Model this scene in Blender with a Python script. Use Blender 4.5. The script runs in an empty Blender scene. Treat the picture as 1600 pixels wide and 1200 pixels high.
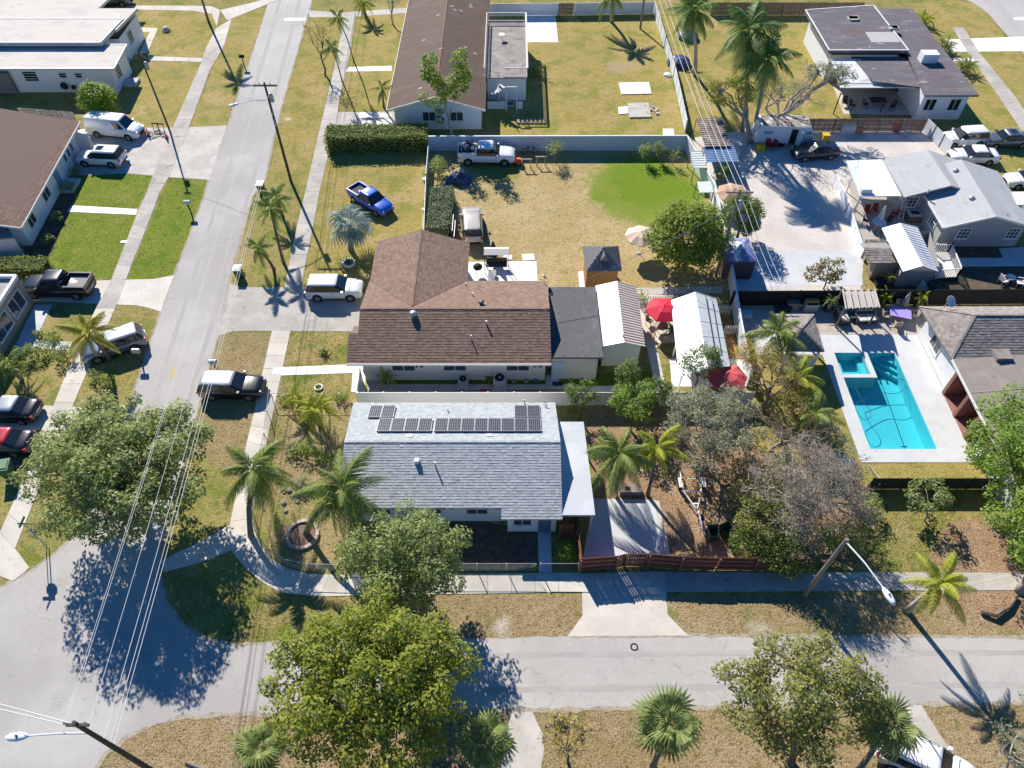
import bpy, math, random
import numpy as np
from mathutils import Vector, Matrix
R = math.radians
SC = bpy.context.scene
COL = SC.collection
random.seed(7); NR = np.random.default_rng(7)

# ---------------------------------------------------------------- camera, sky, sun, exposure
CAM_H, CAM_P, CAM_F = 45.0, R(50.5), 1150.0/1600.0
cd = bpy.data.cameras.new('camera'); cam = bpy.data.objects.new('camera', cd); COL.objects.link(cam)
cam.location = (0, 0, CAM_H); cam.rotation_euler = (R(90)-CAM_P, 0, 0)
cd.sensor_width = 36; cd.lens = 36*CAM_F; cd.clip_start = 0.5; cd.clip_end = 3000
SC.camera = cam
SUN_EL, SUN_AZ = R(35.5), R(-24.4)          # azimuth from +Y, clockwise positive
w = bpy.data.worlds.new('World'); SC.world = w; w.use_nodes = True
nt = w.node_tree; bgn = nt.nodes['Background']
sk = nt.nodes.new('ShaderNodeTexSky'); sk.sky_type = 'NISHITA'; sk.sun_disc = False
sk.sun_elevation = SUN_EL; sk.sun_rotation = SUN_AZ; sk.air_density = 1.0; sk.dust_density = 0.0; sk.ozone_density = 9.0
hs = nt.nodes.new('ShaderNodeHueSaturation'); hs.inputs['Saturation'].default_value = 1.18
nt.links.new(sk.outputs[0], hs.inputs['Color']); nt.links.new(hs.outputs[0], bgn.inputs[0]); bgn.inputs[1].default_value = 0.078
sl = bpy.data.lights.new('sun', 'SUN'); sun = bpy.data.objects.new('sun', sl); COL.objects.link(sun)
sl.energy = 5.0; sl.angle = R(0.53); sl.color = (1.0, 0.93, 0.82)
sdir = Vector((math.sin(SUN_AZ)*math.cos(SUN_EL), math.cos(SUN_AZ)*math.cos(SUN_EL), math.sin(SUN_EL)))
sun.rotation_euler = (-sdir).to_track_quat('-Z', 'Y').to_euler(); sun.location = (0, 60, 80)
SC.view_settings.view_transform = 'Standard'; SC.view_settings.look = 'None'
SC.view_settings.exposure = 0.64; SC.view_settings.gamma = 1.0; SC.view_settings.use_curve_mapping = False
SC.render.engine = 'CYCLES'; SC.cycles.max_bounces = 6; SC.cycles.use_denoising = True

# ---------------------------------------------------------------- survey: photo measurement -> place in the world
_cp, _sp = math.cos(CAM_P), math.sin(CAM_P)
def G(u, v, z=0.0):
    """World point at height z that was measured at (u, v) in the 1600 x 1200 survey photograph."""
    a = (u-800)/1150.0; b = (600-v)/1150.0
    t = (CAM_H-z)/(_sp-b*_cp)
    return Vector((a*t, t*(_cp+b*_sp), z))
def Gs(pts, z=0.0): return [G(u, v, z) for u, v in pts]

# ---------------------------------------------------------------- materials
MATS = {}
def mat(name, base, rough=0.85, layers=(), bump=0.0, bscale=12.0, metal=0.0, island=None, stretch=None, blobs=(), spec=0.4, objvar=0.0, trans=0.0, coat=0.0, wave=None, cracks=()):
    """layers: (colour, scale, low, high, detail); island: colours spread over the loose pieces; blobs: (colour, x, y, radius, softness)."""
    if name in MATS: return MATS[name]
    m = bpy.data.materials.new(name); m.use_nodes = True; t = m.node_tree; N = t.nodes; L = t.links
    bs = N['Principled BSDF']; bs.inputs['Roughness'].default_value = rough; bs.inputs['Metallic'].default_value = metal
    bs.inputs['Specular IOR Level'].default_value = spec
    if coat: bs.inputs['Coat Weight'].default_value = coat; bs.inputs['Coat Roughness'].default_value = 0.04
    tc = N.new('ShaderNodeTexCoord'); vec = tc.outputs['Object']
    if stretch:
        mp = N.new('ShaderNodeMapping'); mp.inputs['Scale'].default_value = stretch; L.new(vec, mp.inputs[0]); svec = mp.outputs[0]
    else: svec = vec
    rgb = N.new('ShaderNodeRGB'); rgb.outputs[0].default_value = (*base, 1); cur = rgb.outputs[0]
    if island:
        g = N.new('ShaderNodeNewGeometry'); cr = N.new('ShaderNodeValToRGB'); L.new(g.outputs['Random Per Island'], cr.inputs[0])
        e = cr.color_ramp.elements
        while len(e) < len(island): e.new(0.5)
        for i, c in enumerate(island): e[i].position = i/max(1, len(island)-1); e[i].color = (*c, 1)
        cur = cr.outputs[0]
    def mix(f, c):
        nonlocal cur
        mx = N.new('ShaderNodeMix'); mx.data_type = 'RGBA'; L.new(f, mx.inputs[0]); L.new(cur, mx.inputs[6]); mx.inputs[7].default_value = (*c, 1); cur = mx.outputs[2]
    def ramp(s, lo, hi):
        r = N.new('ShaderNodeMapRange'); r.interpolation_type = 'SMOOTHSTEP'; r.inputs[1].default_value = lo; r.inputs[2].default_value = hi; L.new(s, r.inputs[0]); return r.outputs[0]
    for ly in layers:
        c, sc, lo, hi, det = ly[:5]
        nz = N.new('ShaderNodeTexNoise'); nz.inputs['Scale'].default_value = sc; nz.inputs['Detail'].default_value = det; nz.inputs['Roughness'].default_value = 0.62
        L.new(svec, nz.inputs['Vector']); mix(ramp(nz.outputs[0], lo, hi), c)
    for c, x, y, rad, soft in blobs:
        vm = N.new('ShaderNodeVectorMath'); vm.operation = 'DISTANCE'; L.new(vec, vm.inputs[0]); vm.inputs[1].default_value = (x, y, 0)
        nz = N.new('ShaderNodeTexNoise'); nz.inputs['Scale'].default_value = 0.5; nz.inputs['Detail'].default_value = 9; nz.inputs['Roughness'].default_value = .7; L.new(vec, nz.inputs['Vector'])
        ma = N.new('ShaderNodeMath'); ma.operation = 'MULTIPLY_ADD'; L.new(nz.outputs[0], ma.inputs[0]); ma.inputs[1].default_value = soft*2.0; L.new(vm.outputs['Value'], ma.inputs[2])
        mix(ramp(ma.outputs[0], rad+soft*1.32, rad+soft*0.72), c)
    for c, sc, wd, det in cracks:
        nz = N.new('ShaderNodeTexNoise'); nz.inputs['Scale'].default_value = sc; nz.inputs['Detail'].default_value = det; nz.inputs['Distortion'].default_value = .4; L.new(vec, nz.inputs['Vector'])
        s1 = N.new('ShaderNodeMath'); s1.operation = 'SUBTRACT'; L.new(nz.outputs[0], s1.inputs[0]); s1.inputs[1].default_value = .5
        s2 = N.new('ShaderNodeMath'); s2.operation = 'ABSOLUTE'; L.new(s1.outputs[0], s2.inputs[0]); mix(ramp(s2.outputs[0], wd, wd*.3), c)
    if wave:
        c, sc, ax, lo, hi = wave
        wv = N.new('ShaderNodeTexWave'); wv.bands_direction = ax; wv.inputs['Scale'].default_value = sc; wv.inputs['Distortion'].default_value = 0.4; L.new(vec, wv.inputs[0]); mix(ramp(wv.outputs[0], lo, hi), c)
    if objvar:
        oi = N.new('ShaderNodeObjectInfo'); mr = N.new('ShaderNodeMapRange'); mr.inputs[3].default_value = 1-objvar; mr.inputs[4].default_value = 1+objvar; L.new(oi.outputs['Random'], mr.inputs[0])
        hs = N.new('ShaderNodeHueSaturation'); L.new(cur, hs.inputs['Color']); L.new(mr.outputs[0], hs.inputs['Value']); cur = hs.outputs[0]
    L.new(cur, bs.inputs['Base Color'])
    if bump:
        nz = N.new('ShaderNodeTexNoise'); nz.inputs['Scale'].default_value = bscale; nz.inputs['Detail'].default_value = 4; L.new(svec, nz.inputs['Vector'])
        bp = N.new('ShaderNodeBump'); bp.inputs['Strength'].default_value = min(1, bump); bp.inputs['Distance'].default_value = 0.06; L.new(nz.outputs[0], bp.inputs['Height']); L.new(bp.outputs[0], bs.inputs['Normal'])
    if trans:
        tr = N.new('ShaderNodeBsdfTranslucent'); L.new(cur, tr.inputs[0]); ms = N.new('ShaderNodeMixShader'); ms.inputs[0].default_value = trans
        L.new(bs.outputs[0], ms.inputs[1]); L.new(tr.outputs[0], ms.inputs[2]); L.new(ms.outputs[0], N['Material Output'].inputs[0])
    MATS[name] = m; return m

def grass(name, base, dry, green, dark, ks=(0.5, 0.5), blobs=(), soil=(.40, .315, .215), so=.70):
    lt = tuple(min(1, x*1.35) for x in base)
    return mat(name, base, 0.95, [(dry, 0.16, 0.62-ks[0]*0.3, 0.80-ks[0]*0.3, 6), (green, 0.38, 0.68-ks[1]*0.3, 0.84-ks[1]*0.3, 6), (soil, .27, so-.08, so+.04, 7), (dry, 1.1, 0.5, 0.74, 5), (green, 1.5, .52, .70, 5),
        (dark, 3.6, 0.52, 0.70, 4), (lt, 7.5, 0.54, 0.70, 3), (dark, 11.0, 0.53, 0.66, 3)], bump=1.0, bscale=7.0, spec=0.1, blobs=blobs)

# ---------------------------------------------------------------- mesh helpers
ORG = {}
class MB:
    def __init__(s): s.v = []; s.f = []; s.m = []
    def add(s, vs, fs, mi=0):
        o = len(s.v); s.v += [tuple(x) for x in vs]; s.f += [tuple(i+o for i in f) for f in fs]; s.m += [mi]*len(fs); return s
    def box(s, x0, x1, y0, y1, z0, z1, mi=0, M=None):
        vs = [Vector(p) for p in ((x0,y0,z0),(x1,y0,z0),(x1,y1,z0),(x0,y1,z0),(x0,y0,z1),(x1,y0,z1),(x1,y1,z1),(x0,y1,z1))]
        if M is not None: vs = [M @ p for p in vs]
        return s.add(vs, [(3,2,1,0),(4,5,6,7),(0,1,5,4),(1,2,6,5),(2,3,7,6),(3,0,4,7)], mi)
    def bar(s, a, b, wd, ht, mi=0, up=(0,0,1)):
        a = Vector(a); b = Vector(b); d = b-a; l = d.length; d.normalize(); up = Vector(up)
        x = d.cross(up)
        if x.length < 1e-4: x = d.cross(Vector((1,0,0)))
        x.normalize(); u = x.cross(d)
        M = Matrix((( x.x, d.x, u.x, a.x),( x.y, d.y, u.y, a.y),( x.z, d.z, u.z, a.z),(0,0,0,1)))
        return s.box(-wd/2, wd/2, 0, l, -ht/2, ht/2, mi, M)
    def prism(s, poly, thick, mi=0):
        """A 3-D polygon made solid by pushing it straight down."""
        n = len(poly); vs = [tuple(p) for p in poly]+[(p[0], p[1], p[2]-thick) for p in poly]
        return s.add(vs, [tuple(range(n)), tuple(range(2*n-1, n-1, -1))]+[(i, i+n, (i+1) % n+n, (i+1) % n) for i in range(n)], mi)
    def tube(s, pts, rads, n=6, mi=0, cap=True):
        pts = [Vector(p) for p in pts]; o = len(s.v)
        if not hasattr(rads, '__len__'): rads = [rads]*len(pts)
        for i, p in enumerate(pts):
            d = (pts[min(i+1, len(pts)-1)]-pts[max(i-1, 0)]); d.normalize()
            x = d.cross(Vector((0.31, 0.95, 0.05))); 
            if x.length < 1e-3: x = d.cross(Vector((1,0,0)))
            x.normalize(); y = d.cross(x)
            for k in range(n):
                a = 2*math.pi*k/n; s.v.append(tuple(p+(x*math.cos(a)+y*math.sin(a))*rads[i]))
        for i in range(len(pts)-1):
            for k in range(n):
                a = o+i*n+k; b = o+i*n+(k+1) % n; s.f.append((a, b, b+n, a+n)); s.m.append(mi)
        if cap:
            s.f.append(tuple(o+k for k in range(n-1, -1, -1))); s.m.append(mi); e = o+(len(pts)-1)*n; s.f.append(tuple(e+k for k in range(n))); s.m.append(mi)
        return s
    def cyl(s, c, r, h, n=14, mi=0, r2=None, axis='Z'):
        c = Vector(c); ax = {'Z': Vector((0,0,1)), 'X': Vector((1,0,0)), 'Y': Vector((0,1,0))}[axis]
        return s.tube([c, c+ax*h], [r, r if r2 is None else r2], n, mi)
    def lathe(s, c, prof, n=14, mi=0):
        o = len(s.v)
        for r, z in prof:
            for k in range(n):
                a = 2*math.pi*k/n; s.v.append((c[0]+r*math.cos(a), c[1]+r*math.sin(a), c[2]+z))
        for i in range(len(prof)-1):
            for k in range(n):
                a = o+i*n+k; b = o+i*n+(k+1) % n; s.f.append((a, b, b+n, a+n)); s.m.append(mi)
        return s
    def build(s, name, mats, parent=None, world=False, smooth=False, loc=None):
        me = bpy.data.meshes.new(name)
        v = s.v
        if parent is not None and world:
            q = ORG.get(parent.name, Vector((0,0,0))); v = [(a[0]-q.x, a[1]-q.y, a[2]-q.z) for a in v]
        me.from_pydata(v, [], s.f)
        if not isinstance(mats, (list, tuple)): mats = [mats]
        for mm in mats: me.materials.append(mm)
        if len(mats) > 1: me.polygons.foreach_set('material_index', s.m)
        if smooth: me.polygons.foreach_set('use_smooth', [True]*len(s.f))
        me.update()
        return link(name, me, parent, loc)
def link(name, me, parent=None, loc=None):
    o = bpy.data.objects.new(name, me); COL.objects.link(o)
    if parent is not None: o.parent = parent; ORG[o.name] = ORG.get(parent.name, Vector((0,0,0)))
    if loc is not None: o.location = loc
    return o
def tag(o, label=None, cat=None, group=None, kind=None):
    if label: o['label'] = label
    if cat: o['category'] = cat
    if group: o['group'] = group
    if kind: o['kind'] = kind
    return o
def thing(name, loc, label, cat, group=None, rz=0.0):
    o = bpy.data.objects.new(name, None); COL.objects.link(o); o.empty_display_size = 0.3
    o.location = loc; o.rotation_euler = (0, 0, rz); ORG[o.name] = Vector(loc)
    return tag(o, label, cat, group)
def copy_tree(o, loc=None, rz=None, label=None, parent=None, scale=None):
    c = o.copy(); COL.objects.link(c)
    if parent is not None: c.parent = parent
    if loc is not None: c.location = loc
    if rz is not None: c.rotation_euler = (0, 0, rz)
    if scale is not None: c.scale = (scale, scale, scale)
    if label: c['label'] = label
    for ch in list(o.children): copy_tree(ch, parent=c)
    return c

HARD = []                                     # paved ground polygons (xy), where no grass stands
def inpoly(P, poly):
    x, y = P[:, 0], P[:, 1]; ins = np.zeros(len(P), bool); n = len(poly); j = n-1
    for i in range(n):
        xi, yi = poly[i][0], poly[i][1]; xj, yj = poly[j][0], poly[j][1]
        with np.errstate(divide='ignore', invalid='ignore'):
            c = ((yi > y) != (yj > y)) & (x < (xj-xi)*(y-yi)/(yj-yi+1e-12)+xi)
        ins ^= c; j = i
    return ins
def wobble(pts, step, amp):
    out = []
    for i, p in enumerate(pts):
        q = pts[(i+1) % len(pts)]; n = max(1, int((q-p).length/step))
        for k in range(n):
            t = k/n; r = p.lerp(q, t)
            if amp and k: r = r+Vector((random.uniform(-amp, amp), random.uniform(-amp, amp), 0))
            out.append(r)
    return out
SHEETS = []
def sheet(name, px, z, m, amp=0.0, hard=True, kind='structure', step=0.5, world=None):
    pts = [Vector(p) for p in world] if world else Gs(px)
    if amp: pts = wobble(pts, step, amp)
    if hard: HARD.append([(p.x, p.y) for p in pts])
    SHEETS.append(1); z += .00022*(len(SHEETS) % 16) if not hard else .00005*(len(SHEETS) % 16)
    o = MB().add([(p.x, p.y, z) for p in pts], [tuple(range(len(pts)))]).build(name, m)
    return tag(o, kind=kind)
def slabs(name, L, Rr, z, m, n=None, ln=1.5, gap=0.025, th=0.06, structure=None):
    """Concrete walk between two measured edges: a bed with separately cast slabs on it."""
    L = Gs(L); Rr = Gs(Rr); own = structure is None
    HARD.append([(p.x, p.y) for p in L]+[(p.x, p.y) for p in reversed(Rr)])
    bed = MB(); k = len(L)
    for i in range(k-1):
        bed.add([(*L[i].xy, z-0.02), (*Rr[i].xy, z-0.02), (*Rr[i+1].xy, z-0.02), (*L[i+1].xy, z-0.02)], [(0, 1, 2, 3)])
    bo = tag(bed.build(name, MATS['joint']), kind='structure')
    for i in range(k-1):
        d = ((L[i+1]-L[i]).length+(Rr[i+1]-Rr[i]).length)/2; c = max(1, round(d/ln))
        for j in range(c):
            g = gap/d; t0 = j/c+g/2; t1 = (j+1)/c-g/2
            q = [L[i].lerp(L[i+1], t0), Rr[i].lerp(Rr[i+1], t0), Rr[i].lerp(Rr[i+1], t1), L[i].lerp(L[i+1], t1)]
            zz = z+random.uniform(-0.006, 0.006)
            MB().prism([(p.x, p.y, zz+random.uniform(-.003, .003)) for p in q], th).build('paving_slab', m, bo)
    return bo
def tufts(px, dens, m, hmax=0.07, wd=0.02, name='grass', world=None):
    """Grass that stands on a lawn: one mesh of bent blades, left out where the ground is paved."""
    poly = [(p.x, p.y) for p in (Gs(px) if world is None else [Vector(q) for q in world])]
    a = np.array(poly); x0, y0 = a.min(0); x1, y1 = a.max(0); n = int((x1-x0)*(y1-y0)*dens*1.35)
    P = NR.uniform((x0, y0), (x1, y1), (n, 2)); P = P[inpoly(P, poly)]
    keep = np.ones(len(P), bool)
    for h in HARD: keep &= ~inpoly(P, h)
    P = P[keep]; n = len(P); an = NR.uniform(0, 6.283, n); h = NR.uniform(0.35, 1, n)*hmax; d = np.stack([np.cos(an), np.sin(an)], 1); le = NR.uniform(-.7, .7, (n, 2))*h[:, None]
    V = np.zeros((n, 3, 3)); V[:, 0, :2] = P-d*wd; V[:, 1, :2] = P+d*wd; V[:, 2, :2] = P+le; V[:, 2, 2] = h; V[:, :, 2] += 0.002
    return tag(tri_mesh(name, V, m), kind='stuff')
def poly_mesh(name, V, m, parent=None, smooth=False):
    """V: (faces, corners, 3)."""
    n, k = V.shape[:2]; me = bpy.data.meshes.new(name); me.vertices.add(n*k); me.vertices.foreach_set('co', V.astype(np.float32).ravel())
    me.loops.add(n*k); me.loops.foreach_set('vertex_index', np.arange(n*k, dtype=np.int32)); me.polygons.add(n); me.polygons.foreach_set('loop_start', np.arange(0, n*k, k, dtype=np.int32))
    me.materials.append(m); me.update(calc_edges=True); return link(name, me, parent)
def tri_mesh(name, V, m, parent=None): return poly_mesh(name, V, m, parent)
# ---------------------------------------------------------------- material palette
DRY, GRN, DRK = (.40, .305, .135), (.15, .195, .035), (.135, .112, .035)
G_BASE = grass('lawn_olive', (.29, .25, .09), DRY, GRN, DRK, (.5, .7))
G_GREEN = grass('lawn_green', (.19, .235, .035), (.29, .255, .07), (.12, .195, .02), (.095, .12, .018), (0.25, .7), so=.8)
G_BACK = grass('lawn_straw', (.42, .325, .155), (.50, .395, .215), (.29, .255, .085), (.25, .185, .08), (0.6, .35), so=.72,
               blobs=[((.20, .255, .04), 13.6, 62.8, 5.8, 3.6), ((.15, .235, .022), 11.3, 64.5, 1.3, 2.4), ((.15, .235, .022), 14.0, 63.6, 3.6, 2.8), ((.15, .235, .022), 17.2, 62.0, 1.6, 2.4), ((.18, .24, .03), 9.0, 61.5, 1.0, 2.6), ((.17, .24, .03), 16.6, 58.8, 2.4, 2.8), ((.30, .22, .13), -4.0, 56.0, 1.6, 2.0), ((.26, .245, .06), -1.5, 66.5, 2.4, 2.4)])
G_YEL = grass('lawn_yellow', (.36, .285, .095), (.43, .325, .155), (.22, .23, .05), (.20, .16, .05), (0.45, .75), so=.74, blobs=[((.36, .285, .17), *G(965, 105).xy, 1.2, 2.6), ((.34, .26, .15), *G(1005, 206).xy, .3, 1.8), ((.62, .56, .48), *G(452, 186).xy, .1, 1.7)])
G_BROWN = grass('verge_brown', (.31, .235, .125), (.37, .28, .17), (.20, .195, .065), (.15, .105, .05), (.6, .4), so=.66, blobs=[((.47, .41, .33), -.6, 17.7, .1, 2.4), ((.44, .38, .31), 15.6, 17.2, .1, 2.8), ((.15, .20, .03), 10.0, 18.2, .1, 1.5)])
G_LITTER = mat('leaf_litter', (.33, .215, .13), .95, [((.46, .33, .215), .5, .45, .7, 5), ((.18, .115, .065), 2.0, .5, .7, 4), ((.52, .39, .26), 9, .55, .66, 2), ((.10, .065, .04), 11, .55, .65, 2)], 1.0, 9, spec=.1)
G_TURF = grass('turf_green', (.11, .19, .02), (.14, .19, .03), (.075, .16, .012), (.05, .085, .01), (.2, .6))
ASPH = mat('asphalt', (0.432, 0.414, 0.396), .9, [((0.488, 0.469, 0.451), .12, .42, .62, 5), ((0.368, 0.354, 0.340), .5, .55, .75, 6), ((0.478, 0.460, 0.442), 3, .5, .7, 5), ((0.340, 0.327, 0.308), 22, .6, .72, 2), ((0.340, 0.322, 0.308), .9, .66, .74, 8), ((0.386, 0.368, 0.354), .05, .5, .62, 4), ((0.276, 0.262, 0.248), 1.8, .74, .80, 5)], .25, 40, spec=.25, cracks=[((0.285, 0.271, 0.258), .13, .0012, 10), ((0.331, 0.317, 0.304), .4, .0018, 8)])
ASPH2 = mat('asphalt_streets', (0.414, 0.400, 0.386), .9, [((0.469, 0.451, 0.437), .3, .42, .62, 5), ((0.350, 0.336, 0.322), .9, .55, .75, 6), ((0.451, 0.437, 0.419), 4, .5, .7, 5), ((0.322, 0.308, 0.294), 22, .6, .72, 2)], .25, 40, spec=.25, stretch=(1, .12, 1))
TRACK = mat('tyre_wear', (0.377, 0.363, 0.350), .9, [((0.423, 0.405, 0.386), 1.2, .45, .6, 6), ((0.340, 0.327, 0.313), 3, .55, .7, 4)], .2, 40, spec=.25, stretch=(1, .2, 1))
TRACK_X = mat('tyre_wear_front', (0.377, 0.363, 0.350), .9, [((0.423, 0.405, 0.386), 1.2, .45, .6, 6), ((0.340, 0.327, 0.313), 3, .55, .7, 4)], .2, 40, spec=.25, stretch=(.2, 1, 1))
CONC = mat('concrete', (.56, .52, .465), .9, [((.64, .60, .545), .5, .4, .65, 5), ((.45, .415, .37), 1.3, .56, .75, 6), ((.42, .39, .35), 16, .6, .75, 2)], .15, 30, objvar=.06, spec=.25)
CONC_OLD = mat('concrete_weathered', (.43, .405, .37), .9, [((.52, .49, .45), .5, .4, .65, 5), ((.30, .28, .255), 1.1, .54, .72, 7), ((.34, .32, .29), 14, .58, .72, 2)], .2, 30, objvar=.10, spec=.25)
CONC_WHITE = mat('concrete_painted_white', (.80, .77, .73), .7, [((.72, .69, .65), .8, .5, .72, 6)], .1, 20)
CONC_BLUE = mat('concrete_pale_grey', (.50, .52, .55), .8, [((.56, .58, .61), .5, .4, .6, 5), ((.45, .47, .49), 1.8, .58, .75, 6)], .1, 25)
mat('joint', (.17, .15, .12), .95)
PAVER = mat('paver_taupe', (.42, .37, .33), .85, [((.50, .45, .40), 1.5, .45, .6, 4), ((.34, .30, .27), 7, .55, .7, 2)], .3, 14)
GRAVEL = mat('gravel_pale', (.58, .53, .49), .95, [((.66, .61, .57), .35, .4, .6, 5), ((.46, .42, .39), 1.4, .55, .75, 6), ((.36, .33, .31), 9, .56, .68, 3), ((.72, .68, .64), 14, .56, .66, 2)], .9, 16, spec=.15)
SOIL = mat('soil_dark', (.12, .10, .075), .95, [((.18, .14, .10), 1.2, .45, .7, 5), ((.06, .065, .03), 3, .5, .7, 4)], .8, 10, spec=.1)
DECK = mat('pool_deck_coating', (.54, .555, .57), .75, [((.60, .615, .63), .5, .4, .6, 6), ((.43, .44, .45), 1.7, .58, .78, 7), ((.50, .505, .51), .25, .5, .7, 3)], .1, 25)
WHITE = mat('white_paint', (.78, .78, .77), .6, [((.68, .67, .65), 1.5, .55, .8, 5)], .05, 15)
WHITE_W = mat('white_wall', (.74, .76, .77), .75, [((.64, .65, .65), .8, .55, .8, 5)], .08, 25)
CREAM = mat('cream_wall', (.72, .69, .60), .8, [((.63, .60, .52), .8, .55, .8, 5)], .08, 25)
MINT = mat('pale_green_wall', (.66, .70, .60), .8, [((.58, .61, .53), .8, .55, .8, 5)], .08, 25)
TAUPE = mat('taupe_wall', (.36, .31, .255), .8, [((.31, .27, .22), .8, .55, .8, 5)], .1, 25)
GREY_W = mat('grey_wall', (.40, .40, .40), .8, [((.36, .36, .36), .8, .55, .8, 5)], .1, 25)
BEIGE_W = mat('beige_wall', (.62, .58, .50), .8, [((.55, .51, .44), .8, .55, .8, 5)], .08, 25)  # beige paint with faint darker blotches
GLASS = mat('dark_glass', (.018, .023, .03), .06, spec=.9)
GLASS_G = mat('window_glass', (.05, .065, .08), .1, [((.09, .11, .12), 2, .5, .7, 3)], spec=.8)
BLACK = mat('black_matte', (.018, .018, .02), .75)
RUBBER = mat('rubber', (.018, .018, .019), .85)
CHROME = mat('rim_alloy', (.45, .45, .46), .35, metal=.8)
LAMP_R = mat('tail_lamp', (.45, .02, .02), .25, spec=.7)
LAMP_W = mat('head_lamp', (.75, .76, .78), .15, spec=.8)
WOODPOLE = mat('pole_wood', (.075, .06, .048), .9, [((.13, .11, .09), 3, .45, .7, 4)], .4, 10, stretch=(4, 4, .4))
WOODPOLE2 = mat('pole_wood_bleached', (.24, .215, .185), .9, [((.15, .13, .11), 3, .45, .7, 4)], .4, 10, stretch=(4, 4, .4))
GALV = mat('galvanised', (.50, .51, .52), .45, metal=.6)
WIRE = mat('wire', (.85, .83, .80), .5)
TRUNK = mat('bark', (.16, .125, .095), .95, [((.25, .21, .17), 3, .45, .65, 4), ((.08, .06, .045), 6, .5, .7, 3)], .8, 9)
BARK_P = mat('bark_pale', (.36, .31, .28), .95, [((.46, .41, .37), 3, .45, .65, 4), ((.22, .18, .15), 5, .5, .7, 3)], .6, 9)
PALMT = mat('palm_trunk', (.23, .19, .15), .95, [((.32, .28, .23), 3, .45, .65, 4)], .6, 9, wave=((.12, .095, .075), 2.6, 'Z', .55, .8))
PALMT_P = mat('palm_trunk_pale', (.42, .39, .35), .95, [((.34, .31, .27), 3, .45, .65, 4)], .3, 9)
def leafm(name, cols, tr=.48, rough=.45, k=2.0):
    cols = [tuple(min(.6, x*k+.004) for x in c) for c in cols]; return mat(name, cols[0], rough+.1, island=cols, trans=tr, spec=.3)
LF_OAK = leafm('leaf_sage', [(.08, .105, .03), (.11, .14, .04), (.145, .17, .06), (.19, .205, .085)], k=2.5)
LF_GREEN = leafm('leaf_grey_green', [(.08, .11, .03), (.115, .15, .042), (.155, .19, .06), (.205, .23, .095)], k=2.15)
LF_YEL = leafm('leaf_yellow_green', [(.08, .112, .014), (.115, .148, .018), (.16, .178, .022), (.215, .205, .026)])
LF_DARK = leafm('leaf_dark', [(.045, .075, .015), (.06, .10, .02), (.085, .13, .025), (.13, .17, .04)])
LF_LIME = leafm('leaf_lime', [(.065, .12, .010), (.10, .16, .014), (.14, .20, .022), (.19, .24, .035)])
LF_BR = leafm('leaf_bright', [(.06, .115, .014), (.09, .155, .02), (.13, .19, .028), (.18, .235, .045)])
LF_BROWN = leafm('leaf_russet', [(.11, .085, .03), (.15, .12, .05), (.20, .17, .08), (.09, .095, .03)])
LF_GOLD = leafm('leaf_gold', [(.30, .22, .03), (.36, .27, .05), (.26, .22, .07), (.20, .19, .08)])
LF_PALE = leafm('leaf_silver', [(.11, .125, .075), (.15, .165, .10), (.21, .22, .14), (.09, .115, .05)], k=2.1)
LF_HEDGE = leafm('leaf_hedge', [(.075, .11, .018), (.105, .145, .028), (.15, .185, .045), (.20, .22, .07)], k=2.2)
LF_HEDGE2 = leafm('leaf_hedge_silver', [(.07, .105, .05), (.11, .145, .075), (.16, .19, .11), (.22, .245, .16)])
FR_COCO = leafm('frond_coconut', [(.07, .105, .022), (.10, .14, .03), (.14, .175, .045), (.20, .22, .075)])
FR_LIME = leafm('frond_lime', [(.12, .165, .014), (.17, .20, .02), (.23, .24, .03), (.30, .26, .04)])
FR_ROYAL = leafm('frond_royal', [(.045, .085, .02), (.065, .115, .027), (.09, .145, .035), (.13, .18, .055)])
FR_SABAL = leafm('frond_sabal', [(.085, .12, .035), (.12, .155, .045), (.16, .19, .065), (.22, .24, .10)])
FR_BLUE = leafm('frond_blue', [(.11, .15, .14), (.15, .195, .185), (.19, .235, .22), (.23, .27, .25)])
FR_DRY = leafm('frond_dry', [(.30, .22, .10), (.36, .27, .14), (.24, .17, .08)])
def paint(name, c, flake=.0): return mat(name, c, .28, metal=flake, coat=.8, spec=.5)
CP_WHITE = paint('car_white', (.80, .80, .80)); CP_BLACK = paint('car_black', (.012, .012, .014)); CP_BLUE = paint('car_blue', (.008, .085, .56))
CP_SILV = paint('car_steel_blue', (.16, .20, .28), .5); CP_GREY = paint('car_grey', (.16, .175, .19), .4); CP_RED = paint('car_red', (.45, .02, .035))
CP_BEIGE = paint('car_champagne', (.50, .45, .40), .1); CP_DKGRN = paint('car_dark_green', (.03, .04, .045), .3)
CP_LSILV = paint('car_silver', (.55, .56, .57), .4)

# ---------------------------------------------------------------- the ground
PX0, PX1, PY0, PY1 = 26.45, 31.4, 30.85, 40.4      # the pool's opening in the ground
def around(B, x0, x1, y0, y1, z):
    for a, b, c, d in ((x0, x1, y0, PY0), (x0, x1, PY1, y1), (x0, PX0, PY0, PY1), (PX1, x1, PY0, PY1)): B.add([(a, c, z), (b, c, z), (b, d, z), (a, d, z)], [(0, 1, 2, 3)])
    return B
tag(around(MB(), -700, 700, -120, 1200, 0).build('ground', G_BASE), kind='structure')
W_EDGE = [(430, -30), (400, 65), (355, 197), (325, 280), (321, 300), (272, 430), (251, 486), (217, 587), (180, 690), (140, 800), (105, 848), (80, 868), (40, 897), (0, 917), (-160, 965)]
E_EDGE = [(496, -30), (484, 15), (452, 125), (430, 208), (415, 280), (395, 307), (365, 410), (342, 522), (322, 590), (312, 632), (295, 700), (272, 780), (254, 850), (250, 900), (262, 940), (285, 975), (325, 1000), (370, 1008), (420, 1003), (480, 1000), (720, 998)]
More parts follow.
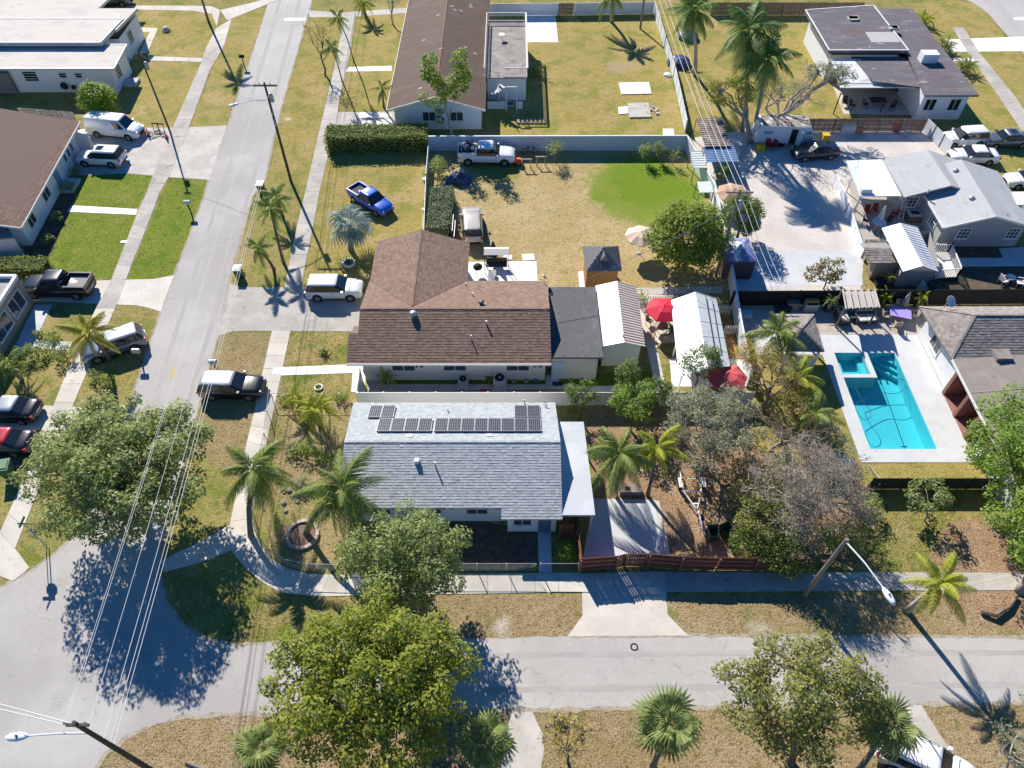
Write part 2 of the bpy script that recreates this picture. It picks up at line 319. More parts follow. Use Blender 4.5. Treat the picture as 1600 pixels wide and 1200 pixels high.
N_EDGE = [(890, 994), (1075, 993), (1300, 993), (1600, 995), (1900, 997)]
S_EDGE = [(1900, 1100), (1600, 1100), (1320, 1101), (1000, 1107), (800, 1110), (400, 1117), (330, 1118), (280, 1122), (240, 1133), (200, 1150), (165, 1177), (150, 1205), (140, 1300)]
far_w, far_e = G(430, -30), G(496, -30)
d = (far_w-G(321, 300)).normalized()
street = [far_w+d*120]+Gs(W_EDGE)+[Vector((-90, 12, 0)), Vector((-90, 3, 0)), Vector((-60, -60, 0)), Vector((-18, -60, 0))]+Gs(S_EDGE[::-1])+[Vector((120, 15.2, 0)), Vector((120, 10, 0))]
road_poly = Gs(W_EDGE)+[Vector((-90, 14, 0)), Vector((-90, -60, 0)), G(140, 1300)+Vector((0, -55, 0))]+Gs(S_EDGE[::-1])+[Vector((150, G(1900, 1100).y, 0)), Vector((150, G(1900, 997).y, 0))]+Gs(N_EDGE[::-1])+Gs(E_EDGE[::-1])+[far_e+d*120, far_w+d*120]
sheet('road', None, 0.010, ASPH, amp=.05, world=road_poly)
def track(pts, w_, z, m, n=26):
    q = Gs(pts); P = [q[i].lerp(q[i+1], k/n) for i in range(len(q)-1) for k in range(n)]+[q[-1]]; B = MB(); a = []; b = []
    for i, p in enumerate(P):
        d = (P[min(i+1, len(P)-1)]-P[max(i-1, 0)]).normalized(); nn = Vector((-d.y, d.x, 0)); a.append(p+nn*random.uniform(.6, 1)*w_*.5); b.append(p-nn*random.uniform(.6, 1)*w_*.5)
    k = len(a); B.v = [(p.x, p.y, z) for p in a+b]; B.f = [(i, i+1, k+i+1, k+i) for i in range(k-1)]; B.m = [0]*len(B.f); tag(B.build('tyre_track', m), kind='structure')
track([(438, 0), (412, 90), (374, 210), (300, 440), (262, 560), (222, 690)], .45, .0125, TRACK); track([(468, 0), (436, 125), (404, 250), (342, 470), (305, 590), (270, 720)], .5, .0125, TRACK)
track([(500, 1085), (800, 1078), (1200, 1072), (1700, 1070)], .45, .0127, TRACK_X); track([(560, 1030), (800, 1024), (1200, 1020), (1700, 1020)], .4, .0127, TRACK_X)
def fringe(pts, w0, z, m):
    q = Gs(pts); P = []; a = []; b = []
    for i in range(len(q)-1):
        n = max(1, int((q[i+1]-q[i]).length/.45)); P += [q[i].lerp(q[i+1], k/n)+Vector((random.uniform(-.04, .04), random.uniform(-.04, .04), 0)) for k in range(n)]
    P.append(q[-1])
    for i, p in enumerate(P):
        d = (P[min(i+1, len(P)-1)]-P[max(i-1, 0)]); d = d.normalized() if d.length > 1e-6 else Vector((1, 0, 0)); n = Vector((-d.y, d.x, 0)); a.append(p+n*random.uniform(.03, w0)); b.append(p-n*random.uniform(.03, w0))
    B = MB(); B.v = [(p.x, p.y, z) for p in a+b]; k = len(a); B.f = [(i, i+1, k+i+1, k+i) for i in range(k-1)]; B.m = [0]*len(B.f); tag(B.build('road_edge_sand', m), kind='structure')
SAND = mat('edge_sand', (.40, .345, .275), .95, [((.30, .25, .19), 2.5, .45, .65, 5), ((.50, .45, .38), 6, .55, .7, 3), ((.20, .16, .11), 9, .6, .7, 2)], .5, 14, spec=.1)
fringe(S_EDGE, .22, .0135, SAND); fringe(E_EDGE, .16, .0135, SAND); fringe(N_EDGE, .18, .0135, SAND); fringe(W_EDGE[1:], .14, .0135, SAND)
sheet('road_corner', [(1490, -8), (1520, 4), (1545, 22), (1560, 40), (1578, 60), (1597, 82), (1640, 120), (1760, 200), (2100, 240), (2000, -60), (1480, -60)], 0.012, ASPH2, amp=.05)
tag(MB().add([G(445, 28, .016), G(478, 28, .016), G(477, 32, .016), G(443, 32, .016)], [(0, 1, 2, 3)]).build('stop_line', WHITE), kind='structure')
tag(MB().add([G(1583, 27, .016), G(1602, 26, .016), G(1604, 31, .016), G(1584, 31, .016)], [(0, 1, 2, 3)]).build('stop_line', WHITE), kind='structure')
YEL = mat('road_yellow', (.62, .38, .05), .8, [((.42, .36, .28), 6, .5, .65, 3)])
tag(MB().add([G(273, 574, .016), G(276, 574, .016), G(267, 592, .016), G(263, 592, .016)], [(0, 1, 2, 3)]).build('lane_marking', YEL), kind='structure')

# lawns (their own grass on the same ground)
LAWN_L = [[(128, 275), (238, 272), (214, 326), (112, 322)], [(108, 333), (213, 336), (172, 437), (70, 428), (60, 415)], [(264, 278), (325, 281), (272, 430), (240, 435), (199, 437)]]
for p in LAWN_L: sheet('lawn', p, .004, G_GREEN, amp=.03, hard=False)
LAWN_Y = [[(225, 10), (325, 18), (340, 32), (330, 60), (296, 160), (268, 202), (200, 215), (120, 180), (0, 175), (-40, 140), (100, 100), (212, 40)], [(362, 28), (400, 14), (415, 20), (398, 65), (352, 196), (298, 199)], [(490, 20), (545, 25), (520, 100), (480, 290), (418, 290), (452, 130)], [(545, 20), (640, 0), (640, 180), (525, 172)],
          [(504, 200), (672, 240), (668, 420), (600, 450), (475, 445), (500, 300)]]
for p in LAWN_Y: sheet('lawn', p, .004, G_YEL, amp=.03, hard=False)
L_BACK = [(672, 215), (1070, 215), (1112, 320), (1142, 452), (860, 470), (740, 470), (655, 380)]
sheet('back_lawn', L_BACK, .004, G_BACK, amp=.03, hard=False)
L_H5 = [(760, 20), (1022, 18), (1070, 212), (760, 212)]
sheet('back_lawn', L_H5, .004, G_YEL, amp=.03, hard=False)
L_TOPR = [(1030, 25), (1300, 22), (1320, 205), (1075, 205)]
sheet('back_lawn', L_TOPR, .004, G_YEL, amp=.03, hard=False)
L_FR = [(1440, 0), (1520, 2), (1590, 80), (1700, 200), (1700, 310), (1480, 310), (1450, 180), (1500, 130)]
sheet('lawn', L_FR, .004, G_YEL, amp=.03, hard=False)
L_V1 = [(600, 930), (1900, 930), (1900, 995), (600, 998)]
sheet('verge', L_V1, .004, G_BROWN, amp=.03, hard=False)
L_V2 = [(255, 895), (440, 932), (600, 932), (600, 1000), (370, 1008), (290, 975)]
L_BOT = [(150, 1205), (200, 1150), (280, 1122), (400, 1117), (1900, 1100), (2100, 1500), (0, 1500)]
sheet('verge', L_BOT, .004, G_BROWN, amp=.03, hard=False)
sheet('yard_litter', [(915, 640), (1300, 620), (1360, 760), (1330, 880), (1120, 888), (1040, 880), (1022, 780), (930, 780)], .004, G_LITTER, amp=.05, hard=False)
sheet('yard_litter', [(1480, 815), (1900, 800), (1900, 960), (1580, 985), (1490, 960), (1440, 900)], .008, G_LITTER, amp=.08, hard=False)
sheet('yard_soil', [(660, 800), (845, 830), (842, 885), (640, 885)], .005, SOIL, amp=.05, hard=False)
sheet('yard_soil', [(1378, 385), (1640, 385), (1640, 455), (1378, 455)], .005, SOIL, amp=.05, hard=False)
sheet('yard_soil', [(60, 290), (128, 262), (110, 330), (66, 425), (30, 425)], .005, SOIL, amp=.05, hard=False)
L_POOLW = [(1165, 560), (1290, 552), (1345, 725), (1530, 722), (1545, 756), (1370, 760), (1180, 700)]
sheet('pool_lawn', L_POOLW, .006, G_YEL, amp=.03, hard=False)
L_YARD = [(430, 610), (560, 625), (530, 700), (535, 800), (680, 860), (840, 890), (560, 892), (470, 890), (418, 850), (405, 790), (420, 690)]
sheet('front_lawn', L_YARD, .004, grass('lawn_patchy', (.34, .265, .135), (.43, .33, .20), (.18, .215, .05), (.17, .13, .055), (.5, .6)), amp=.03, hard=False)
L_SW = [(345, 520), (425, 520), (400, 640), (380, 760), (300, 700), (325, 600)]
sheet('verge', L_SW, .004, grass('verge_olive', (.30, .235, .115), (.37, .285, .165), (.19, .195, .055), (.155, .115, .05), (.5, .45)), amp=.03, hard=False)

# paving
sheet('driveway', [(105, 205), (215, 200), (296, 199), (355, 196), (327, 281), (264, 277), (200, 271), (110, 275)], .014, CONC_OLD)
sheet('driveway', [(30, 436), (145, 439), (197, 437), (240, 436), (272, 430), (251, 487), (232, 481), (212, 477), (152, 475), (40, 470)], .014, CONC)
sheet('driveway', [(-40, 628), (137, 637), (196, 634), (174, 700), (150, 688), (104, 672), (-40, 672)], .014, CONC)
sheet('driveway', [(-40, 715), (-10, 690), (72, 690), (48, 742), (-40, 742)], .0135, SOIL)
sheet('driveway', [(361, 443), (376, 449), (562, 448), (575, 470), (564, 518), (396, 517), (362, 518), (340, 525)], .014, CONC_OLD)
sheet('driveway', [(525, 175), (617, 175), (619, 198), (520, 199)], .014, CONC_OLD)
for p in ([(562, 176), (612, 178), (612, 182), (580, 185), (560, 184)], [(560, 190), (612, 187), (615, 196), (558, 198)]):
    sheet('driveway_paint', p, .019, CONC_WHITE, amp=.12, hard=False)
sheet('driveway', [(482, 16), (530, 20), (640, 12), (640, 20), (560, 26), (484, 27)], .014, CONC_OLD)
sheet('driveway', [(927, 779), (1022, 781), (1040, 877), (910, 876)], .014, CONC_BLUE)
sheet('driveway', [(909, 896), (1040, 893), (1043, 960), (1075, 993), (887, 994), (910, 962)], .014, CONC)
sheet('driveway_edge', [(1022, 781), (1030, 783), (1049, 872), (1040, 876)], .012, GRAVEL, amp=.04)
sheet('driveway', [(832, 1112), (850, 1150), (842, 1260), (772, 1260), (798, 1112)], .014, CONC_OLD, amp=.05)
sheet('driveway', [(1405, 1102), (1440, 1102), (1470, 1150), (1560, 1280), (1440, 1280)], .014, CONC_OLD, amp=.05)
sheet('side_walk_pad', [(1475, 62), (1600, 57), (1640, 80), (1600, 80), (1480, 81)], .014, CONC_WHITE)
sheet('patio', [(690, 410), (838, 408), (840, 440), (690, 445)], .014, CONC_WHITE)
sheet('patio', [(820, 24), (868, 24), (872, 66), (822, 66)], .014, CONC_WHITE)
sheet('gravel_yard', [(1082, 215), (1150, 205), (1200, 190), (1440, 190), (1480, 240), (1345, 300), (1350, 400), (1345, 456), (1140, 456), (1108, 310)], .008, GRAVEL, amp=.05)
sheet('concrete_pad', [(1140, 392), (1345, 390), (1348, 446), (1146, 448)], .013, CONC_BLUE)
sheet('concrete_strip', [(1308, 300), (1322, 300), (1350, 392), (1335, 392)], .0125, CONC_BLUE)
sheet('patio', [(1325, 280), (1445, 300), (1448, 395), (1345, 395)], .016, CONC_OLD)
sheet('walk', [(1490, 403), (1620, 403), (1620, 416), (1492, 417)], .014, CONC_BLUE)
sheet('walk', [(1560, 388), (1600, 386), (1640, 430), (1568, 405)], .0145, CONC_BLUE)
sheet('patio', [(1300, 130), (1440, 135), (1440, 180), (1318, 178)], .014, CONC)
sheet('side_strip_walk', [(575, 600), (575, 612), (905, 608), (904, 601)], .014, CONC_OLD)
sheet('side_strip_pad', [(575, 580), (600, 586), (598, 604), (574, 606)], .013, CONC_OLD)
sheet('turf_strip', [(598, 586), (855, 586), (855, 603), (598, 605)], .006, G_TURF, hard=False)
sheet('turf_strip', [(873, 586), (1018, 580), (1024, 604), (873, 604)], .006, G_TURF, hard=False)
sheet('side_strip_walk', [(853, 586), (873, 586), (873, 604), (853, 604)], .012, CONC_BLUE)
sheet('side_strip_walk', [(872, 604), (1040, 602), (1040, 610), (905, 612)], .0125, CONC)
sheet('courtyard', [(994, 460), (1060, 462), (1068, 535), (1020, 537), (1008, 537)], .014, mat('courtyard_cream', (.60, .53, .45), .85, [((.52, .45, .38), 2, .5, .7, 4)]))
sheet('back_walk', [(994, 450), (1128, 447), (1130, 458), (994, 461)], .012, CONC_OLD)
slabs('side_path', [(1008, 530), (1024, 605)], [(1025, 535), (1040, 605)], .03, CONC, ln=1.6)
sheet('patio', [(1046, 560), (1165, 562), (1172, 604), (1050, 604)], .012, CONC_WHITE)
sheet('mulch_strip', [(1128, 490), (1141, 490), (1158, 582), (1144, 584)], .01, mat('mulch_orange', (.42, .22, .08), .95, [((.25, .12, .05), 6, .5, .65, 3)], .8, 12), amp=.03)
# public and garden walks, slab by slab
CW = CONC
slabs('sidewalk', [(150, 482), (97, 600), (49, 722), (0, 832)], [(180, 482), (128, 600), (75, 728), (24, 857)], .03, CW, ln=1.75)
slabs('sidewalk', [(0, 832), (-30, 890)], [(24, 857), (20, 908)], .03, CW, ln=3)
slabs('sidewalk', [(24, 857), (20, 909)], [(46, 887), (40, 893)], .031, CW, ln=3)
slabs('sidewalk', [(230, 300), (215, 332), (175, 435), (150, 482)], [(250, 300), (236, 338), (197, 437), (180, 482)], .03, CONC_OLD, ln=1.75)
slabs('sidewalk', [(322, 75), (315, 97), (270, 200), (240, 272), (230, 300)], [(350, 72), (328, 110), (295, 200), (265, 275), (250, 300)], .03, CONC_OLD, ln=1.75)
slabs('sidewalk', [(338, 44), (322, 75)], [(362, 30), (350, 72)], .03, CONC, ln=1.75)
slabs('sidewalk', [(180, 9), (300, 9), (331, 10)], [(180, 15), (300, 17), (331, 22)], .03, CONC, ln=1.75)
slabs('sidewalk', [(331, 10), (344, 16)], [(331, 22), (339, 42)], .031, CONC, ln=3)
slabs('sidewalk', [(344, 16), (400, 3), (440, -12)], [(355, 32), (400, 14), (440, -2)], .03, CONC, ln=1.75)
slabs('sidewalk', [(537, 20), (527, 87), (512, 150), (500, 200), (477, 300), (465, 350), (444, 450)], [(556, 20), (546, 87), (532, 150), (523, 200), (499, 300), (490, 350), (470, 450)], .03, CONC_OLD, ln=1.6)
slabs('sidewalk', [(425, 517), (407, 597), (398, 640), (386, 690)], [(454, 517), (437, 597), (427, 645), (415, 697)], .03, CW, ln=1.6)
slabs('sidewalk', [(386, 690), (370, 770), (360, 815)], [(415, 697), (402, 770), (393, 810)], .03, CW, ln=1.6)
slabs('sidewalk', [(360, 815), (362, 862), (385, 890), (412, 911), (440, 926), (500, 932), (540, 931)], [(393, 810), (402, 845), (422, 872), (450, 889), (480, 896), (515, 898), (540, 898)], .03, CW, ln=1.6)
slabs('sidewalk', [(540, 898), (910, 895)], [(540, 931), (910, 925)], .03, CW, ln=1.6)
slabs('sidewalk', [(1040, 894), (1560, 895), (1700, 896)], [(1040, 925), (1372, 923), (1700, 922)], .03, CONC_OLD, ln=1.6)
slabs('curb_ramp', [(252, 876), (312, 847), (360, 820)], [(256, 894), (310, 880), (362, 860)], .028, CW, ln=1.8)
slabs('front_walk', [(112, 321), (215, 327)], [(105, 331), (213, 336)], .03, CONC_WHITE, ln=1.6)
slabs('front_walk', [(232, 88), (317, 91)], [(232, 95), (315, 97)], .03, CONC, ln=1.6)
slabs('front_walk', [(216, 43), (247, 44)], [(216, 50), (240, 50)], .03, CONC, ln=1.6)
slabs('front_walk', [(236, 46), (219, 82)], [(247, 45), (230, 84)], .032, CONC, ln=1.6)
slabs('front_walk', [(545, 105), (612, 103)], [(540, 112), (612, 111)], .03, CONC_WHITE, ln=1.6)
slabs('front_walk', [(437, 574), (540, 570), (570, 570)], [(437, 587), (551, 583), (571, 583)], .03, CONC_WHITE, ln=1.6)
slabs('front_walk', [(551, 583), (549, 613)], [(571, 583), (571, 613)], .03, CONC_WHITE, ln=1.6)
slabs('front_walk', [(840, 830), (842, 895)], [(861, 830), (862, 895)], .03, CONC_BLUE, ln=1.6)
slabs('sidewalk', [(1488, 43), (1512, 82), (1560, 150), (1640, 270)], [(1505, 43), (1530, 82), (1585, 150), (1668, 270)], .03, CONC_OLD, ln=1.6)
slabs('front_walk', [(1478, 91), (1520, 91)], [(1480, 96), (1523, 96)], .028, CONC_WHITE, ln=1.6)
slabs('garden_walk', [(55, 476), (38, 510), (15, 560)], [(81, 476), (66, 510), (46, 552)], .02, CONC_BLUE, ln=1.3)
slabs('front_walk', [(56, 531), (113, 535)], [(50, 544), (108, 548)], .024, CONC_BLUE, ln=1.3)
# slabs lying on the back lawn and on the drive pads
LZ = [0]
def pad(px, th, m, label):
    o = MB().prism([G(u, v, th) for u, v in px], th-.002).build('ground_slab', m); return tag(o, label, 'slab')
pad([(967, 129), (1014, 128), (1018, 146), (971, 147)], .10, CONC_WHITE, 'white concrete slab lying alone on the yellow lawn behind the brown roofed house')
pad([(981, 161), (1013, 160), (1018, 182), (984, 183)], .16, CONC_OLD, 'grey weathered concrete slab with rubble along one side')
pad([(966, 167), (981, 166), (982, 177), (967, 178)], .08, CONC_WHITE, 'small white slab beside the grey weathered slab')
pad([(815, 397), (834, 396), (836, 406), (817, 407)], .06, CONC_WHITE, 'small white stepping slab by the corner of the white patio')
pad([(787, 399), (800, 398), (800, 405), (787, 406)], .06, CONC_WHITE, 'narrow white stepping slab nearest the patio gazebo')
pad([(1036, 201), (1052, 201), (1054, 211), (1037, 211)], .3, WHITE, 'white box lying inside the corner of the white walls')

# real grass on the lawns near enough to read
for p in LAWN_L: tufts(p, 40, G_GREEN)
for p in LAWN_Y[2:3]+LAWN_Y[4:]: tufts(p, 22, G_YEL)
tufts(L_BACK, 22, G_BACK); tufts(L_SW, 40, MATS['verge_olive']); tufts(L_YARD, 55, MATS['lawn_patchy'], .09)
tufts(L_V1, 50, G_BROWN, .08); tufts(L_V2, 60, G_BASE, .09); tufts([(150, 1205), (280, 1122), (400, 1117), (1640, 1100), (1680, 1260), (100, 1260)], 60, G_BROWN, .08)
tufts([(1340, 765), (1500, 760), (1470, 895), (1260, 895)], 60, G_BASE, .10)
tufts([(445, 517), (564, 518), (560, 575), (430, 575)], 45, G_BASE); tufts([(430, 587), (550, 585), (548, 625), (425, 620)], 45, G_BASE)
LEAFL = mat('fallen_leaf', (.3, .18, .09), .9, island=[(.20, .12, .065), (.38, .25, .14), (.50, .36, .23), (.28, .18, .10)])
tufts([(925, 700), (1200, 640), (1330, 880), (1045, 885), (1030, 785), (930, 780)], 50, LEAFL, .04, .04, 'fallen_leaves')
tufts([(1480, 815), (1700, 800), (1700, 960), (1500, 965), (1440, 900)], 55, LEAFL, .04, .045, 'fallen_leaves')
tufts([(850, 1112), (1640, 1104), (1680, 1260), (850, 1260)], 14, LEAFL, .03, .04, 'fallen_leaves')
# ---------------------------------------------------------------- building kit
def shingles(name, poly, expo, tab, m, parent, lift=.022, jit=.5):
    """Courses of separate lapped tabs over one roof plane (poly: its corners, eave edge first)."""
    P = [Vector(p) for p in poly]; e = (P[1]-P[0]); e.normalize(); nrm = Vector((0, 0, 0))
    for i in range(len(P)): nrm += (P[i]-P[0]).cross(P[(i+1) % len(P)]-P[0])
    nrm.normalize(); nrm = nrm if nrm.z > 0 else -nrm
    u = nrm.cross(e); u.normalize()
    if u.z < 0: u = -u
    Q = [((p-P[0]).dot(e), (p-P[0]).dot(u)) for p in P]; t1 = max(q[1] for q in Q); t0 = min(q[1] for q in Q)
    B = MB(); rows = max(1, round((t1-t0)/expo)); ex = (t1-t0)/rows; O = P[0]
    for r in range(rows):
        a = t0+r*ex; mid = a+ex*.5; xs = []
        for i in range(len(Q)):
            (s0, a0), (s1, a1) = Q[i], Q[(i+1) % len(Q)]
            if (a0 > mid) != (a1 > mid): xs.append(s0+(s1-s0)*(mid-a0)/(a1-a0))
        if len(xs) < 2: continue
        lo, hi = min(xs), max(xs); s = lo-random.uniform(0, tab)
        while s < hi:
            wdt = tab*random.uniform(1-jit*.3, 1+jit*.3); x0 = max(lo, s); x1 = min(hi, s+wdt-.006); s += wdt
            if x1-x0 < .03: continue
            h = lift*random.uniform(.7, 1.4); am = a+random.uniform(-.006, .006)
            f = lambda x, y, z: O+e*x+u*y+nrm*z
            B.add([f(x0, am, h), f(x1, am, h), f(x1, a+ex, .006), f(x0, a+ex, .006), f(x0, am, 0), f(x1, am, 0)], [(0, 1, 2, 3), (4, 5, 1, 0)])
    return tag(B.build(name, m, parent, world=True), kind='stuff')
def house(name, label, cat, foot, z, wm, gables=(), origin=None, group=None):
    """Root Empty plus its wall part; gables: (A, B, peak) triangles above the wall head."""
    cx = sum(p[0] for p in foot)/len(foot); cy = sum(p[1] for p in foot)/len(foot)
    root = thing(name, (cx, cy, 0), label, cat, group); B = MB(); n = len(foot)
    for i in range(n):
        a, b = foot[i], foot[(i+1) % n]; B.add([(*a[:2], 0), (*b[:2], 0), (*b[:2], z), (*a[:2], z)], [(0, 1, 2, 3)])
    for t in gables: B.add(t, [tuple(range(len(t)))])
    B.build('wall', wm, root, world=True); return root
def roof(root, planes, m, thick=.14, shin=None, caps=(), capm=None, name='roof', fascia=None):
    B = MB()
    for p in planes: B.prism([Vector(q) for q in p], thick)
    ro = B.build(name, m, root, world=True)
    if shin:
        for p in planes: shingles('shingles', p, shin[0], shin[1], shin[2], ro)
    if caps:
        B = MB()
        for a, b in caps:
            a = Vector(a); b = Vector(b); n = max(1, int((b-a).length/.33))
            for i in range(n):
                p = a.lerp(b, i/n); q = a.lerp(b, (i+.97)/n); zz = Vector((0, 0, .004+random.uniform(0, .008)))
                B.bar(p+zz, q+zz+Vector((0, 0, .010)), .17, .04)
        B.build('ridge_cap', capm or m, ro, world=True)
    if fascia: 
        B = MB()
        for a, b in fascia: B.bar(Vector(a)+Vector((0, 0, -.06)), Vector(b)+Vector((0, 0, -.06)), .05, .2)
        B.build('fascia', WHITE, ro, world=True)
    return ro
def flat(root, poly, z, m, thick=.2, name='roof', rim=None, rimh=.08, rimw=.14):
    ro = MB().prism([(p[0], p[1], z) for p in poly], thick).build(name, m, root, world=True)
    if rim:
        B = MB(); n = len(poly)
        for i in range(n):
            a = Vector((*poly[i][:2], z+rimh/2)); b = Vector((*poly[(i+1) % n][:2], z+rimh/2)); B.bar(a, b, rimw, rimh+.01)
        B.build('roof_edge', rim, ro, world=True)
    return ro
def window(root, A, B, s, wd, z0, h, cols=2, rows=1, fm=None, pm=None, name='window', out=1):
    """A window s metres along the wall from A to B: frame with its pane and glazing bars."""
    fm = fm or WHITE; pm = pm or GLASS_G
    A = Vector((A[0], A[1], 0)); B = Vector((B[0], B[1], 0)); d = (B-A).normalized(); n = Vector((d.y, -d.x, 0))*out
    P = lambda x, y, z: A+d*x+n*y+Vector((0, 0, z))
    f = MB(); t = .07
    f.bar(P(s, .03, z0+t/2), P(s+wd, .03, z0+t/2), .08, t); f.bar(P(s, .03, z0+h-t/2), P(s+wd, .03, z0+h-t/2), .08, t)
    for x in (s+t/2, s+wd-t/2): f.bar(P(x, .028, z0), P(x, .028, z0+h), .08, t, up=n)
    for i in range(1, cols): f.bar(P(s+wd*i/cols, .024, z0), P(s+wd*i/cols, .024, z0+h), .05, .045, up=n)
    for j in range(1, rows): f.bar(P(s, .026, z0+h*j/rows), P(s+wd, .026, z0+h*j/rows), .05, .045)
    f.bar(P(s-.05, .05, z0-.03), P(s+wd+.05, .05, z0-.03), .14, .05)
    fo = f.build(name, fm, root, world=True)
    MB().add([P(s+.03, .012, z0+.03), P(s+wd-.03, .012, z0+.03), P(s+wd-.03, .012, z0+h-.03), P(s+.03, .012, z0+h-.03)], [(0, 1, 2, 3)]).build('pane', pm, fo, world=True)
    return fo
def door(root, A, B, s, wd, h, m, z0=.05, out=1, name='door'):
    A = Vector((A[0], A[1], 0)); B = Vector((B[0], B[1], 0)); d = (B-A).normalized(); n = Vector((d.y, -d.x, 0))*out
    P = lambda x, y, z: A+d*x+n*y+Vector((0, 0, z))
    b = MB().bar(P(s, .03, z0+h/2), P(s+wd, .03, z0+h/2), .06, h).build(name, m, root, world=True)
    MB().bar(P(s+wd*.86, .09, z0+h*.45), P(s+wd*.92, .09, z0+h*.45), .05, .04).build('handle', CHROME, b, world=True); return b
def pipe_vent(root, p, r=.06, h=.4, m=None):
    p = Vector(p); MB().cyl(p-Vector((0, 0, .15)), r, h+.15, 8).build('vent_pipe', m or GALV, root, world=True)
def turbine(root, p, r=.2, h=.4, m=None):
    p = Vector(p); MB().lathe(p-Vector((0, 0, .12)), [(r*.7, 0), (r*.7, h*.5), (r*1.15, h*.55), (r*1.25, h*.8), (r*.9, h*1.02), (0, h*1.08)], 12).build('roof_vent', m or GALV, root, world=True, smooth=True)
def boxvent(root, p, sx=.35, sy=.3, h=.22, m=None):
    p = Vector(p); MB().box(p.x-sx/2, p.x+sx/2, p.y-sy/2, p.y+sy/2, p.z-.15, p.z+h).build('roof_vent', m or GALV, root, world=True)
def ribs(ro, poly, n, m, wd=.05, ht=.04, along=None, name='rib_seams'):
    """n raised seams up a four-cornered slope (eave a-b, ridge d-c)."""
    a, b, c, d = [Vector(p) for p in poly]; B = MB()
    for i in range(n+1):
        t = i/n; B.bar(a.lerp(b, t)+Vector((0, 0, ht*.3)), d.lerp(c, t)+Vector((0, 0, ht*.3)), wd, ht)
    return tag(B.build(name, m, ro, world=True), kind='stuff')

SH_GREY = mat('shingle_grey', (.4, .43, .46), .9, island=[(.33, .36, .385), (.385, .415, .44), (.42, .445, .465), (.47, .495, .51), (.37, .40, .425)], layers=[((.37, .395, .415), .35, .55, .8, 4)], spec=.2)
SH_BROWN = mat('shingle_brown', (.2, .13, .1), .9, island=[(.195, .130, .100), (.22, .148, .114), (.245, .168, .130), (.28, .195, .152), (.208, .138, .107)], layers=[((.245, .172, .135), .5, .6, .85, 5)], spec=.2)
SH_RED = mat('shingle_red_brown', (.2, .13, .1), .9, island=[(.155, .10, .08), (.178, .116, .092), (.20, .133, .106), (.228, .155, .125), (.165, .107, .086)], layers=[((.14, .092, .074), .5, .55, .8, 5)], spec=.2)
SH_TAUPE = mat('shingle_taupe', (.3, .25, .22), .9, island=[(.21, .185, .17), (.26, .23, .21), (.31, .275, .25), (.35, .315, .29), (.235, .205, .19)], layers=[((.20, .175, .16), .5, .55, .8, 5)], spec=.2)
ROOF_BR = mat('roof_dark_brown', (.10, .066, .050), .85, [((.13, .086, .066), .5, .45, .7, 6), ((.075, .051, .041), 1.6, .5, .75, 6), ((.24, .18, .145), 1.1, .70, .76, 5), ((.20, .145, .115), 7, .6, .7, 2)], .3, 12, spec=.35, stretch=(.7, 1.6, 1))
ROOF_WF = mat('roof_white_stained', (.56, .52, .48), .85, [((.47, .445, .42), .35, .45, .7, 6), ((.38, .36, .34), 1.2, .56, .76, 7), ((.62, .585, .55), .8, .6, .8, 5)], .15, 14, stretch=(.8, 1.5, 1))
ROOF_DG = mat('roof_dark_grey', (.115, .115, .12), .9, [((.15, .15, .155), .5, .45, .7, 6), ((.22, .22, .22), 1.4, .60, .76, 7), ((.09, .09, .095), 3, .5, .7, 4)], .2, 14)
ROOF_BLK = mat('roof_black_patched', (.13, .118, .135), .9, [((.18, .165, .182), .6, .45, .7, 6), ((.36, .34, .345), .9, .60, .68, 7), ((.15, .095, .085), .30, .62, .68, 4), ((.085, .08, .092), 2, .55, .75, 4), ((.50, .49, .49), 2.4, .66, .71, 6)], .25, 14, stretch=(.45, 1.5, 1))
ROOF_LG = mat('roof_light_grey', (.40, .415, .43), .85, [((.46, .47, .48), .5, .45, .7, 6), ((.32, .33, .345), 1.2, .55, .75, 7), ((.50, .51, .52), 5, .62, .72, 3)], .2, 14, stretch=(1, .6, 1))
ROOF_TP = mat('roof_patched_taupe', (.255, .225, .205), .9, [((.31, .275, .25), .6, .45, .65, 6), ((.19, .168, .155), 1.4, .55, .75, 6), ((.36, .32, .29), .4, .6, .7, 5)], .25, 14)
METAL_W = mat('sheet_metal_white', (.80, .81, .81), .4, [((.66, .67, .67), .9, .60, .8, 6)], spec=.5)
METAL_T = mat('sheet_metal_tan', (.60, .475, .40), .5, [((.52, .41, .35), .9, .6, .8, 5)], spec=.4)
METAL_D = mat('sheet_metal_charcoal', (.16, .155, .16), .45, spec=.5)
METAL_B = mat('sheet_metal_blue', (.16, .27, .46), .45, [((.30, .40, .55), 1.2, .55, .75, 6)], spec=.5)
METAL_WORN = mat('sheet_metal_weathered', (.58, .62, .64), .6, [((.40, .43, .45), .8, .52, .7, 6), ((.70, .73, .74), 1.5, .55, .75, 5), ((.10, .11, .12), 1.1, .70, .74, 6)], spec=.4)
WOOD_O = mat('wood_orange', (.42, .20, .085), .8, [((.33, .15, .06), 3, .5, .7, 4)], .2, 12, stretch=(4, 4, .6))
WOOD_G = mat('wood_weathered', (.24, .20, .165), .9, [((.32, .275, .235), 2, .45, .7, 5), ((.14, .115, .095), 4, .55, .75, 4)], .3, 12, stretch=(4, 4, .6), objvar=.12)
WOOD_R = mat('wood_red_brown', (.20, .075, .05), .8, [((.26, .105, .07), 2, .45, .7, 4)], .2, 12, stretch=(4, 4, .6), objvar=.12)
WOOD_B = mat('wood_brown_boards', (.20, .135, .095), .9, [((.27, .19, .14), 2, .45, .7, 5), ((.12, .08, .06), 4, .55, .75, 4)], .3, 12, stretch=(4, 4, .6), objvar=.12)

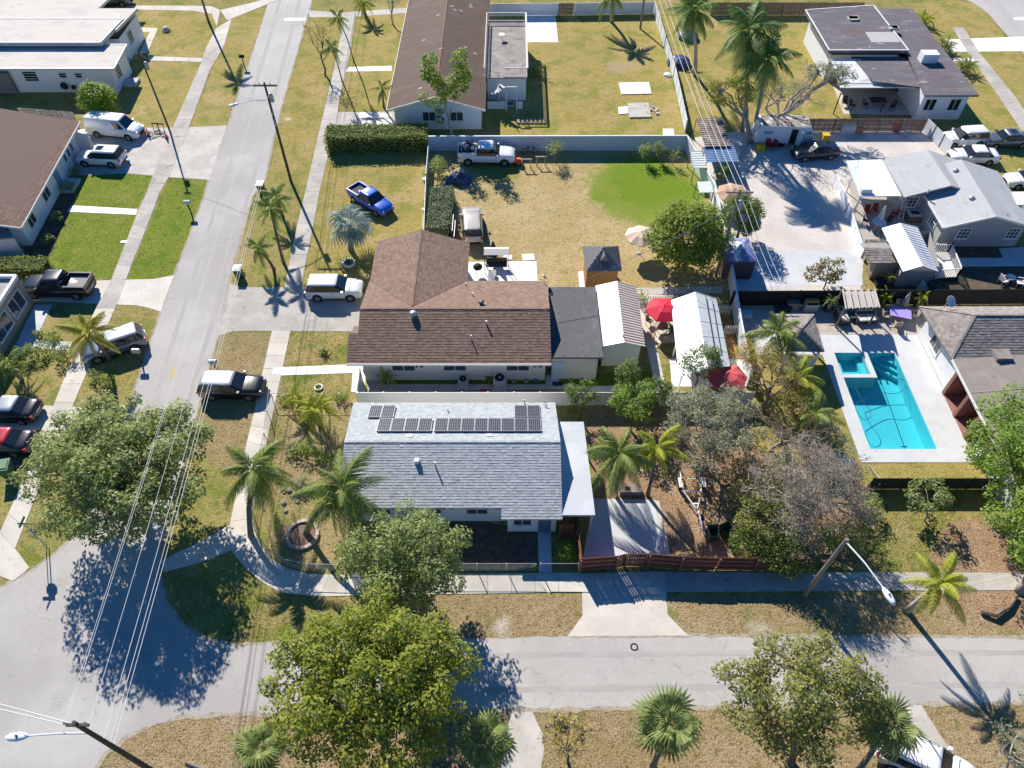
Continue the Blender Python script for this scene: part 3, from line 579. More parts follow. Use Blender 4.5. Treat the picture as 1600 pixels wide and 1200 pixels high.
# ---------------------------------------------------------------- grey shingle house with solar panels
h7 = house('shingle_house', 'pale house with grey shingle roof and black solar panels on its far slope', 'house',
           [(-11, 24.9), (-.3, 24.9), (-.3, 24.1), (2.95, 24.1), (2.95, 32.7), (-11, 32.7)], 2.62, WHITE_W,
           gables=[[(2.95, 24.1, 2.62), (2.95, 32.7, 2.62), (2.95, 28.6, 3.95)], [(-11, 24.9, 2.62), (-11, 32.7, 2.62), (-11, 28.6, 3.95)]])
S7 = [(-11.35, 24.3, 2.7), (-.7, 24.3, 2.7), (-.7, 23.65, 2.49), (3.28, 23.65, 2.49), (3.28, 28.67, 4.1), (-11.35, 28.67, 4.1)]
N7 = [(3.15, 33.1, 2.7), (-11.55, 33.1, 2.7), (-11.35, 28.67, 4.1), (3.28, 28.67, 4.1)]
r7 = roof(h7, [S7, N7], mat('roof_felt_grey', (.36, .39, .42), .9), .14, (.19, .24, SH_GREY), [((-11.35, 28.67, 4.1), (3.28, 28.67, 4.1))], SH_GREY)
z7 = lambda y: 4.1-abs(y-28.67)*.318
boxvent(h7, (-6.35, 27.3, z7(27.3)), .3, .28, .3, WHITE); pipe_vent(h7, (-5.1, 27.0, z7(27)), .05, .55)
boxvent(h7, (-7.0, 29.25, z7(29.25)), .36, .22, .10); boxvent(h7, (-1.55, 29.3, z7(29.3)), .36, .22, .10); pipe_vent(h7, (-4.6, 32.1, z7(32.1)), .04, .35)
pipe_vent(h7, (.9, 33.0, 2.7), .05, .5)
for x in (-9.6, -6.2, -3.1): window(h7, (-11, 24.9), (-.3, 24.9), x+11, 1.5, 1.0, 1.2)
window(h7, (-.3, 24.1), (2.95, 24.1), .35, 1.3, .9, 1.2); door(h7, (-.3, 24.1), (2.95, 24.1), 2.05, .85, 2.05, mat('door_blue', (.10, .16, .24), .5))
MB().tube([(2.3, 32.9, 2.9), (2.45, 32.95, 3.0), (2.5, 32.75, 2.96), (2.38, 32.6, 2.98), (2.5, 32.4, 2.97), (2.8, 32.35, 2.93), (2.9, 32.5, 2.85)], .025, 5).build('roof_cable', BLACK, h7, world=True)
PF = mat('panel_frame', (.34, .345, .355), .4, metal=.5); PC = mat('solar_cell', (.03, .028, .034), .25, spec=.6)
def solar(x0, x1, y0, y1, n, label):
    root = thing('solar_panel_array', ((x0+x1)/2, (y0+y1)/2, z7((y0+y1)/2)), label, 'solar panels', 'solar arrays on the grey roof')
    sl = math.atan(.318)
    for i in range(n):
        a = x0+(x1-x0)*i/n+.012; b = x0+(x1-x0)*(i+1)/n-.012; ym = (y0+y1)/2; L = (y1-y0)/math.cos(sl)/2
        M = Matrix.Translation((0, ym, z7(ym)+.17)) @ Matrix.Rotation(-sl, 4, 'X')
        pn = MB().box(a, b, -L, L, -.03, .012, 0, M).build('panel', PF, root, world=True)
        c = MB()
        for p in range(6):
            for q in range(8):
                xa = a+.03+(b-a-.06)*p/6; xb = a+.03+(b-a-.06)*(p+1)/6-.016; ya = -L+.03+(2*L-.06)*q/8; yb = -L+.03+(2*L-.06)*(q+1)/8-.016
                c.add([M @ Vector(v) for v in ((xa, ya, .016), (xb, ya, .016), (xb, yb, .016), (xa, yb, .016))], [(0, 1, 2, 3)])
        tag(c.build('solar_cells', PC, pn, world=True), kind='stuff')
    for i in range(n+1):
        x = x0+(x1-x0)*i/n
        for y in (y0+.15, y1-.15): MB().box(x-.03, x+.03, y-.03, y+.03, z7(y)-.02, z7(y)+.15).build('mounting_foot', GALV, root, world=True)
solar(-10.2, -8.36, 31.22, 32.62, 2, 'shortest solar array of two panels at the end beside the front garden')
solar(-9.32, -5.55, 29.66, 31.10, 4, 'middle sized solar array of four panels in a single row')
solar(-5.36, 2.03, 29.66, 31.10, 8, 'longest solar array of eight panels in a single row')
solar(.18, 2.03, 31.22, 32.62, 2, 'short solar array of two panels above the right end of the longest row')
pr = flat(h7, [(3.1, 23.9), (5.42, 23.9), (5.13, 31.45), (3.1, 31.45)], 2.6, CONC_BLUE, .18, 'patio_roof')
pr.data.materials[0] = mat('patio_roof_white', (.50, .53, .565), .75, [((.57, .60, .63), .5, .45, .65, 5), ((.43, .46, .49), 1.5, .58, .78, 6)], .1, 20)
for x, y in ((5.25, 24.1), (5.2, 27.5), (5.0, 31.2)): MB().box(x-.06, x+.06, y-.06, y+.06, 0, 2.42).build('patio_post', WHITE, h7, world=True)
ww = thing('wood_gate', (3.55, 23.95, 0), 'red brown board gate between the grey roofed house and its patio roof', 'gate')
for i in range(7): MB().box(3.12+i*.135, 3.24+i*.135, 23.55, 23.58, .05, 1.95-random.uniform(0, .03)).build('board', WOOD_R, ww, world=True)

# ---------------------------------------------------------------- brown shingle house next door
h6 = house('brown_roof_house', 'long cream house with brown shingle roof and rear wing in the middle', 'house', [(-11.6, 37.5), (2.6, 37.5), (2.6, 45.4), (-4.1, 45.4), (-4.1, 50.6), (-11.4, 50.6), (-11.4, 45.4), (-11.6, 45.4)], 2.62, CREAM,
           gables=[[(2.6, 37.5, 2.62), (2.6, 45.4, 2.62), (2.6, 41.2, 4.1)], [(-11.6, 37.5, 2.62), (-11.6, 45.4, 2.62), (-11.6, 41.2, 4.1)], [(-11.4, 50.6, 2.62), (-4.1, 50.6, 2.62), (-7.85, 50.6, 4.05)]])
S6p = [(-12.62, 36.85, 2.72), (3.0, 36.85, 2.72), (2.95, 41.2, 4.3), (-11.9, 41.2, 4.3), (-11.9, 39.2, 3.573), (-12.62, 39.2, 3.573)]
N6p = [(2.92, 46.1, 2.7), (-12, 46.1, 2.7), (-11.9, 41.2, 4.3), (2.95, 41.2, 4.3)]
W6p = [(-11.95, 51.2, 2.72), (-11.95, 46.1, 2.72), (-7.85, 41.5, 4.24), (-7.85, 51.0, 4.24)]
E6p = [(-3.75, 46.1, 2.72), (-3.75, 51.0, 2.72), (-7.85, 51.0, 4.24), (-7.85, 41.5, 4.24)]
FELT_B = mat('roof_felt_brown', (.15, .10, .08), .9)
roof(h6, [S6p, N6p, W6p, E6p], FELT_B, .14, (.23, .30, SH_BROWN), [((-11.9, 41.2, 4.3), (2.95, 41.2, 4.3)), ((-7.85, 41.5, 4.24), (-7.85, 51, 4.24))], SH_BROWN, fascia=[((-12.6, 36.8, 2.72), (3.0, 36.8, 2.72))])
flat(h6, [(-12.75, 39.3), (-11.95, 39.3), (-11.95, 40.9), (-12.6, 40.9)], 2.66, mat('roof_felt_pale_brown', (.26, .19, .16), .9), .14, 'entry_roof')
z6 = lambda y: 4.3-abs(y-41.2)*.3632
turbine(h6, G(646, 493, 4.1), .24, .5); turbine(h6, G(752, 473, 4.2), .2, .3, mat('vent_dark', (.12, .11, .11), .5)); pipe_vent(h6, G(760, 506, 3.9), .07, .35); pipe_vent(h6, G(736, 528, 3.6), .05, .3)
pipe_vent(h6, G(728, 446, 3.0), .05, .3); pipe_vent(h6, G(739, 462, 3.6), .05, .3)
for x, wd in ((2.2, 1.9), (6.2, 1.9), (11.1, 1.9)): window(h6, (-11.6, 37.5), (2.6, 37.5), x, wd, 1.15, 1.15, 2, 1)
for x in (8.55, 10.3): MB().cyl((-11.6+x, 37.42, .2), .05, 2.3, 6).build('downpipe', WHITE, h6, world=True)
for u, m in ((825, mat('plaque_red', (.4, .03, .03), .6)), (836, mat('plaque_green', (.05, .12, .09), .6)), (845, mat('plaque_dark', (.05, .06, .06), .6)), (650, BLACK), (658, BLACK)):
    p = G(u, 576, 1.9); MB().cyl((p.x, 37.5, 1.75), .16, -.06, 8, axis='Y').build('wall_ornament', m, h6, world=True)
ax = flat(h6, [(3.02, 37.45), (7.0, 37.45), (6.95, 45.3), (3.02, 45.3)], 2.78, ROOF_DG, .18, 'annex_roof')
B = MB()
for p in ([(3.1, 37.7), (6.6, 37.7)], [(6.6, 37.7), (6.6, 45)]): B.bar((*p[0], 1.3), (*p[1], 1.3), .15, 2.6)
B.build('annex_wall', BEIGE_W, h6, world=True); door(h6, (3.0, 37.62), (6.6, 37.62), .15, .85, 2.05, mat('door_pale_blue', (.45, .60, .66), .5))
MB().box(3.2, 4.0, 36.9, 37.3, .02, .04).build('door_mat', BLACK, h6, world=True)

s1 = house('metal_roof_shed', 'pale green walled shed with half white half tan ribbed metal roof', 'shed', [(7.2, 39.0), (10.1, 39.0), (10.1, 45.3), (7.2, 45.3)], 2.42, MINT, gables=[[(7.2, 39, 2.42), (10.1, 39, 2.42), (8.7, 39, 3.15)], [(7.2, 45.3, 2.42), (10.1, 45.3, 2.42), (8.7, 45.3, 3.15)]])
wp = [(7.02, 45.7, 2.5), (7.05, 38.85, 2.5), (8.65, 38.55, 3.3), (8.72, 45.4, 3.3)]; ep = [(10.42, 38.85, 2.5), (10.42, 45.6, 2.5), (8.72, 45.4, 3.3), (8.65, 38.55, 3.3)]
r = roof(s1, [wp], METAL_W, .05); ribs(r, wp, 14, METAL_W, .06, .03); r = roof(s1, [ep], METAL_T, .05); ribs(r, ep, 24, mat('rib_pale', (.72, .62, .55), .5), .07, .05)
pipe_vent(s1, (8.6, 39.2, 3.2), .05, .3)
s2 = thing('carport', (14.8, 40.2, 0), 'long white gable canopy beside the red umbrella courtyard', 'carport')
wp = [(13.2, 44.2, 2.3), (12.65, 35.9, 2.3), (14.72, 36.1, 3.05), (15.08, 44.4, 3.05)]; ep = [(16.75, 37.0, 2.3), (17.0, 44.4, 2.3), (15.08, 44.4, 3.05), (14.72, 36.1, 3.05)]
roof(s2, [wp], METAL_W, .05, name='roof'); r = roof(s2, [ep], METAL_WORN, .05, name='roof'); ribs(r, ep, 5, METAL_WORN, .05, .03)
B = MB(); B.bar((15.6, 37, 2.86), (15.95, 44.2, 2.86), .05, .02); B.bar((16.2, 38, 2.6), (16.5, 43.8, 2.6), .05, .02); B.build('roof_seam', BLACK, r, world=True)
for x, y in ((13.0, 36.3), (13.15, 40), (13.3, 43.9), (16.5, 37.3), (16.6, 40.5), (16.8, 44.1)): MB().box(x-.05, x+.05, y-.05, y+.05, 0, 2.35).build('post', WHITE, s2, world=True)
for x0, x1, y in ((13.3, 16.7, 44.1),): MB().box(x0, x1, y-.03, y+.03, 1.2, 2.4).build('end_panel', WHITE, s2, world=True)
g1 = thing('wood_shed', (7.8, 49.1, 0), 'orange wood shed with charcoal hipped metal roof and small dormer', 'shed')
B = MB()
for a, b in (((6.5, 47.8), (9.1, 47.8)), ((9.1, 47.8), (9.1, 50.4)), ((9.1, 50.4), (6.5, 50.4)), ((6.5, 50.4), (6.5, 47.8))): B.bar((*a, 1.3), (*b, 1.3), .08, 2.6)
B.build('wall', WOOD_O, g1, world=True)
cs = [(6.2, 50.75, 2.6), (6.35, 47.45, 2.6), (9.4, 47.5, 2.6), (9.4, 50.75, 2.6)]; ap = (7.85, 49.2, 3.75)
for i in range(4):
    p = [cs[i], cs[(i+1) % 4], ap]; m = METAL_D; ro = MB().prism([Vector(q) for q in p], .06).build('roof_plane', m, g1, world=True)
    B = MB(); a, b, c = [Vector(q) for q in p]
    for k in range(1, 12):
        t = k/12; s = 1-abs(2*t-1); e = a.lerp(b, t); mid = a.lerp(b, .5); B.bar(e+Vector((0, 0, .02)), e+(c-mid)*s+Vector((0, 0, .02)), .04, .04)
    tag(B.build('rib_seams', METAL_D, ro, world=True), kind='stuff')
d1 = MB(); d1.add([(7.45, 48.2, 3.0), (8.35, 48.2, 3.0), (7.9, 48.2, 3.65), (7.9, 49.1, 3.65)], [(0, 1, 2), (0, 2, 3), (1, 3, 2)]); d1.build('dormer', METAL_D, g1, world=True)
MB().box(6.0, 6.45, 47.9, 50.2, 0, .12).build('side_step', WHITE, g1, world=True)

# ---------------------------------------------------------------- houses at the far side
h5 = house('gable_house', 'white house with worn dark brown gable roof at the far side', 'house', [(-12.8, 73.7), (-3.4, 73.7), (-3.4, 101), (-12.8, 101)], 2.62, WHITE_W, gables=[[(-12.8, 73.7, 2.62), (-3.4, 73.7, 2.62), (-8.1, 73.7, 4.1)]])
roof(h5, [[(-13.45, 101, 2.7), (-13.45, 73.0, 2.7), (-8.15, 73.0, 4.25), (-8.15, 101, 4.25)], [(-2.85, 73.0, 2.7), (-2.85, 101, 2.7), (-8.15, 101, 4.25), (-8.15, 73.0, 4.25)]], ROOF_BR, .14,
     caps=[((-8.15, 73, 4.25), (-8.15, 101, 4.25))], capm=mat('ridge_rust', (.24, .13, .08), .9), fascia=[((-13.5, 73, 2.7), (-13.5, 101, 2.7)), ((-13.45, 72.95, 2.7), (-8.15, 72.95, 4.25)), ((-8.15, 72.95, 4.25), (-2.85, 72.95, 2.7))])
for s in (3.0, 6.0): window(h5, (-12.8, 73.7), (-3.4, 73.7), s, 1.5, 1.0, 1.15, 2, 1)
random.seed(3)
for i in range(16):
    x = random.uniform(-12.5, -4); y = random.uniform(75, 97); zz = 4.25-abs(x+8.15)*.2925
    MB().box(x-random.uniform(.1, .3), x+random.uniform(.1, .3), y-.18, y+.2, -.01, .012, 0, Matrix.Translation((0, 0, zz+.012)) @ Matrix.Translation((x, 0, 0)) @ Matrix.Rotation(-math.atan(.2925)*(1 if x > -8.15 else -1)*-1, 4, 'Y') @ Matrix.Translation((-x, 0, 0))).build('roof_patch', mat('roof_patch', (.36, .29, .25), .9), h5, world=True)
a5 = thing('roof_deck_annex', (-.7, 86, 0), 'flat roofed annex with railed roof deck beside the brown gable roof', 'annex')
B = MB(); B.box(-2.8, 1.6, 79.8, 92.6, 0, 2.9); B.build('wall', WHITE_W, a5, world=True)
flat(a5, [(-2.8, 79.2), (1.7, 79.2), (1.7, 93), (-2.8, 93)], 3.05, mat('deck_stained', (.27, .25, .23), .9, [((.36, .34, .31), .6, .45, .7, 6), ((.16, .145, .135), 1.1, .52, .7, 6)], .2, 14), .14)
for a, b in (((-3.1, 79.3), (-3.1, 93)), ((1.7, 79.3), (1.7, 93)), ((-3.1, 93), (1.7, 93)), ((-.9, 79.3), (1.7, 79.3))):
    B = MB()
    for zz in (3.15, 4.1): B.bar((*a, zz), (*b, zz), .22 if a[0] > 1 and zz > 4 else .1, .1)
    rl = B.build('railing', mat('rail_pale', (.62, .60, .57), .8), a5, world=True)
    n = int((Vector(b)-Vector(a)).length/.25); B = MB()
    for i in range(n+1):
        p = Vector((*a, 3.1)).lerp(Vector((*b, 3.1)), i/n); B.bar(p, p+Vector((0, 0, 1)), .06, .04)
    tag(B.build('balusters', mat('rail_grey', (.40, .42, .44), .8), rl, world=True), kind='stuff')
B = MB(); c = Vector((-1.5, 78.2, 0)); B.cyl(c, .06, 4, 8)
for i in range(14):
    t = i*.42; q = c+Vector((math.cos(t), math.sin(t), 0))*1.0; B.bar(c+Vector((0, 0, .2*i+.2)), q+Vector((0, 0, .2*i+.2)), .35, .05)
B.build('spiral_stair', mat('stair_grey', (.45, .47, .50), .6), a5, world=True)
B = MB()
for x in (-.6, .5): B.box(x-.05, x+.05, 77.4, 77.5, 0, 2.9)
B.box(-.6, .5, 77.4, 77.5, 2.8, 2.95); B.box(-2.8, -.7, 77.9, 78, 0, .9); B.box(.6, 1.2, 77.9, 78, 0, .9); B.build('stair_landing', mat('stair_white', (.62, .65, .68), .7), a5, world=True)
tb = thing('patio_light_dish', G(784, 62, 3.06), 'small white round table standing on the stained roof deck', 'table'); MB().cyl((0, 0, .62), .38, .05, 14).build('table_top', WHITE, tb); MB().cyl((0, 0, 0), .04, .62, 6).build('leg', GALV, tb)
tb.name = 'deck_table'

h1 = house('flat_roof_house', 'white house with stepped pale flat roofs by the left edge', 'house', [(-46.2, 81.6), (-46.2, 86.3), (-48.6, 86.3), (-48.6, 88.5), (-47.4, 88.5), (-47.4, 95), (-75, 95), (-75, 81.6)], 3.0, WHITE_W)
flat(h1, [(-45.3, 80.95), (-45.75, 86.7), (-75, 86.7), (-75, 80.95)], 3.2, ROOF_WF, .16, 'lower_roof', WHITE, .05)
flat(h1, [(-48.3, 85.85), (-47.7, 92.0), (-78, 92.0), (-78, 85.85)], 3.85, ROOF_WF, .45, 'upper_roof', WHITE, .05)
flat(h1, [(-47.6, 89.2), (-46.95, 95.0), (-78, 95), (-78, 89.2)], 3.78, ROOF_WF, .3, 'rear_roof')
flat(h1, [(-52, 94.9), (-50.8, 104), (-78, 104), (-78, 94.9)], 3.7, ROOF_WF, .3, 'rear_roof')
for s, wd, z0, hh, rws in ((8.6, 1.7, 1.35, 1.25, 4), (4.0+1.2, 1.0, 1.75, .65, 2), (3.4, .9, 1.75, .65, 2)):
    window(h1, (-46.2, 81.6), (-75, 81.6), s, wd, z0, hh, 1, rws, out=-1, fm=WHITE, pm=GLASS)
window(h1, (-46.2, 81.6), (-46.2, 86.3), 1.0, 1.3, 1.0, 1.4, 1, 4, pm=GLASS); window(h1, (-47.4, 88.5), (-47.4, 95), 2.2, 1.4, 1.2, 1.4, 1, 4, pm=GLASS)
B = MB(); B.box(-61, -57.9, 81.1, 81.55, .1, 2.6); B.build('porch_dark_box', mat('porch_painted_shade', (.20, .19, .18), .9), h1, world=True)  # solid dark box; shade of the porch opening painted into its colour
MB().cyl((-52.2, 81.4, .9), .42, -.12, 12, axis='Y').build('meter_dish', BLACK, h1, world=True)
MB().box(-51.4, -51, 81.3, 81.58, .5, .9).build('meter_box', BLACK, h1, world=True)
B = MB()
for i in range(5): B.box(-47.6, -45.0+.0, 84.0+i*.0, 84.1, .02, .03)
st = MB(); st.box(-46.15, -44.6, 82.7, 84.3, 0, .35); st.build('porch_step', mat('step_grey', (.45, .47, .50), .8), h1, world=True)
B = MB()
for k in range(6): B.bar((-47.3+k*.28, 87.0, .4), (-47.1+k*.28, 87.0, 1.3), .04, .04)
B.bar((-47.4, 87, 1.3), (-45.9, 87, 1.3), .05, .05); B.build('porch_rail', BLACK, h1, world=True)

h2 = house('ranch_house', 'white fronted house with reddish brown shingle roof beside the van driveway', 'house', [(-45.0, 53.9), (-46.1, 70.2), (-61, 70.2), (-61, 53.9)], 2.55, WHITE_W, gables=[[(-45.0, 53.9, 2.55), (-61, 53.9, 2.55), (-53.4, 53.9, 4.0)]])
E2 = [(-44.35, 53.2, 2.68), (-45.6, 70.75, 2.68), (-53.4, 70.75, 4.25), (-53.4, 53.2, 4.25)]; W2 = [(-62, 70.75, 2.7), (-62, 53.2, 2.7), (-53.4, 53.2, 4.25), (-53.4, 70.75, 4.25)]
roof(h2, [E2, W2], FELT_B, .14, (.24, .30, SH_RED), [((-53.4, 53.2, 4.25), (-53.4, 70.75, 4.25))], SH_RED, fascia=[((-44.3, 53.2, 2.68), (-45.55, 70.75, 2.68)), ((-44.35, 53.15, 2.68), (-53.4, 53.15, 4.25))])
A, Bp = (-45.0, 53.9), (-46.1, 70.2)
for s in (11.6, 12.6, 13.6): window(h2, A, Bp, s, .7, 1.1, 1.1, 1, 1)
window(h2, A, Bp, 5.2, 1.6, .9, 1.3, 2, 1); window(h2, A, Bp, 1.2, 1.5, .9, 1.3, 2, 1); door(h2, A, Bp, 8.6, 1.0, 2.1, mat('door_blue_grey', (.20, .28, .40), .5))
window(h2, (-46.5, 53.9), (-61, 53.9), .6, 1.6, .9, 1.3, 2, 1, out=-1)
B = MB(); B.box(-45.6, -44.2, 62.0, 64.2, 0, .3); B.build('porch_step', CONC_BLUE, h2, world=True)
MB().box(-46.6, -44.6, 69.3, 69.5, 0, 2.2).build('side_panel', WHITE, h2, world=True)

q0, q1 = G(54, 473), G(3, 558); dd = (q1-q0).normalized(); nn = Vector((dd.y, -dd.x, 0))
fo = [q0, q1+dd*3, q1+dd*3+nn*9, q0+nn*9]
h3 = house('parapet_house', 'taupe house with white parapet and large white framed windows', 'house', [(p.x, p.y) for p in fo], 3.0, TAUPE)
flat(h3, [(p.x, p.y) for p in fo], 2.85, mat('roof_grey_blotched', (.34, .32, .31), .9, [((.44, .42, .40), .6, .5, .7, 5)]), .1, 'roof')  # grey roof with paler blotches
B = MB()
for i in range(4):
    a, b = fo[i], fo[(i+1) % 4]; B.bar((a.x, a.y, 3.05), (b.x, b.y, 3.05), .26, .3)
B.build('parapet', WHITE, h3, world=True)
Lw = (q1-q0).length
window(h3, q0, q1, .7, 2.1, .8, 1.6, 2, 1, out=-1); window(h3, q0, q1, 3.2, 2.4, .8, 1.6, 2, 1, out=-1); window(h3, q0, q1, 6.2, 1.6, .6, 1.8, 2, 1, out=-1)
hn = house('neighbour_garage', 'low white building with grey porch behind the clipped hedge', 'building', [(p.x, p.y) for p in (G(40, 400), G(-10, 405), G(-60, 380), G(22, 372))], 2.2, WHITE_W)
flat(hn, [(p.x, p.y) for p in (G(42, 401), G(-10, 406), G(-60, 379), G(22, 371))], 2.25, mat('porch_roof_taupe', (.30, .26, .24), .9), .12)

h8 = house('black_roof_house', 'white house with patched black flat roofs near the far right corner', 'house', [(37.4, 84.6), (45.2, 84.6), (45.2, 75.7), (50.2, 75.7), (50.3, 95.5), (37.4, 94)], 3.0, WHITE_W)
flat(h8, [(36.8, 84.2), (46.0, 84.2), (45.6, 95.9), (36.7, 94.6)], 3.75, ROOF_BLK, .4, 'upper_roof', WHITE, .04)
flat(h8, [(44.85, 75), (50.7, 75), (50.7, 96), (46.05, 96), (46.05, 84)], 3.3, ROOF_BLK, .2, 'lower_roof')
flat(h8, [(40.4, 78.6), (45.3, 77.2), (46, 84.15), (39.6, 84.15)], 3.0, ROOF_BLK, .12, 'porch_roof')
aw = [G(1313, 137, 2.5), G(1432, 137, 2.5), G(1405, 118, 2.9), G(1296, 92, 3.0)]
B = MB(); B.prism([G(1297, 93, 3.0), G(1346, 93, 3.0), G(1362, 120, 2.9), G(1408, 119, 2.9), G(1433, 137, 2.5), G(1313, 137, 2.5)][::-1], .06)
ao = B.build('awning', mat('awning_white', (.70, .71, .70), .6, [((.40, .40, .39), .7, .55, .75, 6)]), h8, world=True)
B = MB()
for k in range(7):
    a = G(1297+k*2.6, 93+k*7.2, 3.03-.07*k); b = G(1346+k*14, 93+k*7.2, 3.03-.07*k); B.bar(a, b, .18, .05)
B.build('awning_slats', METAL_W, ao, world=True)
for u, v in ((1302, 178), (1375, 176)):
    p = G(u, v); MB().box(p.x-.05, p.x+.05, p.y-.05, p.y+.05, 0, 2.5).build('awning_post', BLACK, h8, world=True)
for s in (.4, 3.1): window(h8, (45.2, 75.7), (50.2, 75.7), s, 1.3, 1.1, 1.4, 2, 1, pm=GLASS)
door(h8, (45.2, 84.6), (45.2, 75.7), 2.2, 1.0, 2.1, WHITE, out=-1)
B = MB(); p = G(1448, 95, 3.3); B.box(p.x-.9, p.x+.9, p.y-.6, p.y+.6, 3.2, 4.3); B.build('roof_unit', WHITE_W, h8, world=True)
for u, v in ((1331, 30), (1395, 45)):
    p = G(u, v, 3.8); B = MB()
    for k in range(5): B.box(p.x+random.uniform(-.6, .5), p.x+random.uniform(.5, .9), p.y+random.uniform(-.5, .4), p.y+random.uniform(.4, .6), 3.72, 3.95)
    B.build('roof_unit', mat('roof_unit_pale', (.5, .5, .5), .8), h8, world=True)
p = G(1379, 57, 3.8); MB().box(p.x-1.7, p.x+1.7, p.y-1.4, p.y+1.2, 3.72, 3.78).build('roof_patch', mat('roof_patch_pale', (.44, .42, .42), .9), h8, world=True)

h9 = house('grey_roof_house', 'grey house with light grey double gable roof in the right part', 'house', [(39.5, 53.8), (47, 53.8), (47, 61.3), (44.5, 63.2), (37.4, 63.2), (37.4, 58.6), (39.5, 58.6)], 2.62, GREY_W, gables=[[(39.5, 53.8, 2.62), (47, 53.8, 2.62), (43.1, 53.8, 3.95)], [(37.4, 58.6, 2.62), (44.4, 58.6, 2.62), (40.9, 58.6, 3.9)]])
roof(h9, [[(36.9, 63.75, 2.7), (37.0, 57.7, 2.7), (40.8, 57.7, 4.0), (40.65, 63.55, 4.0)], [(44.6, 57.7, 2.7), (44.6, 63.5, 2.7), (40.65, 63.55, 4.0), (40.8, 57.7, 4.0)],
          [(39.0, 61.8, 2.72), (39.0, 53.2, 2.72), (43.0, 53.1, 4.06), (43.3, 61.8, 4.06)], [(47.3, 53.2, 2.72), (47.5, 61.8, 2.72), (43.3, 61.8, 4.06), (43.0, 53.1, 4.06)]], ROOF_LG, .16, fascia=[((38.95, 53.1, 2.72), (43.0, 53.05, 4.06)), ((43, 53.05, 4.06), (47.3, 53.1, 2.72)), ((38.95, 53.2, 2.72), (38.95, 58, 2.72))])
for u, v in ((1492, 265), (1517, 308)): turbine(h9, G(u, v+4, 3.6), .24, .45)
for u, v in ((1467, 262), (1466, 293), (1572, 338), (1450, 300)): pipe_vent(h9, G(u, v, 3.4), .07, .3)
for s in (1.5, 6.0): window(h9, (39.5, 53.8), (47, 53.8), s, 1.15, .95, 1.2, 3, 3)
window(h9, (39.5, 58.6), (39.5, 53.8), 2.2, 1.4, .9, 1.2, 3, 4, out=1); window(h9, (37.4, 58.6), (39.5, 58.6), .3, 1.3, .9, 1.2, 3, 3)
cw = [G(1342, 250, 2.5), G(1378, 249, 2.6), G(1409, 306, 2.6), G(1346, 306, 2.45)]
ro = MB().prism([cw[0], cw[3], cw[2], cw[1]], .1).build('carport_roof', METAL_W, h9, world=True)
cw2 = [G(1322, 251, 2.35), G(1341, 250, 2.5), G(1345, 306, 2.45), G(1343, 306, 2.3)]
MB().prism([cw2[0], cw2[3], cw2[2], cw2[1]], .08).build('carport_gutter', METAL_WORN, h9, world=True)
for u, v in ((1322, 300), (1335, 327), (1336, 328)):
    p = G(u, v); MB().box(p.x-.05, p.x+.05, p.y-.05, p.y+.05, 0, 2.35).build('carport_post', WHITE, h9, world=True)
B = MB(); p = G(1352, 300, 2.5); B.box(p.x-.5, p.x+.5, p.y-.25, p.y+.25, 2.5, 2.95); B.build('roof_box', WHITE, h9, world=True)
flat(h9, [(46.9, 56.2), (60, 56.2), (60, 58.2), (47.2, 58.2)], 2.95, METAL_W, .12, 'side_canopy')

h10 = house('hip_roof_house', 'house with taupe hipped shingle roof along the pool deck', 'house', [(34.0, 38.1), (34.0, 42.4), (60, 42.4), (60, 24), (34.2, 24), (34.2, 29.4), (35.6, 29.4), (35.6, 36.2), (34.0, 36.2)], 2.55, WHITE_W)
NWc, SWc, r0, r1 = (33.2, 43.05, 2.7), (33.7, 37.4, 2.7), (36.1, 40.6, 4.2), (60, 40.6, 4.2)
roof(h10, [[NWc, SWc, r0][::1], [(60, 43.1, 2.7), NWc, r0, r1], [SWc, (60, 37.4, 2.7), r1, r0]], mat('roof_felt_taupe', (.24, .21, .19), .9), .14, (.22, .30, SH_TAUPE), [(NWc, r0), (SWc, r0), (r0, r1)], SH_TAUPE)
lowp = [(33.75, 37.35, 2.72), (33.75, 25.5, 2.72), (41.5, 25.5, 3.2), (41.5, 37.5, 3.2)]
ro = roof(h10, [lowp], ROOF_TP, .14, name='porch_roof', fascia=[((33.7, 25.5, 2.72), (33.7, 37.3, 2.72))])
B = MB()
for y in (28, 31, 34): B.bar((33.8, y, 2.74), (41.4, y+.4, 3.22), .06, .02)
for x in (35.6, 37.7, 39.6): B.bar((x, 25.6, 2.74+(x-33.75)*.062), (x, 37.2, 2.74+(x-33.75)*.062), .06, .02)
B.build('roof_seam', mat('seam_pale', (.34, .30, .27), .9), ro, world=True)
roof(h10, [[(60, 26, 2.9), (60, 38, 4.0), (43, 38, 4.0), (41.5, 26, 3.25)][::-1]], SH_TAUPE, .14, name='wing_roof')
p = G(1565, 556, 3.0); MB().box(p.x-.6, p.x+.6, p.y-.5, p.y+.5, 2.9, 3.25).build('roof_hatch', ROOF_TP, h10, world=True)
BRK = mat('porch_brick_red', (.24, .10, .075), .9, [((.30, .14, .11), 4, .5, .7, 3)])
for y in (36.1, 33.9, 31.9, 29.8): MB().box(33.7, 35.6, y-.16, y+.16, 0, 2.55).build('porch_pier', BRK, h10, world=True)
MB().box(33.75, 35.6, 29.5, 36.1, .01, .12).build('porch_floor', mat('porch_tile', (.30, .15, .12), .8), h10, world=True)
window(h10, (34.0, 38.1), (34.0, 42.4), 1.1, 1.6, .9, 1.2, 2, 1, out=-1); window(h10, (34.2, 24), (34.2, 29.4), 3.4, 1.4, .9, 1.3, 2, 1, out=-1)
window(h10, (35.6, 29.4), (35.6, 36.2), 2.4, 1.7, .4, 1.8, 3, 1, out=-1, pm=GLASS)
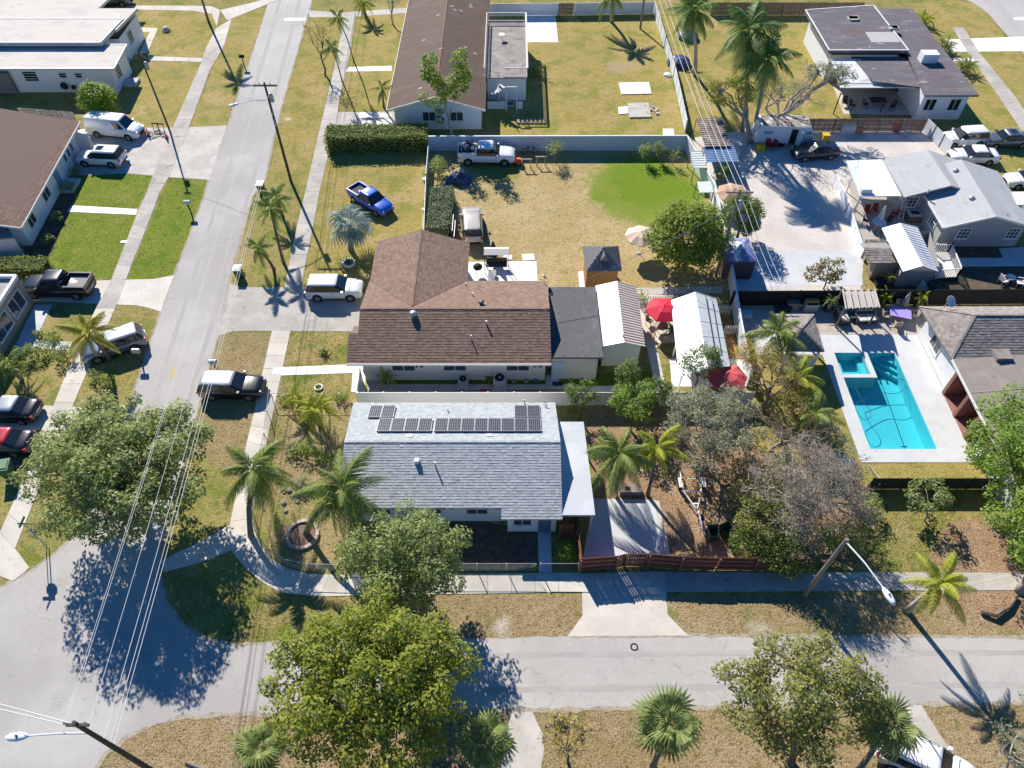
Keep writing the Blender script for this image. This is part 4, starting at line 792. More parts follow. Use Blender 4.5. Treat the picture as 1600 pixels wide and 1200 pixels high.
MB().prism([G(1513, 708, 1.9), G(1527, 690, 1.9), G(1541, 706, 1.9), G(1522, 717, 1.9)], .06).build('awning', WHITE, h10, world=True)

# small buildings of the right hand yards
s3 = house('garden_shed', 'grey shed with bright white ribbed metal gable roof by the black fence', 'shed', [(p.x, p.y) for p in (G(1396, 447), G(1450, 447), G(1436, 392), G(1390, 392))], 2.3, GREY_W)
e0, e1, k0, k1, f0, f1 = G(1378, 357, 2.4), G(1411, 424, 2.4), G(1407, 349, 3.1), G(1442, 415, 3.1), G(1434, 356, 2.4), G(1466, 424, 2.4)
r = roof(s3, [[e0, e1, k1, k0]], METAL_W, .05); ribs(r, [e0, e1, k1, k0], 16, METAL_W, .06, .03); r = roof(s3, [[f1, f0, k0, k1]], METAL_W, .05); ribs(r, [f1, f0, k0, k1], 16, METAL_W, .07, .05)
MB().add([e1+Vector((.2, .2, -.1)), f1+Vector((-.2, .2, -.1)), k1+Vector((0, .2, -.08))], [(0, 1, 2)]).build('gable_panel', GREY_W, s3, world=True)
p = G(1380, 424); MB().add([G(1430, 452, .02), G(1452, 452, .02), G(1443, 436, 1.2)], [(0, 1, 2)]).build('leaning_panel', WHITE_W, s3, world=True)
s4 = thing('tool_shed', (G(1366, 420).x, G(1366, 420).y, 0), 'small weathered wooden shed with open side beside the white roofed shed', 'shed')
a0, a1 = G(1344, 380, 2.1), G(1384, 379, 2.1); b0, b1 = G(1350, 388, 2.35), G(1393, 387, 2.35); c0, c1 = G(1355, 411, 1.95), G(1395, 411, 1.95)
roof(s4, [[a1, a0, b0, b1]], mat('shed_roof_grey', (.30, .29, .27), .9, [((.2, .19, .18), 2, .5, .7, 4)]), .05); roof(s4, [[c0, c1, b1, b0]], FELT_B, .05, (.28, .35, SH_TAUPE))
fb = [G(1358, 436), G(1392, 434), G(1383, 400), G(1346, 400)]
MB().bar((fb[0].x, fb[0].y, .95), (fb[1].x, fb[1].y, .95), .06, 1.9).build('wall', mat('shed_wall_grey', (.33, .29, .26), .9), s4, world=True)
MB().bar((fb[1].x, fb[1].y, .95), (fb[2].x, fb[2].y, .95), .06, 1.9).build('wall', WOOD_G, s4, world=True)
for i in range(7):
    if i in (3, 4): continue
    p = fb[0].lerp(fb[3], i/7); q = fb[0].lerp(fb[3], (i+.9)/7); MB().bar((p.x, p.y, .95), (q.x, q.y, .95), .05, 1.9).build('board', WOOD_G, s4, world=True)
gz = thing('pool_gazebo', (G(1252, 540).x, G(1252, 540).y, 0), 'taupe hipped gazebo roof beside the swimming pool', 'gazebo')
gc = [G(1212, 491, 2.6), G(1230, 548, 2.6), G(1288, 549, 2.6), G(1271, 491, 2.6)]; ga = G(1252, 513, 3.9)
roof(gz, [[gc[1], gc[2], ga], [gc[2], gc[3], ga], [gc[3], gc[0], ga], [gc[0], gc[1], ga]], MATS['roof_felt_taupe'], .1, (.22, .3, SH_TAUPE), [(c, ga) for c in gc], SH_TAUPE)
for c in gc: 
    q = Vector((ga.x, ga.y, 0)).lerp(Vector((c.x, c.y, 0)), .85); MB().box(q.x-.08, q.x+.08, q.y-.08, q.y+.08, 0, 2.6).build('post', WHITE, gz, world=True)
MB().bar((*gc[1].lerp(ga, .15).xy, .9), (*gc[2].lerp(ga, .15).xy, .9), .1, 1.7).build('screen_wall', WHITE_W, gz, world=True)
tt = thing('canopy_tent', (G(1157, 430).x, G(1157, 430).y, 0), 'blue topped gazebo tent with brown sides shaded by the round tree', 'tent')
tc_ = [G(1134, 408, 2.1), G(1182, 409, 2.1), G(1170, 372, 2.1), G(1128, 372, 2.1)]; ta = G(1156, 384, 2.9)
for i in range(4): MB().prism([tc_[i], tc_[(i+1) % 4], ta], .03).build('canopy', mat('tent_blue', (.16, .20, .42), .8, [((.55, .58, .66), .8, .5, .6, 4)]), tt, world=True)
cc = [Vector((ta.x, ta.y, 0)).lerp(Vector((c.x, c.y, 0)), .28) for c in tc_]
for i in range(4): MB().prism([(cc[i].x, cc[i].y, 2.85), (cc[(i+1) % 4].x, cc[(i+1) % 4].y, 2.85), (ta.x, ta.y, 3.15)], .03).build('vent_canopy', mat('tent_pale', (.5, .53, .62), .8), tt, world=True)
for i in range(4):
    a, b = tc_[i], tc_[(i+1) % 4]; MB().bar((a.x*.97+ta.x*.03, a.y*.97+ta.y*.03, 1.05), (b.x*.97+ta.x*.03, b.y*.97+ta.y*.03, 1.05), .04, 2.0).build('side_curtain', mat('tent_brown', (.13, .085, .075), .9), tt, world=True)
pg = thing('pergola', (G(1345, 480).x, G(1345, 480).y, 0), 'open pergola with sagging grey canopy against the black fence', 'pergola')
pc = [G(1316, 453, 2.4), G(1366, 453, 2.4), G(1373, 478, 2.4), G(1321, 480, 2.4)]
n = 5; B = MB()
for i in range(n):
    for j in range(6):
        def q(a, b): 
            p = pc[0].lerp(pc[1], a).lerp(pc[3].lerp(pc[2], a), b); p.z -= .16*math.sin(math.pi*((a*n) % 1.0001))+.02; return p
        B.add([q((i+j/6)/n, 0), q((i+(j+1)/6-1e-5)/n, 0), q((i+(j+1)/6-1e-5)/n, 1), q((i+j/6)/n, 1)], [(0, 1, 2, 3)])
B.build('canopy', mat('canopy_grey', (.36, .34, .33), .9), pg, world=True)
for i in range(6):
    a = pc[0].lerp(pc[1], i/5); b = pc[3].lerp(pc[2], i/5); MB().bar(a+Vector((0, 0, .08)), b+(b-a)*.14+Vector((0, 0, .08)), .07, .12).build('rafter', mat('pergola_pale', (.55, .52, .48), .8), pg, world=True)
for c in pc: MB().box(c.x-.06, c.x+.06, c.y-.06, c.y+.06, 0, 2.4).build('post', mat('pergola_dark', (.13, .11, .10), .8), pg, world=True)
rv = thing('travel_trailer', (G(1219, 226).x, G(1219, 226).y, 0), 'old white travel trailer with debris on its roof by the leaning tree', 'trailer')
def lp(u, v): p = G(u, v); return p
t0, t1 = G(1177, 229), G(1263, 232); dv = (t1-t0).normalized(); nv = Vector((-dv.y, dv.x, 0)); LT = (t1-t0).length
prof = [(0, .5), (LT, .5), (LT+.1, 1.2), (LT-.25, 2.3), (LT-.6, 2.5), (.5, 2.5), (.05, 2.2), (-.1, 1.2)]
B = MB(); nn_ = len(prof); vs = [t0+dv*x+Vector((0, 0, z)) for x, z in prof]+[t0+dv*x+nv*2.3+Vector((0, 0, z)) for x, z in prof]
B.add(vs, [tuple(range(nn_)), tuple(range(2*nn_-1, nn_-1, -1))]+[(i, (i+1) % nn_, (i+1) % nn_+nn_, i+nn_) for i in range(nn_)]); B.build('body', mat('trailer_white', (.70, .72, .74), .5, [((.56, .58, .6), 1, .55, .8, 5)]), rv, world=True)
MB().box(.4, LT-.5, .1, 2.2, 0, .03, 0, Matrix.Translation(t0+Vector((0, 0, 2.5))) @ Matrix.Rotation(math.atan2(dv.y, dv.x), 4, 'Z')).build('roof_debris', mat('roof_debris', (.30, .26, .23), .9, [((.6, .57, .54), 1.5, .52, .62, 6), ((.1, .08, .07), 2, .55, .65, 5)], .8, 6), rv, world=True)
p = t0; q = t1
window(rv, p, q, .6, 1.1, 1.5, .5, 1, 3); window(rv, p, q, 5.0, .7, 1.6, .45, 1, 2); door(rv, p, q, 3.55, .7, 1.7, GLASS, .5)
dr = MB().bar(t0+dv*4.25-nv*.05+Vector((0, 0, 1.35)), t0+dv*4.6-nv*.6+Vector((0, 0, 1.35)), .05, 1.7).build('open_door', WHITE_W, rv, world=True)
for x in (2.2, 2.9, 5.2): MB().cyl(t0+dv*x+nv*.0+Vector((0, 0, .33)), .33, .2, 12, axis='Y').build('wheel', RUBBER, rv, world=True)
def leanto(name, label, px, z, m, legs=True, dz=0.0, nrib=0):
    P = [G(u, v, z+(dz if i in (0, 1) else 0)) for i, (u, v) in enumerate(px)]; c = sum(P, Vector())/len(P)
    o = thing(name, (c.x, c.y, 0), label, 'lean-to'); ro = MB().prism(P[::-1], .05).build('roof', m, o, world=True)
    if nrib: ribs(ro, [P[3], P[0], P[1], P[2]] if False else [P[0], P[3], P[2], P[1]], nrib, m, .07, .05)
    for p in P: MB().box(p.x-.04, p.x+.04, p.y-.04, p.y+.04, 0, p.z-.05).build('post', WOOD_G, o, world=True)
    return o
DEB = mat('sheet_metal_rust_brown', (.26, .215, .19), .8, [((.44, .40, .37), .8, .5, .65, 6), ((.12, .095, .08), 1.5, .52, .68, 6)], .6, 8)
leanto('corrugated_lean_to', 'brown corrugated roof strewn with leaves beside the white wall', [(1088, 186), (1128, 184), (1141, 228), (1102, 229)], 2.3, DEB, nrib=14)
leanto('corrugated_lean_to', 'blue corrugated roof in front of the brown corrugated one', [(1099, 230), (1146, 226), (1155, 252), (1104, 253)], 2.1, METAL_B, nrib=9)
leanto('storage_canopy', 'narrow pale slatted roof along the white wall by the blue corrugated roof', [(1079, 237), (1096, 236), (1104, 262), (1085, 262)], 1.9, METAL_WORN, nrib=7)
leanto('storage_canopy', 'small stained white roof along the white wall above the round tree', [(1089, 284), (1110, 283), (1115, 300), (1093, 301)], 1.8, METAL_WORN)
dk = thing('garden_deck', (G(1478, 425).x, G(1478, 425).y, 0), 'small white railed deck at the back of the white roofed shed', 'deck')
dp = [G(1462, 434, .45), G(1496, 432, .45), G(1481, 394, .45), G(1457, 394, .45)]; MB().prism(dp, .12).build('deck_floor', mat('deck_white', (.62, .61, .58), .8), dk, world=True)
for i in range(3):
    a, b = dp[i], dp[i+1]; B = MB(); B.bar(a+Vector((0, 0, .9)), b+Vector((0, 0, .9)), .08, .07); rl = B.build('railing', WHITE, dk, world=True); n = max(3, int((b-a).length/.18)); B = MB()
    for k in range(n+1): p = a.lerp(b, k/n); B.bar(p, p+Vector((0, 0, .9)), .045, .045)
    tag(B.build('balusters', WHITE, rl, world=True), kind='stuff')
    for p in (a, b): MB().box(p.x-.06, p.x+.06, p.y-.06, p.y+.06, 0, 1.5).build('post', WHITE, dk, world=True)
# ---------------------------------------------------------------- swimming pool
B = MB()
xl0, xl1, xr1 = 25.42, 25.42, 35.0
B.add([(25.42, 29.7, .03), (33.9, 29.7, .03), (34.0, 42.8, .03), (25.42, 42.8, .03)], [])
B.v = []
around(B, 25.42, 33.95, 29.68, 42.4, .03)
tag(B.build('pool_deck', DECK), kind='structure')
HARD.append([(25.42, 29.68), (33.95, 29.68), (34, 42.4), (25.42, 42.4)])
tag(MB().add([(19.2, 42.4, .028), (35.2, 42.4, .028), (35.4, 45.9, .028), (19.2, 45.9, .028)], [(0, 1, 2, 3)]).build('pool_terrace', PAVER), kind='structure')
tag(MB().add([(20.0, 40.2, .026), (25.42, 40.2, .026), (25.42, 42.4, .026), (20.0, 42.4, .026)], [(0, 1, 2, 3)]).build('pool_terrace', DECK), kind='structure')
WALLP = mat('pool_plaster', (.27, .66, .70), .7, [((.21, .59, .65), 5, .5, .65, 4), ((.36, .73, .76), 11, .55, .68, 3), ((.24, .62, .68), .4, .5, .7, 3)])
pool = thing('swimming_pool', ((PX0+PX1)/2, (PY0+PY1)/2, 0), 'turquoise swimming pool with built in spa on the white deck', 'pool')
B = MB(); D = -1.35
B.add([(PX0, PY0, D), (PX1, PY0, D), (PX1, PY1, D), (PX0, PY1, D), (PX0, PY0, .03), (PX1, PY0, .03), (PX1, PY1, .03), (PX0, PY1, .03)], [(0, 1, 2, 3), (0, 1, 5, 4), (1, 2, 6, 5), (2, 3, 7, 6), (3, 0, 4, 7)])
B.build('basin', WALLP, pool, world=True)
B = MB(); B.box(28.75, 29.15, 38.1, 40.39, D+.01, .028); B.box(26.46, 29.15, 37.75, 38.1, D+.01, .026); B.build('spa_wall', DECK, pool, world=True)
B = MB(); B.box(26.46, 28.75, 38.1, 40.39, D+.01, -.95); B.box(26.46, 26.9, 38.1, 40.38, D+.02, -.5); B.box(26.9, 28.3, 38.1, 38.5, D+.02, -.505); B.box(28.3, 28.74, 38.1, 40.38, D+.02, -.5); B.build('spa_seat', WALLP, pool, world=True)
for k, r in enumerate((2.1, 1.6, 1.1)):
    z = -.95+.28*k; MB().prism([(PX1-.004, PY1-r, z), (PX1-.004, PY1-.004, z), (PX1-r, PY1-.004, z)], z-D-.01).build('step', WALLP, pool, world=True)
WAT = bpy.data.materials.new('pool_water'); WAT.use_nodes = True; t = WAT.node_tree; N = t.nodes; N.remove(N['Principled BSDF'])
tr = N.new('ShaderNodeBsdfTransparent'); tr.inputs[0].default_value = (.42, .85, .91, 1); gl = N.new('ShaderNodeBsdfGlossy'); gl.inputs['Roughness'].default_value = .03
ms = N.new('ShaderNodeMixShader'); nz = N.new('ShaderNodeTexNoise'); nz.inputs['Scale'].default_value = 5; nz.inputs['Detail'].default_value = 5
bp = N.new('ShaderNodeBump'); bp.inputs['Strength'].default_value = .6; bp.inputs['Distance'].default_value = .03; tcn = N.new('ShaderNodeTexCoord')
t.links.new(tcn.outputs['Object'], nz.inputs['Vector']); t.links.new(nz.outputs[0], bp.inputs['Height']); t.links.new(bp.outputs[0], gl.inputs['Normal']);
ms.inputs[0].default_value = .05; t.links.new(tr.outputs[0], ms.inputs[1]); t.links.new(gl.outputs[0], ms.inputs[2]); t.links.new(ms.outputs[0], N['Material Output'].inputs[0])
MB().add([(PX0+.002, PY0+.002, -.08), (PX1-.002, PY0+.002, -.08), (PX1-.002, PY1-.002, -.08), (PX0+.002, PY1-.002, -.08)], [(0, 1, 2, 3)]).build('water', WAT, pool, world=True)
B = MB(); B.tube([G(1368, 573, -1.2), G(1413, 698, -1.2)], .03, 6); B.bar(G(1364, 573, -1.2), G(1373, 573, -1.2), .06, .06); B.bar(G(1408, 698, -1.2), G(1417, 698, -1.2), .06, .06)
tag(B.build('cleaning_pole', mat('pole_navy', (.02, .05, .12), .5)), 'long dark cleaning pole lying along the pool floor', 'pole')
def curve_pts(px, z, n=6):
    P = Gs(px, z); out = []
    for i in range(len(P)-1):
        p0, p1, p2, p3 = P[max(i-1, 0)], P[i], P[i+1], P[min(i+2, len(P)-1)]
        for k in range(n):
            u = k/n; out.append(.5*((2*p1)+(p2-p0)*u+(2*p0-5*p1+4*p2-p3)*u*u+(3*p1-p0-3*p2+p3)*u**3))
    return out+[P[-1]]
tag(MB().tube(curve_pts([(1336, 604), (1345, 622), (1358, 640), (1360, 652), (1350, 656), (1342, 648), (1337, 634), (1350, 624), (1372, 614), (1398, 615), (1412, 608), (1412, 594), (1395, 592), (1366, 594), (1336, 604)], -.07), .022, 5).build('vacuum_hose', MATS['pole_navy']), 'dark looping vacuum hose floating on the pool water', 'hose')

# ---------------------------------------------------------------- fences and walls
def run(px, world=None): return Gs(px) if world is None else [Vector(p) for p in world]
def panel_fence(name, label, pts, h, m, pw=2.4, th=.06, post=None, ph=.05, cat='fence', gap=.02, cap=None):
    o = thing(name, pts[0].lerp(pts[-1], .5), label, cat); post = post or m
    for i in range(len(pts)-1):
        a, b = pts[i], pts[i+1]; L = (b-a).length; n = max(1, round(L/pw))
        for k in range(n):
            p = a.lerp(b, (k*L/n+gap)/L); q = a.lerp(b, ((k+1)*L/n-gap)/L)
            MB().bar(p+Vector((0, 0, h/2+.02)), q+Vector((0, 0, h/2+.02)), th, h-.04).build('panel', m, o, world=True)
            c = a.lerp(b, k/n); MB().box(c.x-.055, c.x+.055, c.y-.055, c.y+.055, 0, h+ph).build('post', post, o, world=True)
            if cap: MB().bar(p+Vector((0, 0, h+.03)), q+Vector((0, 0, h+.03)), th+.05, .05).build('top_rail', cap, o, world=True)
        MB().box(b.x-.055, b.x+.055, b.y-.055, b.y+.055, 0, h+ph).build('post', post, o, world=True)
    return o
def board_fence(name, label, pts, h, m, bw=.145, gap=.02, cat='fence', ragged=.03, rail=None, side=1, lean=0.0):
    o = thing(name, pts[0].lerp(pts[-1], .5), label, cat); B = MB(); rail = rail or m
    for i in range(len(pts)-1):
        a, b = pts[i], pts[i+1]; d = (b-a).normalized(); n = Vector((-d.y, d.x, 0))*side; L = (b-a).length; c = max(1, int(L/(bw+gap)))
        for k in range(c):
            p = a+d*(k*L/c); q = p+d*bw; hh = h+random.uniform(-ragged, ragged*.5); w0 = n*random.uniform(0, .015)
            B.add([p+w0+Vector((0, 0, .03)), q+w0+Vector((0, 0, .03)), q+w0+Vector((0, 0, hh)), p+w0+Vector((0, 0, hh)), p+w0+n*.025+Vector((0, 0, .03)), q+w0+n*.025+Vector((0, 0, .03)), q+w0+n*.025+Vector((0, 0, hh)), p+w0+n*.025+Vector((0, 0, hh))],
                  [(0, 1, 2, 3), (5, 4, 7, 6), (3, 2, 6, 7), (1, 5, 6, 2), (4, 0, 3, 7)])
        for zz in (.4, h*.55, h-.3): MB().bar(a-n*.04+Vector((0, 0, zz)), b-n*.04+Vector((0, 0, zz)), .05, .09).build('rail', rail, o, world=True)
        for k in range(int(L/2.4)+1):
            p = a+d*min(L, k*2.4)-n*.1; MB().box(p.x-.05, p.x+.05, p.y-.05, p.y+.05, 0, h-.05).build('post', rail, o, world=True)
    tag(B.build('boards', m, o, world=True), kind='stuff'); return o
FENCE_W = mat('fence_white', (.72, .75, .78), .55, [((.62, .65, .68), 1.2, .55, .8, 5)], spec=.4)
FENCE_SKY_TINT = mat('fence_white_sky_tinted', (.55, .64, .72), .6, [((.48, .57, .66), 1.0, .5, .8, 5)])  # white wall; blue skylight on its shaded face put into the colour
FENCE_BOARD = mat('fence_boards_bleached', (.40, .365, .33), .9, island=[(.30, .265, .235), (.42, .38, .345), (.50, .46, .42), (.22, .19, .165)])
FENCE_BRN = mat('fence_boards_brown', (.2, .14, .1), .9, island=[(.17, .115, .085), (.23, .165, .125), (.28, .21, .165), (.13, .09, .07)])
FENCE_RED = mat('fence_boards_redbrown', (.2, .075, .05), .85, island=[(.16, .062, .045), (.21, .082, .057), (.255, .105, .072), (.18, .07, .05)])
panel_fence('yard_wall', 'long white wall with painted skylight blue across the straw coloured back yard', run([(672, 236), (1068, 235)]), 1.75, FENCE_SKY_TINT, 2.9, .1, cap=FENCE_W)
panel_fence('yard_wall', 'white wall running from the wall corner down beside the gravel yard', run([(1069, 234), (1112, 312), (1140, 450)]), 1.7, FENCE_W, 2.6, .1, cap=FENCE_W)
panel_fence('yard_wall', 'white wall continuing past the long white canopy to the bare tree', run([(1140, 452), (1150, 520), (1166, 604)]), 1.7, FENCE_W, 2.6, .1, cap=FENCE_W)
panel_fence('garden_fence', 'thin white fence along the clipped hedge beside the blue pickup', run([(671, 238), (667, 290), (664, 378)]), 1.3, FENCE_W, 2.6, .05)
panel_fence('vinyl_fence', 'white panelled fence between the brown roof and the solar panel roof', [Vector((-11.7, 34.95, 0)), Vector((4.1, 34.95, 0))], 1.6, mat('vinyl_white', (.74, .75, .75), .45), 1.95, .05)
panel_fence('vinyl_fence', 'white panelled fence behind the trees below the green side lawn', [Vector((4.2, 34.95, 0)), Vector((18.4, 35.0, 0))], 1.6, MATS['vinyl_white'], 1.95, .05)
MB_e = panel_fence('vinyl_fence', 'short white fence end at the white front walk', [Vector((-11.75, 35.0, 0)), Vector((-11.9, 37.4, 0))], 1.5, MATS['vinyl_white'], 1.2, .05)
panel_fence('screen_fence', 'black screened fence along the far side of the pool terrace', run([(1140, 478), (1600, 475), (1700, 475)]), 1.75, mat('screen_black', (.013, .013, .014), .9), 3.0, .05, post=BLACK)
panel_fence('screen_fence', 'dark fence closing the pool lawn towards the front street', run([(1355, 764), (1560, 764)]), 1.4, mat('fence_charcoal', (.035, .033, .03), .9), 2.4, .05, post=BLACK)
board_fence('front_gate', 'red brown board gate across the grey driveway by the sidewalk', run([(905, 893), (960, 889), (975, 885), (1010, 886), (1060, 890), (1115, 892)]), 1.85, FENCE_RED, gap=.003, cat='gate')
board_fence('board_fence', 'red brown board fence beyond the driveway gate under the bare tree', run([(1117, 891), (1262, 893)]), 1.8, FENCE_RED, gap=.003)
board_fence('board_fence', 'red brown board fence from the driveway gate back to the house', run([(906, 892), (901, 850), (898, 812)]), 1.85, FENCE_RED, gap=.003, side=-1)
board_fence('board_fence', 'brown board fence with dark posts along the far edge of the back yards', run([(1110, 24), (1345, 24)]), 1.7, FENCE_BRN, .16)
panel_fence('vinyl_fence', 'white panelled fence at the far end of the yard behind the roof deck', run([(757, 25), (872, 24)]), 1.6, FENCE_W, 1.9, .05)
board_fence('board_fence', 'short dark board fence between two far white fence runs', run([(873, 24), (896, 24)]), 1.6, FENCE_BRN)
panel_fence('vinyl_fence', 'white panelled fence behind the far coconut palm', run([(897, 24), (1020, 22)]), 1.6, FENCE_W, 1.9, .05)
panel_fence('vinyl_fence', 'white fence climbing from the white wall corner to the far yard end', run([(1021, 20), (1052, 122), (1070, 206)]), 1.5, FENCE_W, 2.2, .05)
board_fence('board_fence', 'weathered brown board fence behind the travel trailer', run([(1200, 206), (1440, 206)]), 1.6, FENCE_BRN, .15)
panel_fence('yard_gate', 'white panelled gate beside the black roofed house', run([(1441, 204), (1480, 243)]), 1.5, FENCE_W, 1.5, .06, cat='gate', post=BLACK)
panel_fence('patio_fence', 'narrow white fence between the gravel yard and the grey house patio', run([(1303, 285), (1322, 330), (1345, 402)]), .9, FENCE_W, 1.9, .06, cap=FENCE_W)
board_fence('board_fence', 'bleached board fence between the two houses at the far left', run([(40, 189), (124, 196)]), 1.6, FENCE_BOARD, .16)
def picket(label, px):
    a, b = Gs(px); o = thing('picket_fence', a.lerp(b, .5), label, 'fence'); L = (b-a).length; n = int(L/.2)
    for zz in (.3, .8): MB().bar(a+Vector((0, 0, zz)), b+Vector((0, 0, zz)), .04, .07).build('rail', WHITE, o, world=True)
    for k in range(n+1):
        p = a.lerp(b, k/n); MB().box(p.x-.045, p.x+.045, p.y-.02, p.y+.02, .05, 1.05).build('picket', WHITE, o, world=True)
picket('white picket fence on the far side of the red umbrella courtyard', [(996, 476), (1048, 475)])
picket('short white picket fence between the long canopy and the white wall', [(1121, 491), (1138, 491)])
picket('short white picket gate lower down beside the orange mulch', [(1130, 523), (1146, 523)])
# chain link along the corner garden
cl = Gs([(426, 622), (418, 690), (404, 760), (397, 805), (405, 842), (424, 868), (450, 886), (480, 893), (540, 895), (700, 893), (838, 893)])
o = thing('chain_link_fence', cl[5], 'low chain link fence following the curved sidewalk round the corner garden', 'fence')
B = MB()
for i in range(len(cl)-1):
    a, b = cl[i], cl[i+1]; L = (b-a).length; d = (b-a).normalized()
    MB().tube([a+Vector((0, 0, 1.15)), b+Vector((0, 0, 1.15))], .022, 5).build('top_rail', GALV, o, world=True)
    for k in range(max(1, round(L/2.3))):
        p = a.lerp(b, k/max(1, round(L/2.3))); MB().tube([p, p+Vector((0, 0, 1.22))], .03, 6).build('post', GALV, o, world=True)
    s = 0.0
    while s < L:
        for sg in (1, -1):
            p = a+d*s; q = a+d*min(L, max(0, s+sg*1.1)); B.bar(p+Vector((0, 0, .03)), q+Vector((0, 0, 1.12)), .006, .006)
        s += .16
tag(B.build('wire_mesh', GALV, o, world=True), kind='stuff')
cl = Gs([(844, 893), (903, 893)]); o2 = thing('chain_link_gate', cl[0].lerp(cl[1], .5), 'short chain link gate at the end of the grey front walk', 'gate')
for p in cl: MB().tube([p, p+Vector((0, 0, 1.25))], .035, 6).build('post', GALV, o2, world=True)
MB().tube([cl[0]+Vector((0, 0, 1.15)), cl[1]+Vector((0, 0, 1.15))], .022, 5).build('top_rail', GALV, o2, world=True)
cf = Gs([(428, 628), (560, 628)]); o3 = thing('garden_fence', cf[0].lerp(cf[1], .5), 'low post and rail fence under the shrubs beside the white front walk', 'fence')
for k in range(6):
    p = cf[0].lerp(cf[1], k/5); MB().tube([p, p+Vector((0, 0, 1.1))], .03, 6).build('post', GALV, o3, world=True)
MB().tube([cf[0]+Vector((0, 0, 1.05)), cf[1]+Vector((0, 0, 1.05))], .02, 5).build('top_rail', GALV, o3, world=True)

# ---------------------------------------------------------------- poles, lamps and wires
def upole(label, base, h, m=None, arms=((0, 1.1),), r=.15, trz=True):
    o = thing('utility_pole', base, label, 'utility pole', None); m = m or WOODPOLE
    MB().tube([(0, 0, 0), (0, 0, h*.5), (0, 0, h)], [r, r*.85, r*.65], 9).build('pole', m, o)
    for dz, w_ in arms: MB().box(-w_, w_, -.06, .06, h-.35-dz, h-.22-dz).build('crossarm', m, o)
    for x in (-min(.5, arms[0][1]*.9), min(.5, arms[0][1]*.9)): MB().lathe((x, 0, h-.22), [(.03, 0), (.06, .08), (.06, .16), (.02, .22)], 8).build('insulator', GALV, o)
    if trz: MB().lathe((.28, 0, h-1.9), [(.05, 0), (.2, .05), (.2, .75), (.1, .85), (0, .87)], 10).build('transformer', mat('transformer_grey', (.36, .37, .38), .5), o)
    return o
P2 = Vector((-22.6, 63.9, 0)); upole('dark tall utility pole on the verge across from the white van', P2, 10.7)
P1 = Vector((-19.2, 9.06, 0)); upole('dark utility pole with street lamp arm at the near left corner', P1, 10.7, arms=((.1, .5),), trz=False)
P3 = Vector((18.37, 49.7, 0)); upole('bleached utility pole rising beside the round tree and white wall', P3, 9.3, WOODPOLE2)
PA = G(266, 206); upole('slim dark utility pole standing at the van driveway', PA, 9.0, arms=((0, .3),), r=.11)
P4 = P2+(P2-P1).normalized()*54; upole('dark utility pole farther up the street', P4, 10.7)
P5 = P3+Vector((-1.5, 48, 0)); P6 = Vector((18.9, 4, 0))
upole('bleached utility pole in the far yards', P5, 9.3, WOODPOLE2)
def lamp(o, h, tip, name='lamp'):
    c = ORG[o.name]; t = Vector(tip)-c; a = Vector((0, 0, h)); MB().tube([a, a.lerp(t, .5)+Vector((0, 0, .15)), t], [.05, .045, .04], 7).build('lamp_arm', mat('lamp_grey', (.62, .64, .66), .45), o)
    d = (t-a); d.z = 0; d.normalize(); ang = math.atan2(d.y, d.x)
    M = Matrix.Translation(t) @ Matrix.Rotation(ang, 4, 'Z'); B = MB(); n = 10; rings = [(-.1, .05, .04), (.1, .16, .09), (.4, .22, .12), (.75, .18, .10), (.95, .05, .04)]
    for x, wy, hz in rings:
        for k in range(n):
            q = 2*math.pi*k/n; B.v.append(tuple(M @ Vector((x, wy*math.cos(q), hz*math.sin(q)))))
    for i in range(len(rings)-1):
        for k in range(n): B.f.append((i*n+k, i*n+(k+1) % n, (i+1)*n+(k+1) % n, (i+1)*n+k)); B.m.append(0)
    B.f += [tuple(range(n-1, -1, -1)), tuple(range((len(rings)-1)*n, len(rings)*n))]; B.m += [0, 0]
    hd = B.build('lamp_head', mat('lamp_white', (.75, .77, .79), .4), o, smooth=True)
    MB().cyl(M @ Vector((.4, 0, .1)), .05, .1, 8).build('photocell', BLACK, hd)
pl1 = [q for q in bpy.data.objects if q.get('label', '').startswith('dark utility pole with street lamp')][0]
lamp(pl1, 9.0, G(42, 1150, 9.2))
pl2 = [q for q in bpy.data.objects if q.get('label', '').startswith('dark tall utility')][0]
lamp(pl2, 9.0, G(372, 162, 9.4))
sp = Vector((18.75, 19.55, 0)); so = thing('street_lamp', sp, 'bleached leaning street lamp pole with long white arm over the verge', 'street lamp')
MB().tube([(0, 0, 0), (0, 0, 3.5), (.05, 0, 7.6)], [.16, .14, .11], 9).build('pole', WOODPOLE2, so); lamp(so, 7.4, G(1381, 920, 8.0))
def wire(label, a, b, sag, r=.018, name='power_line', m=None, group='wires over the street'):
    a = Vector(a); b = Vector(b); n = 22
    tag(MB().tube([a.lerp(b, i/n)-Vector((0, 0, sag*4*(i/n)*(1-i/n))) for i in range(n+1)], r, 4).build(name, m or WIRE), label, 'power line', group)
SPAN = ((P1, P2, 'from the corner pole to the tall verge pole'), (P2, P4, 'beyond the tall verge pole'))
for dx, wh in ((-.8, 'road side'), (-.65, 'second from the road'), (.8, 'verge side')):
    for (A, Bq, nm) in SPAN: wire('topmost power line, '+wh+', '+nm, A+Vector((dx*.7, 0, 10.45)), Bq+Vector((dx*.7, 0, 10.45)), .5, .013)
for dz, dx, wh in ((2.3, .2, 'upper'), (2.9, .25, 'middle'), (3.2, .3, 'lowest')):
    for (A, Bq, nm) in SPAN: wire(wh+' telephone cable '+nm, A+Vector((dx, 0, 10.4-dz)), Bq+Vector((dx, 0, 10.4-dz)), .6, .016)
wire('thin power line crossing the left road end from the corner pole', P1+Vector((0, 0, 10.3)), Vector((-60, 19, 10.3)), 1.0); wire('lower cable crossing the left road end from the corner pole', P1+Vector((0, 0, 9.6)), Vector((-60, 18, 9.6)), 1.0)
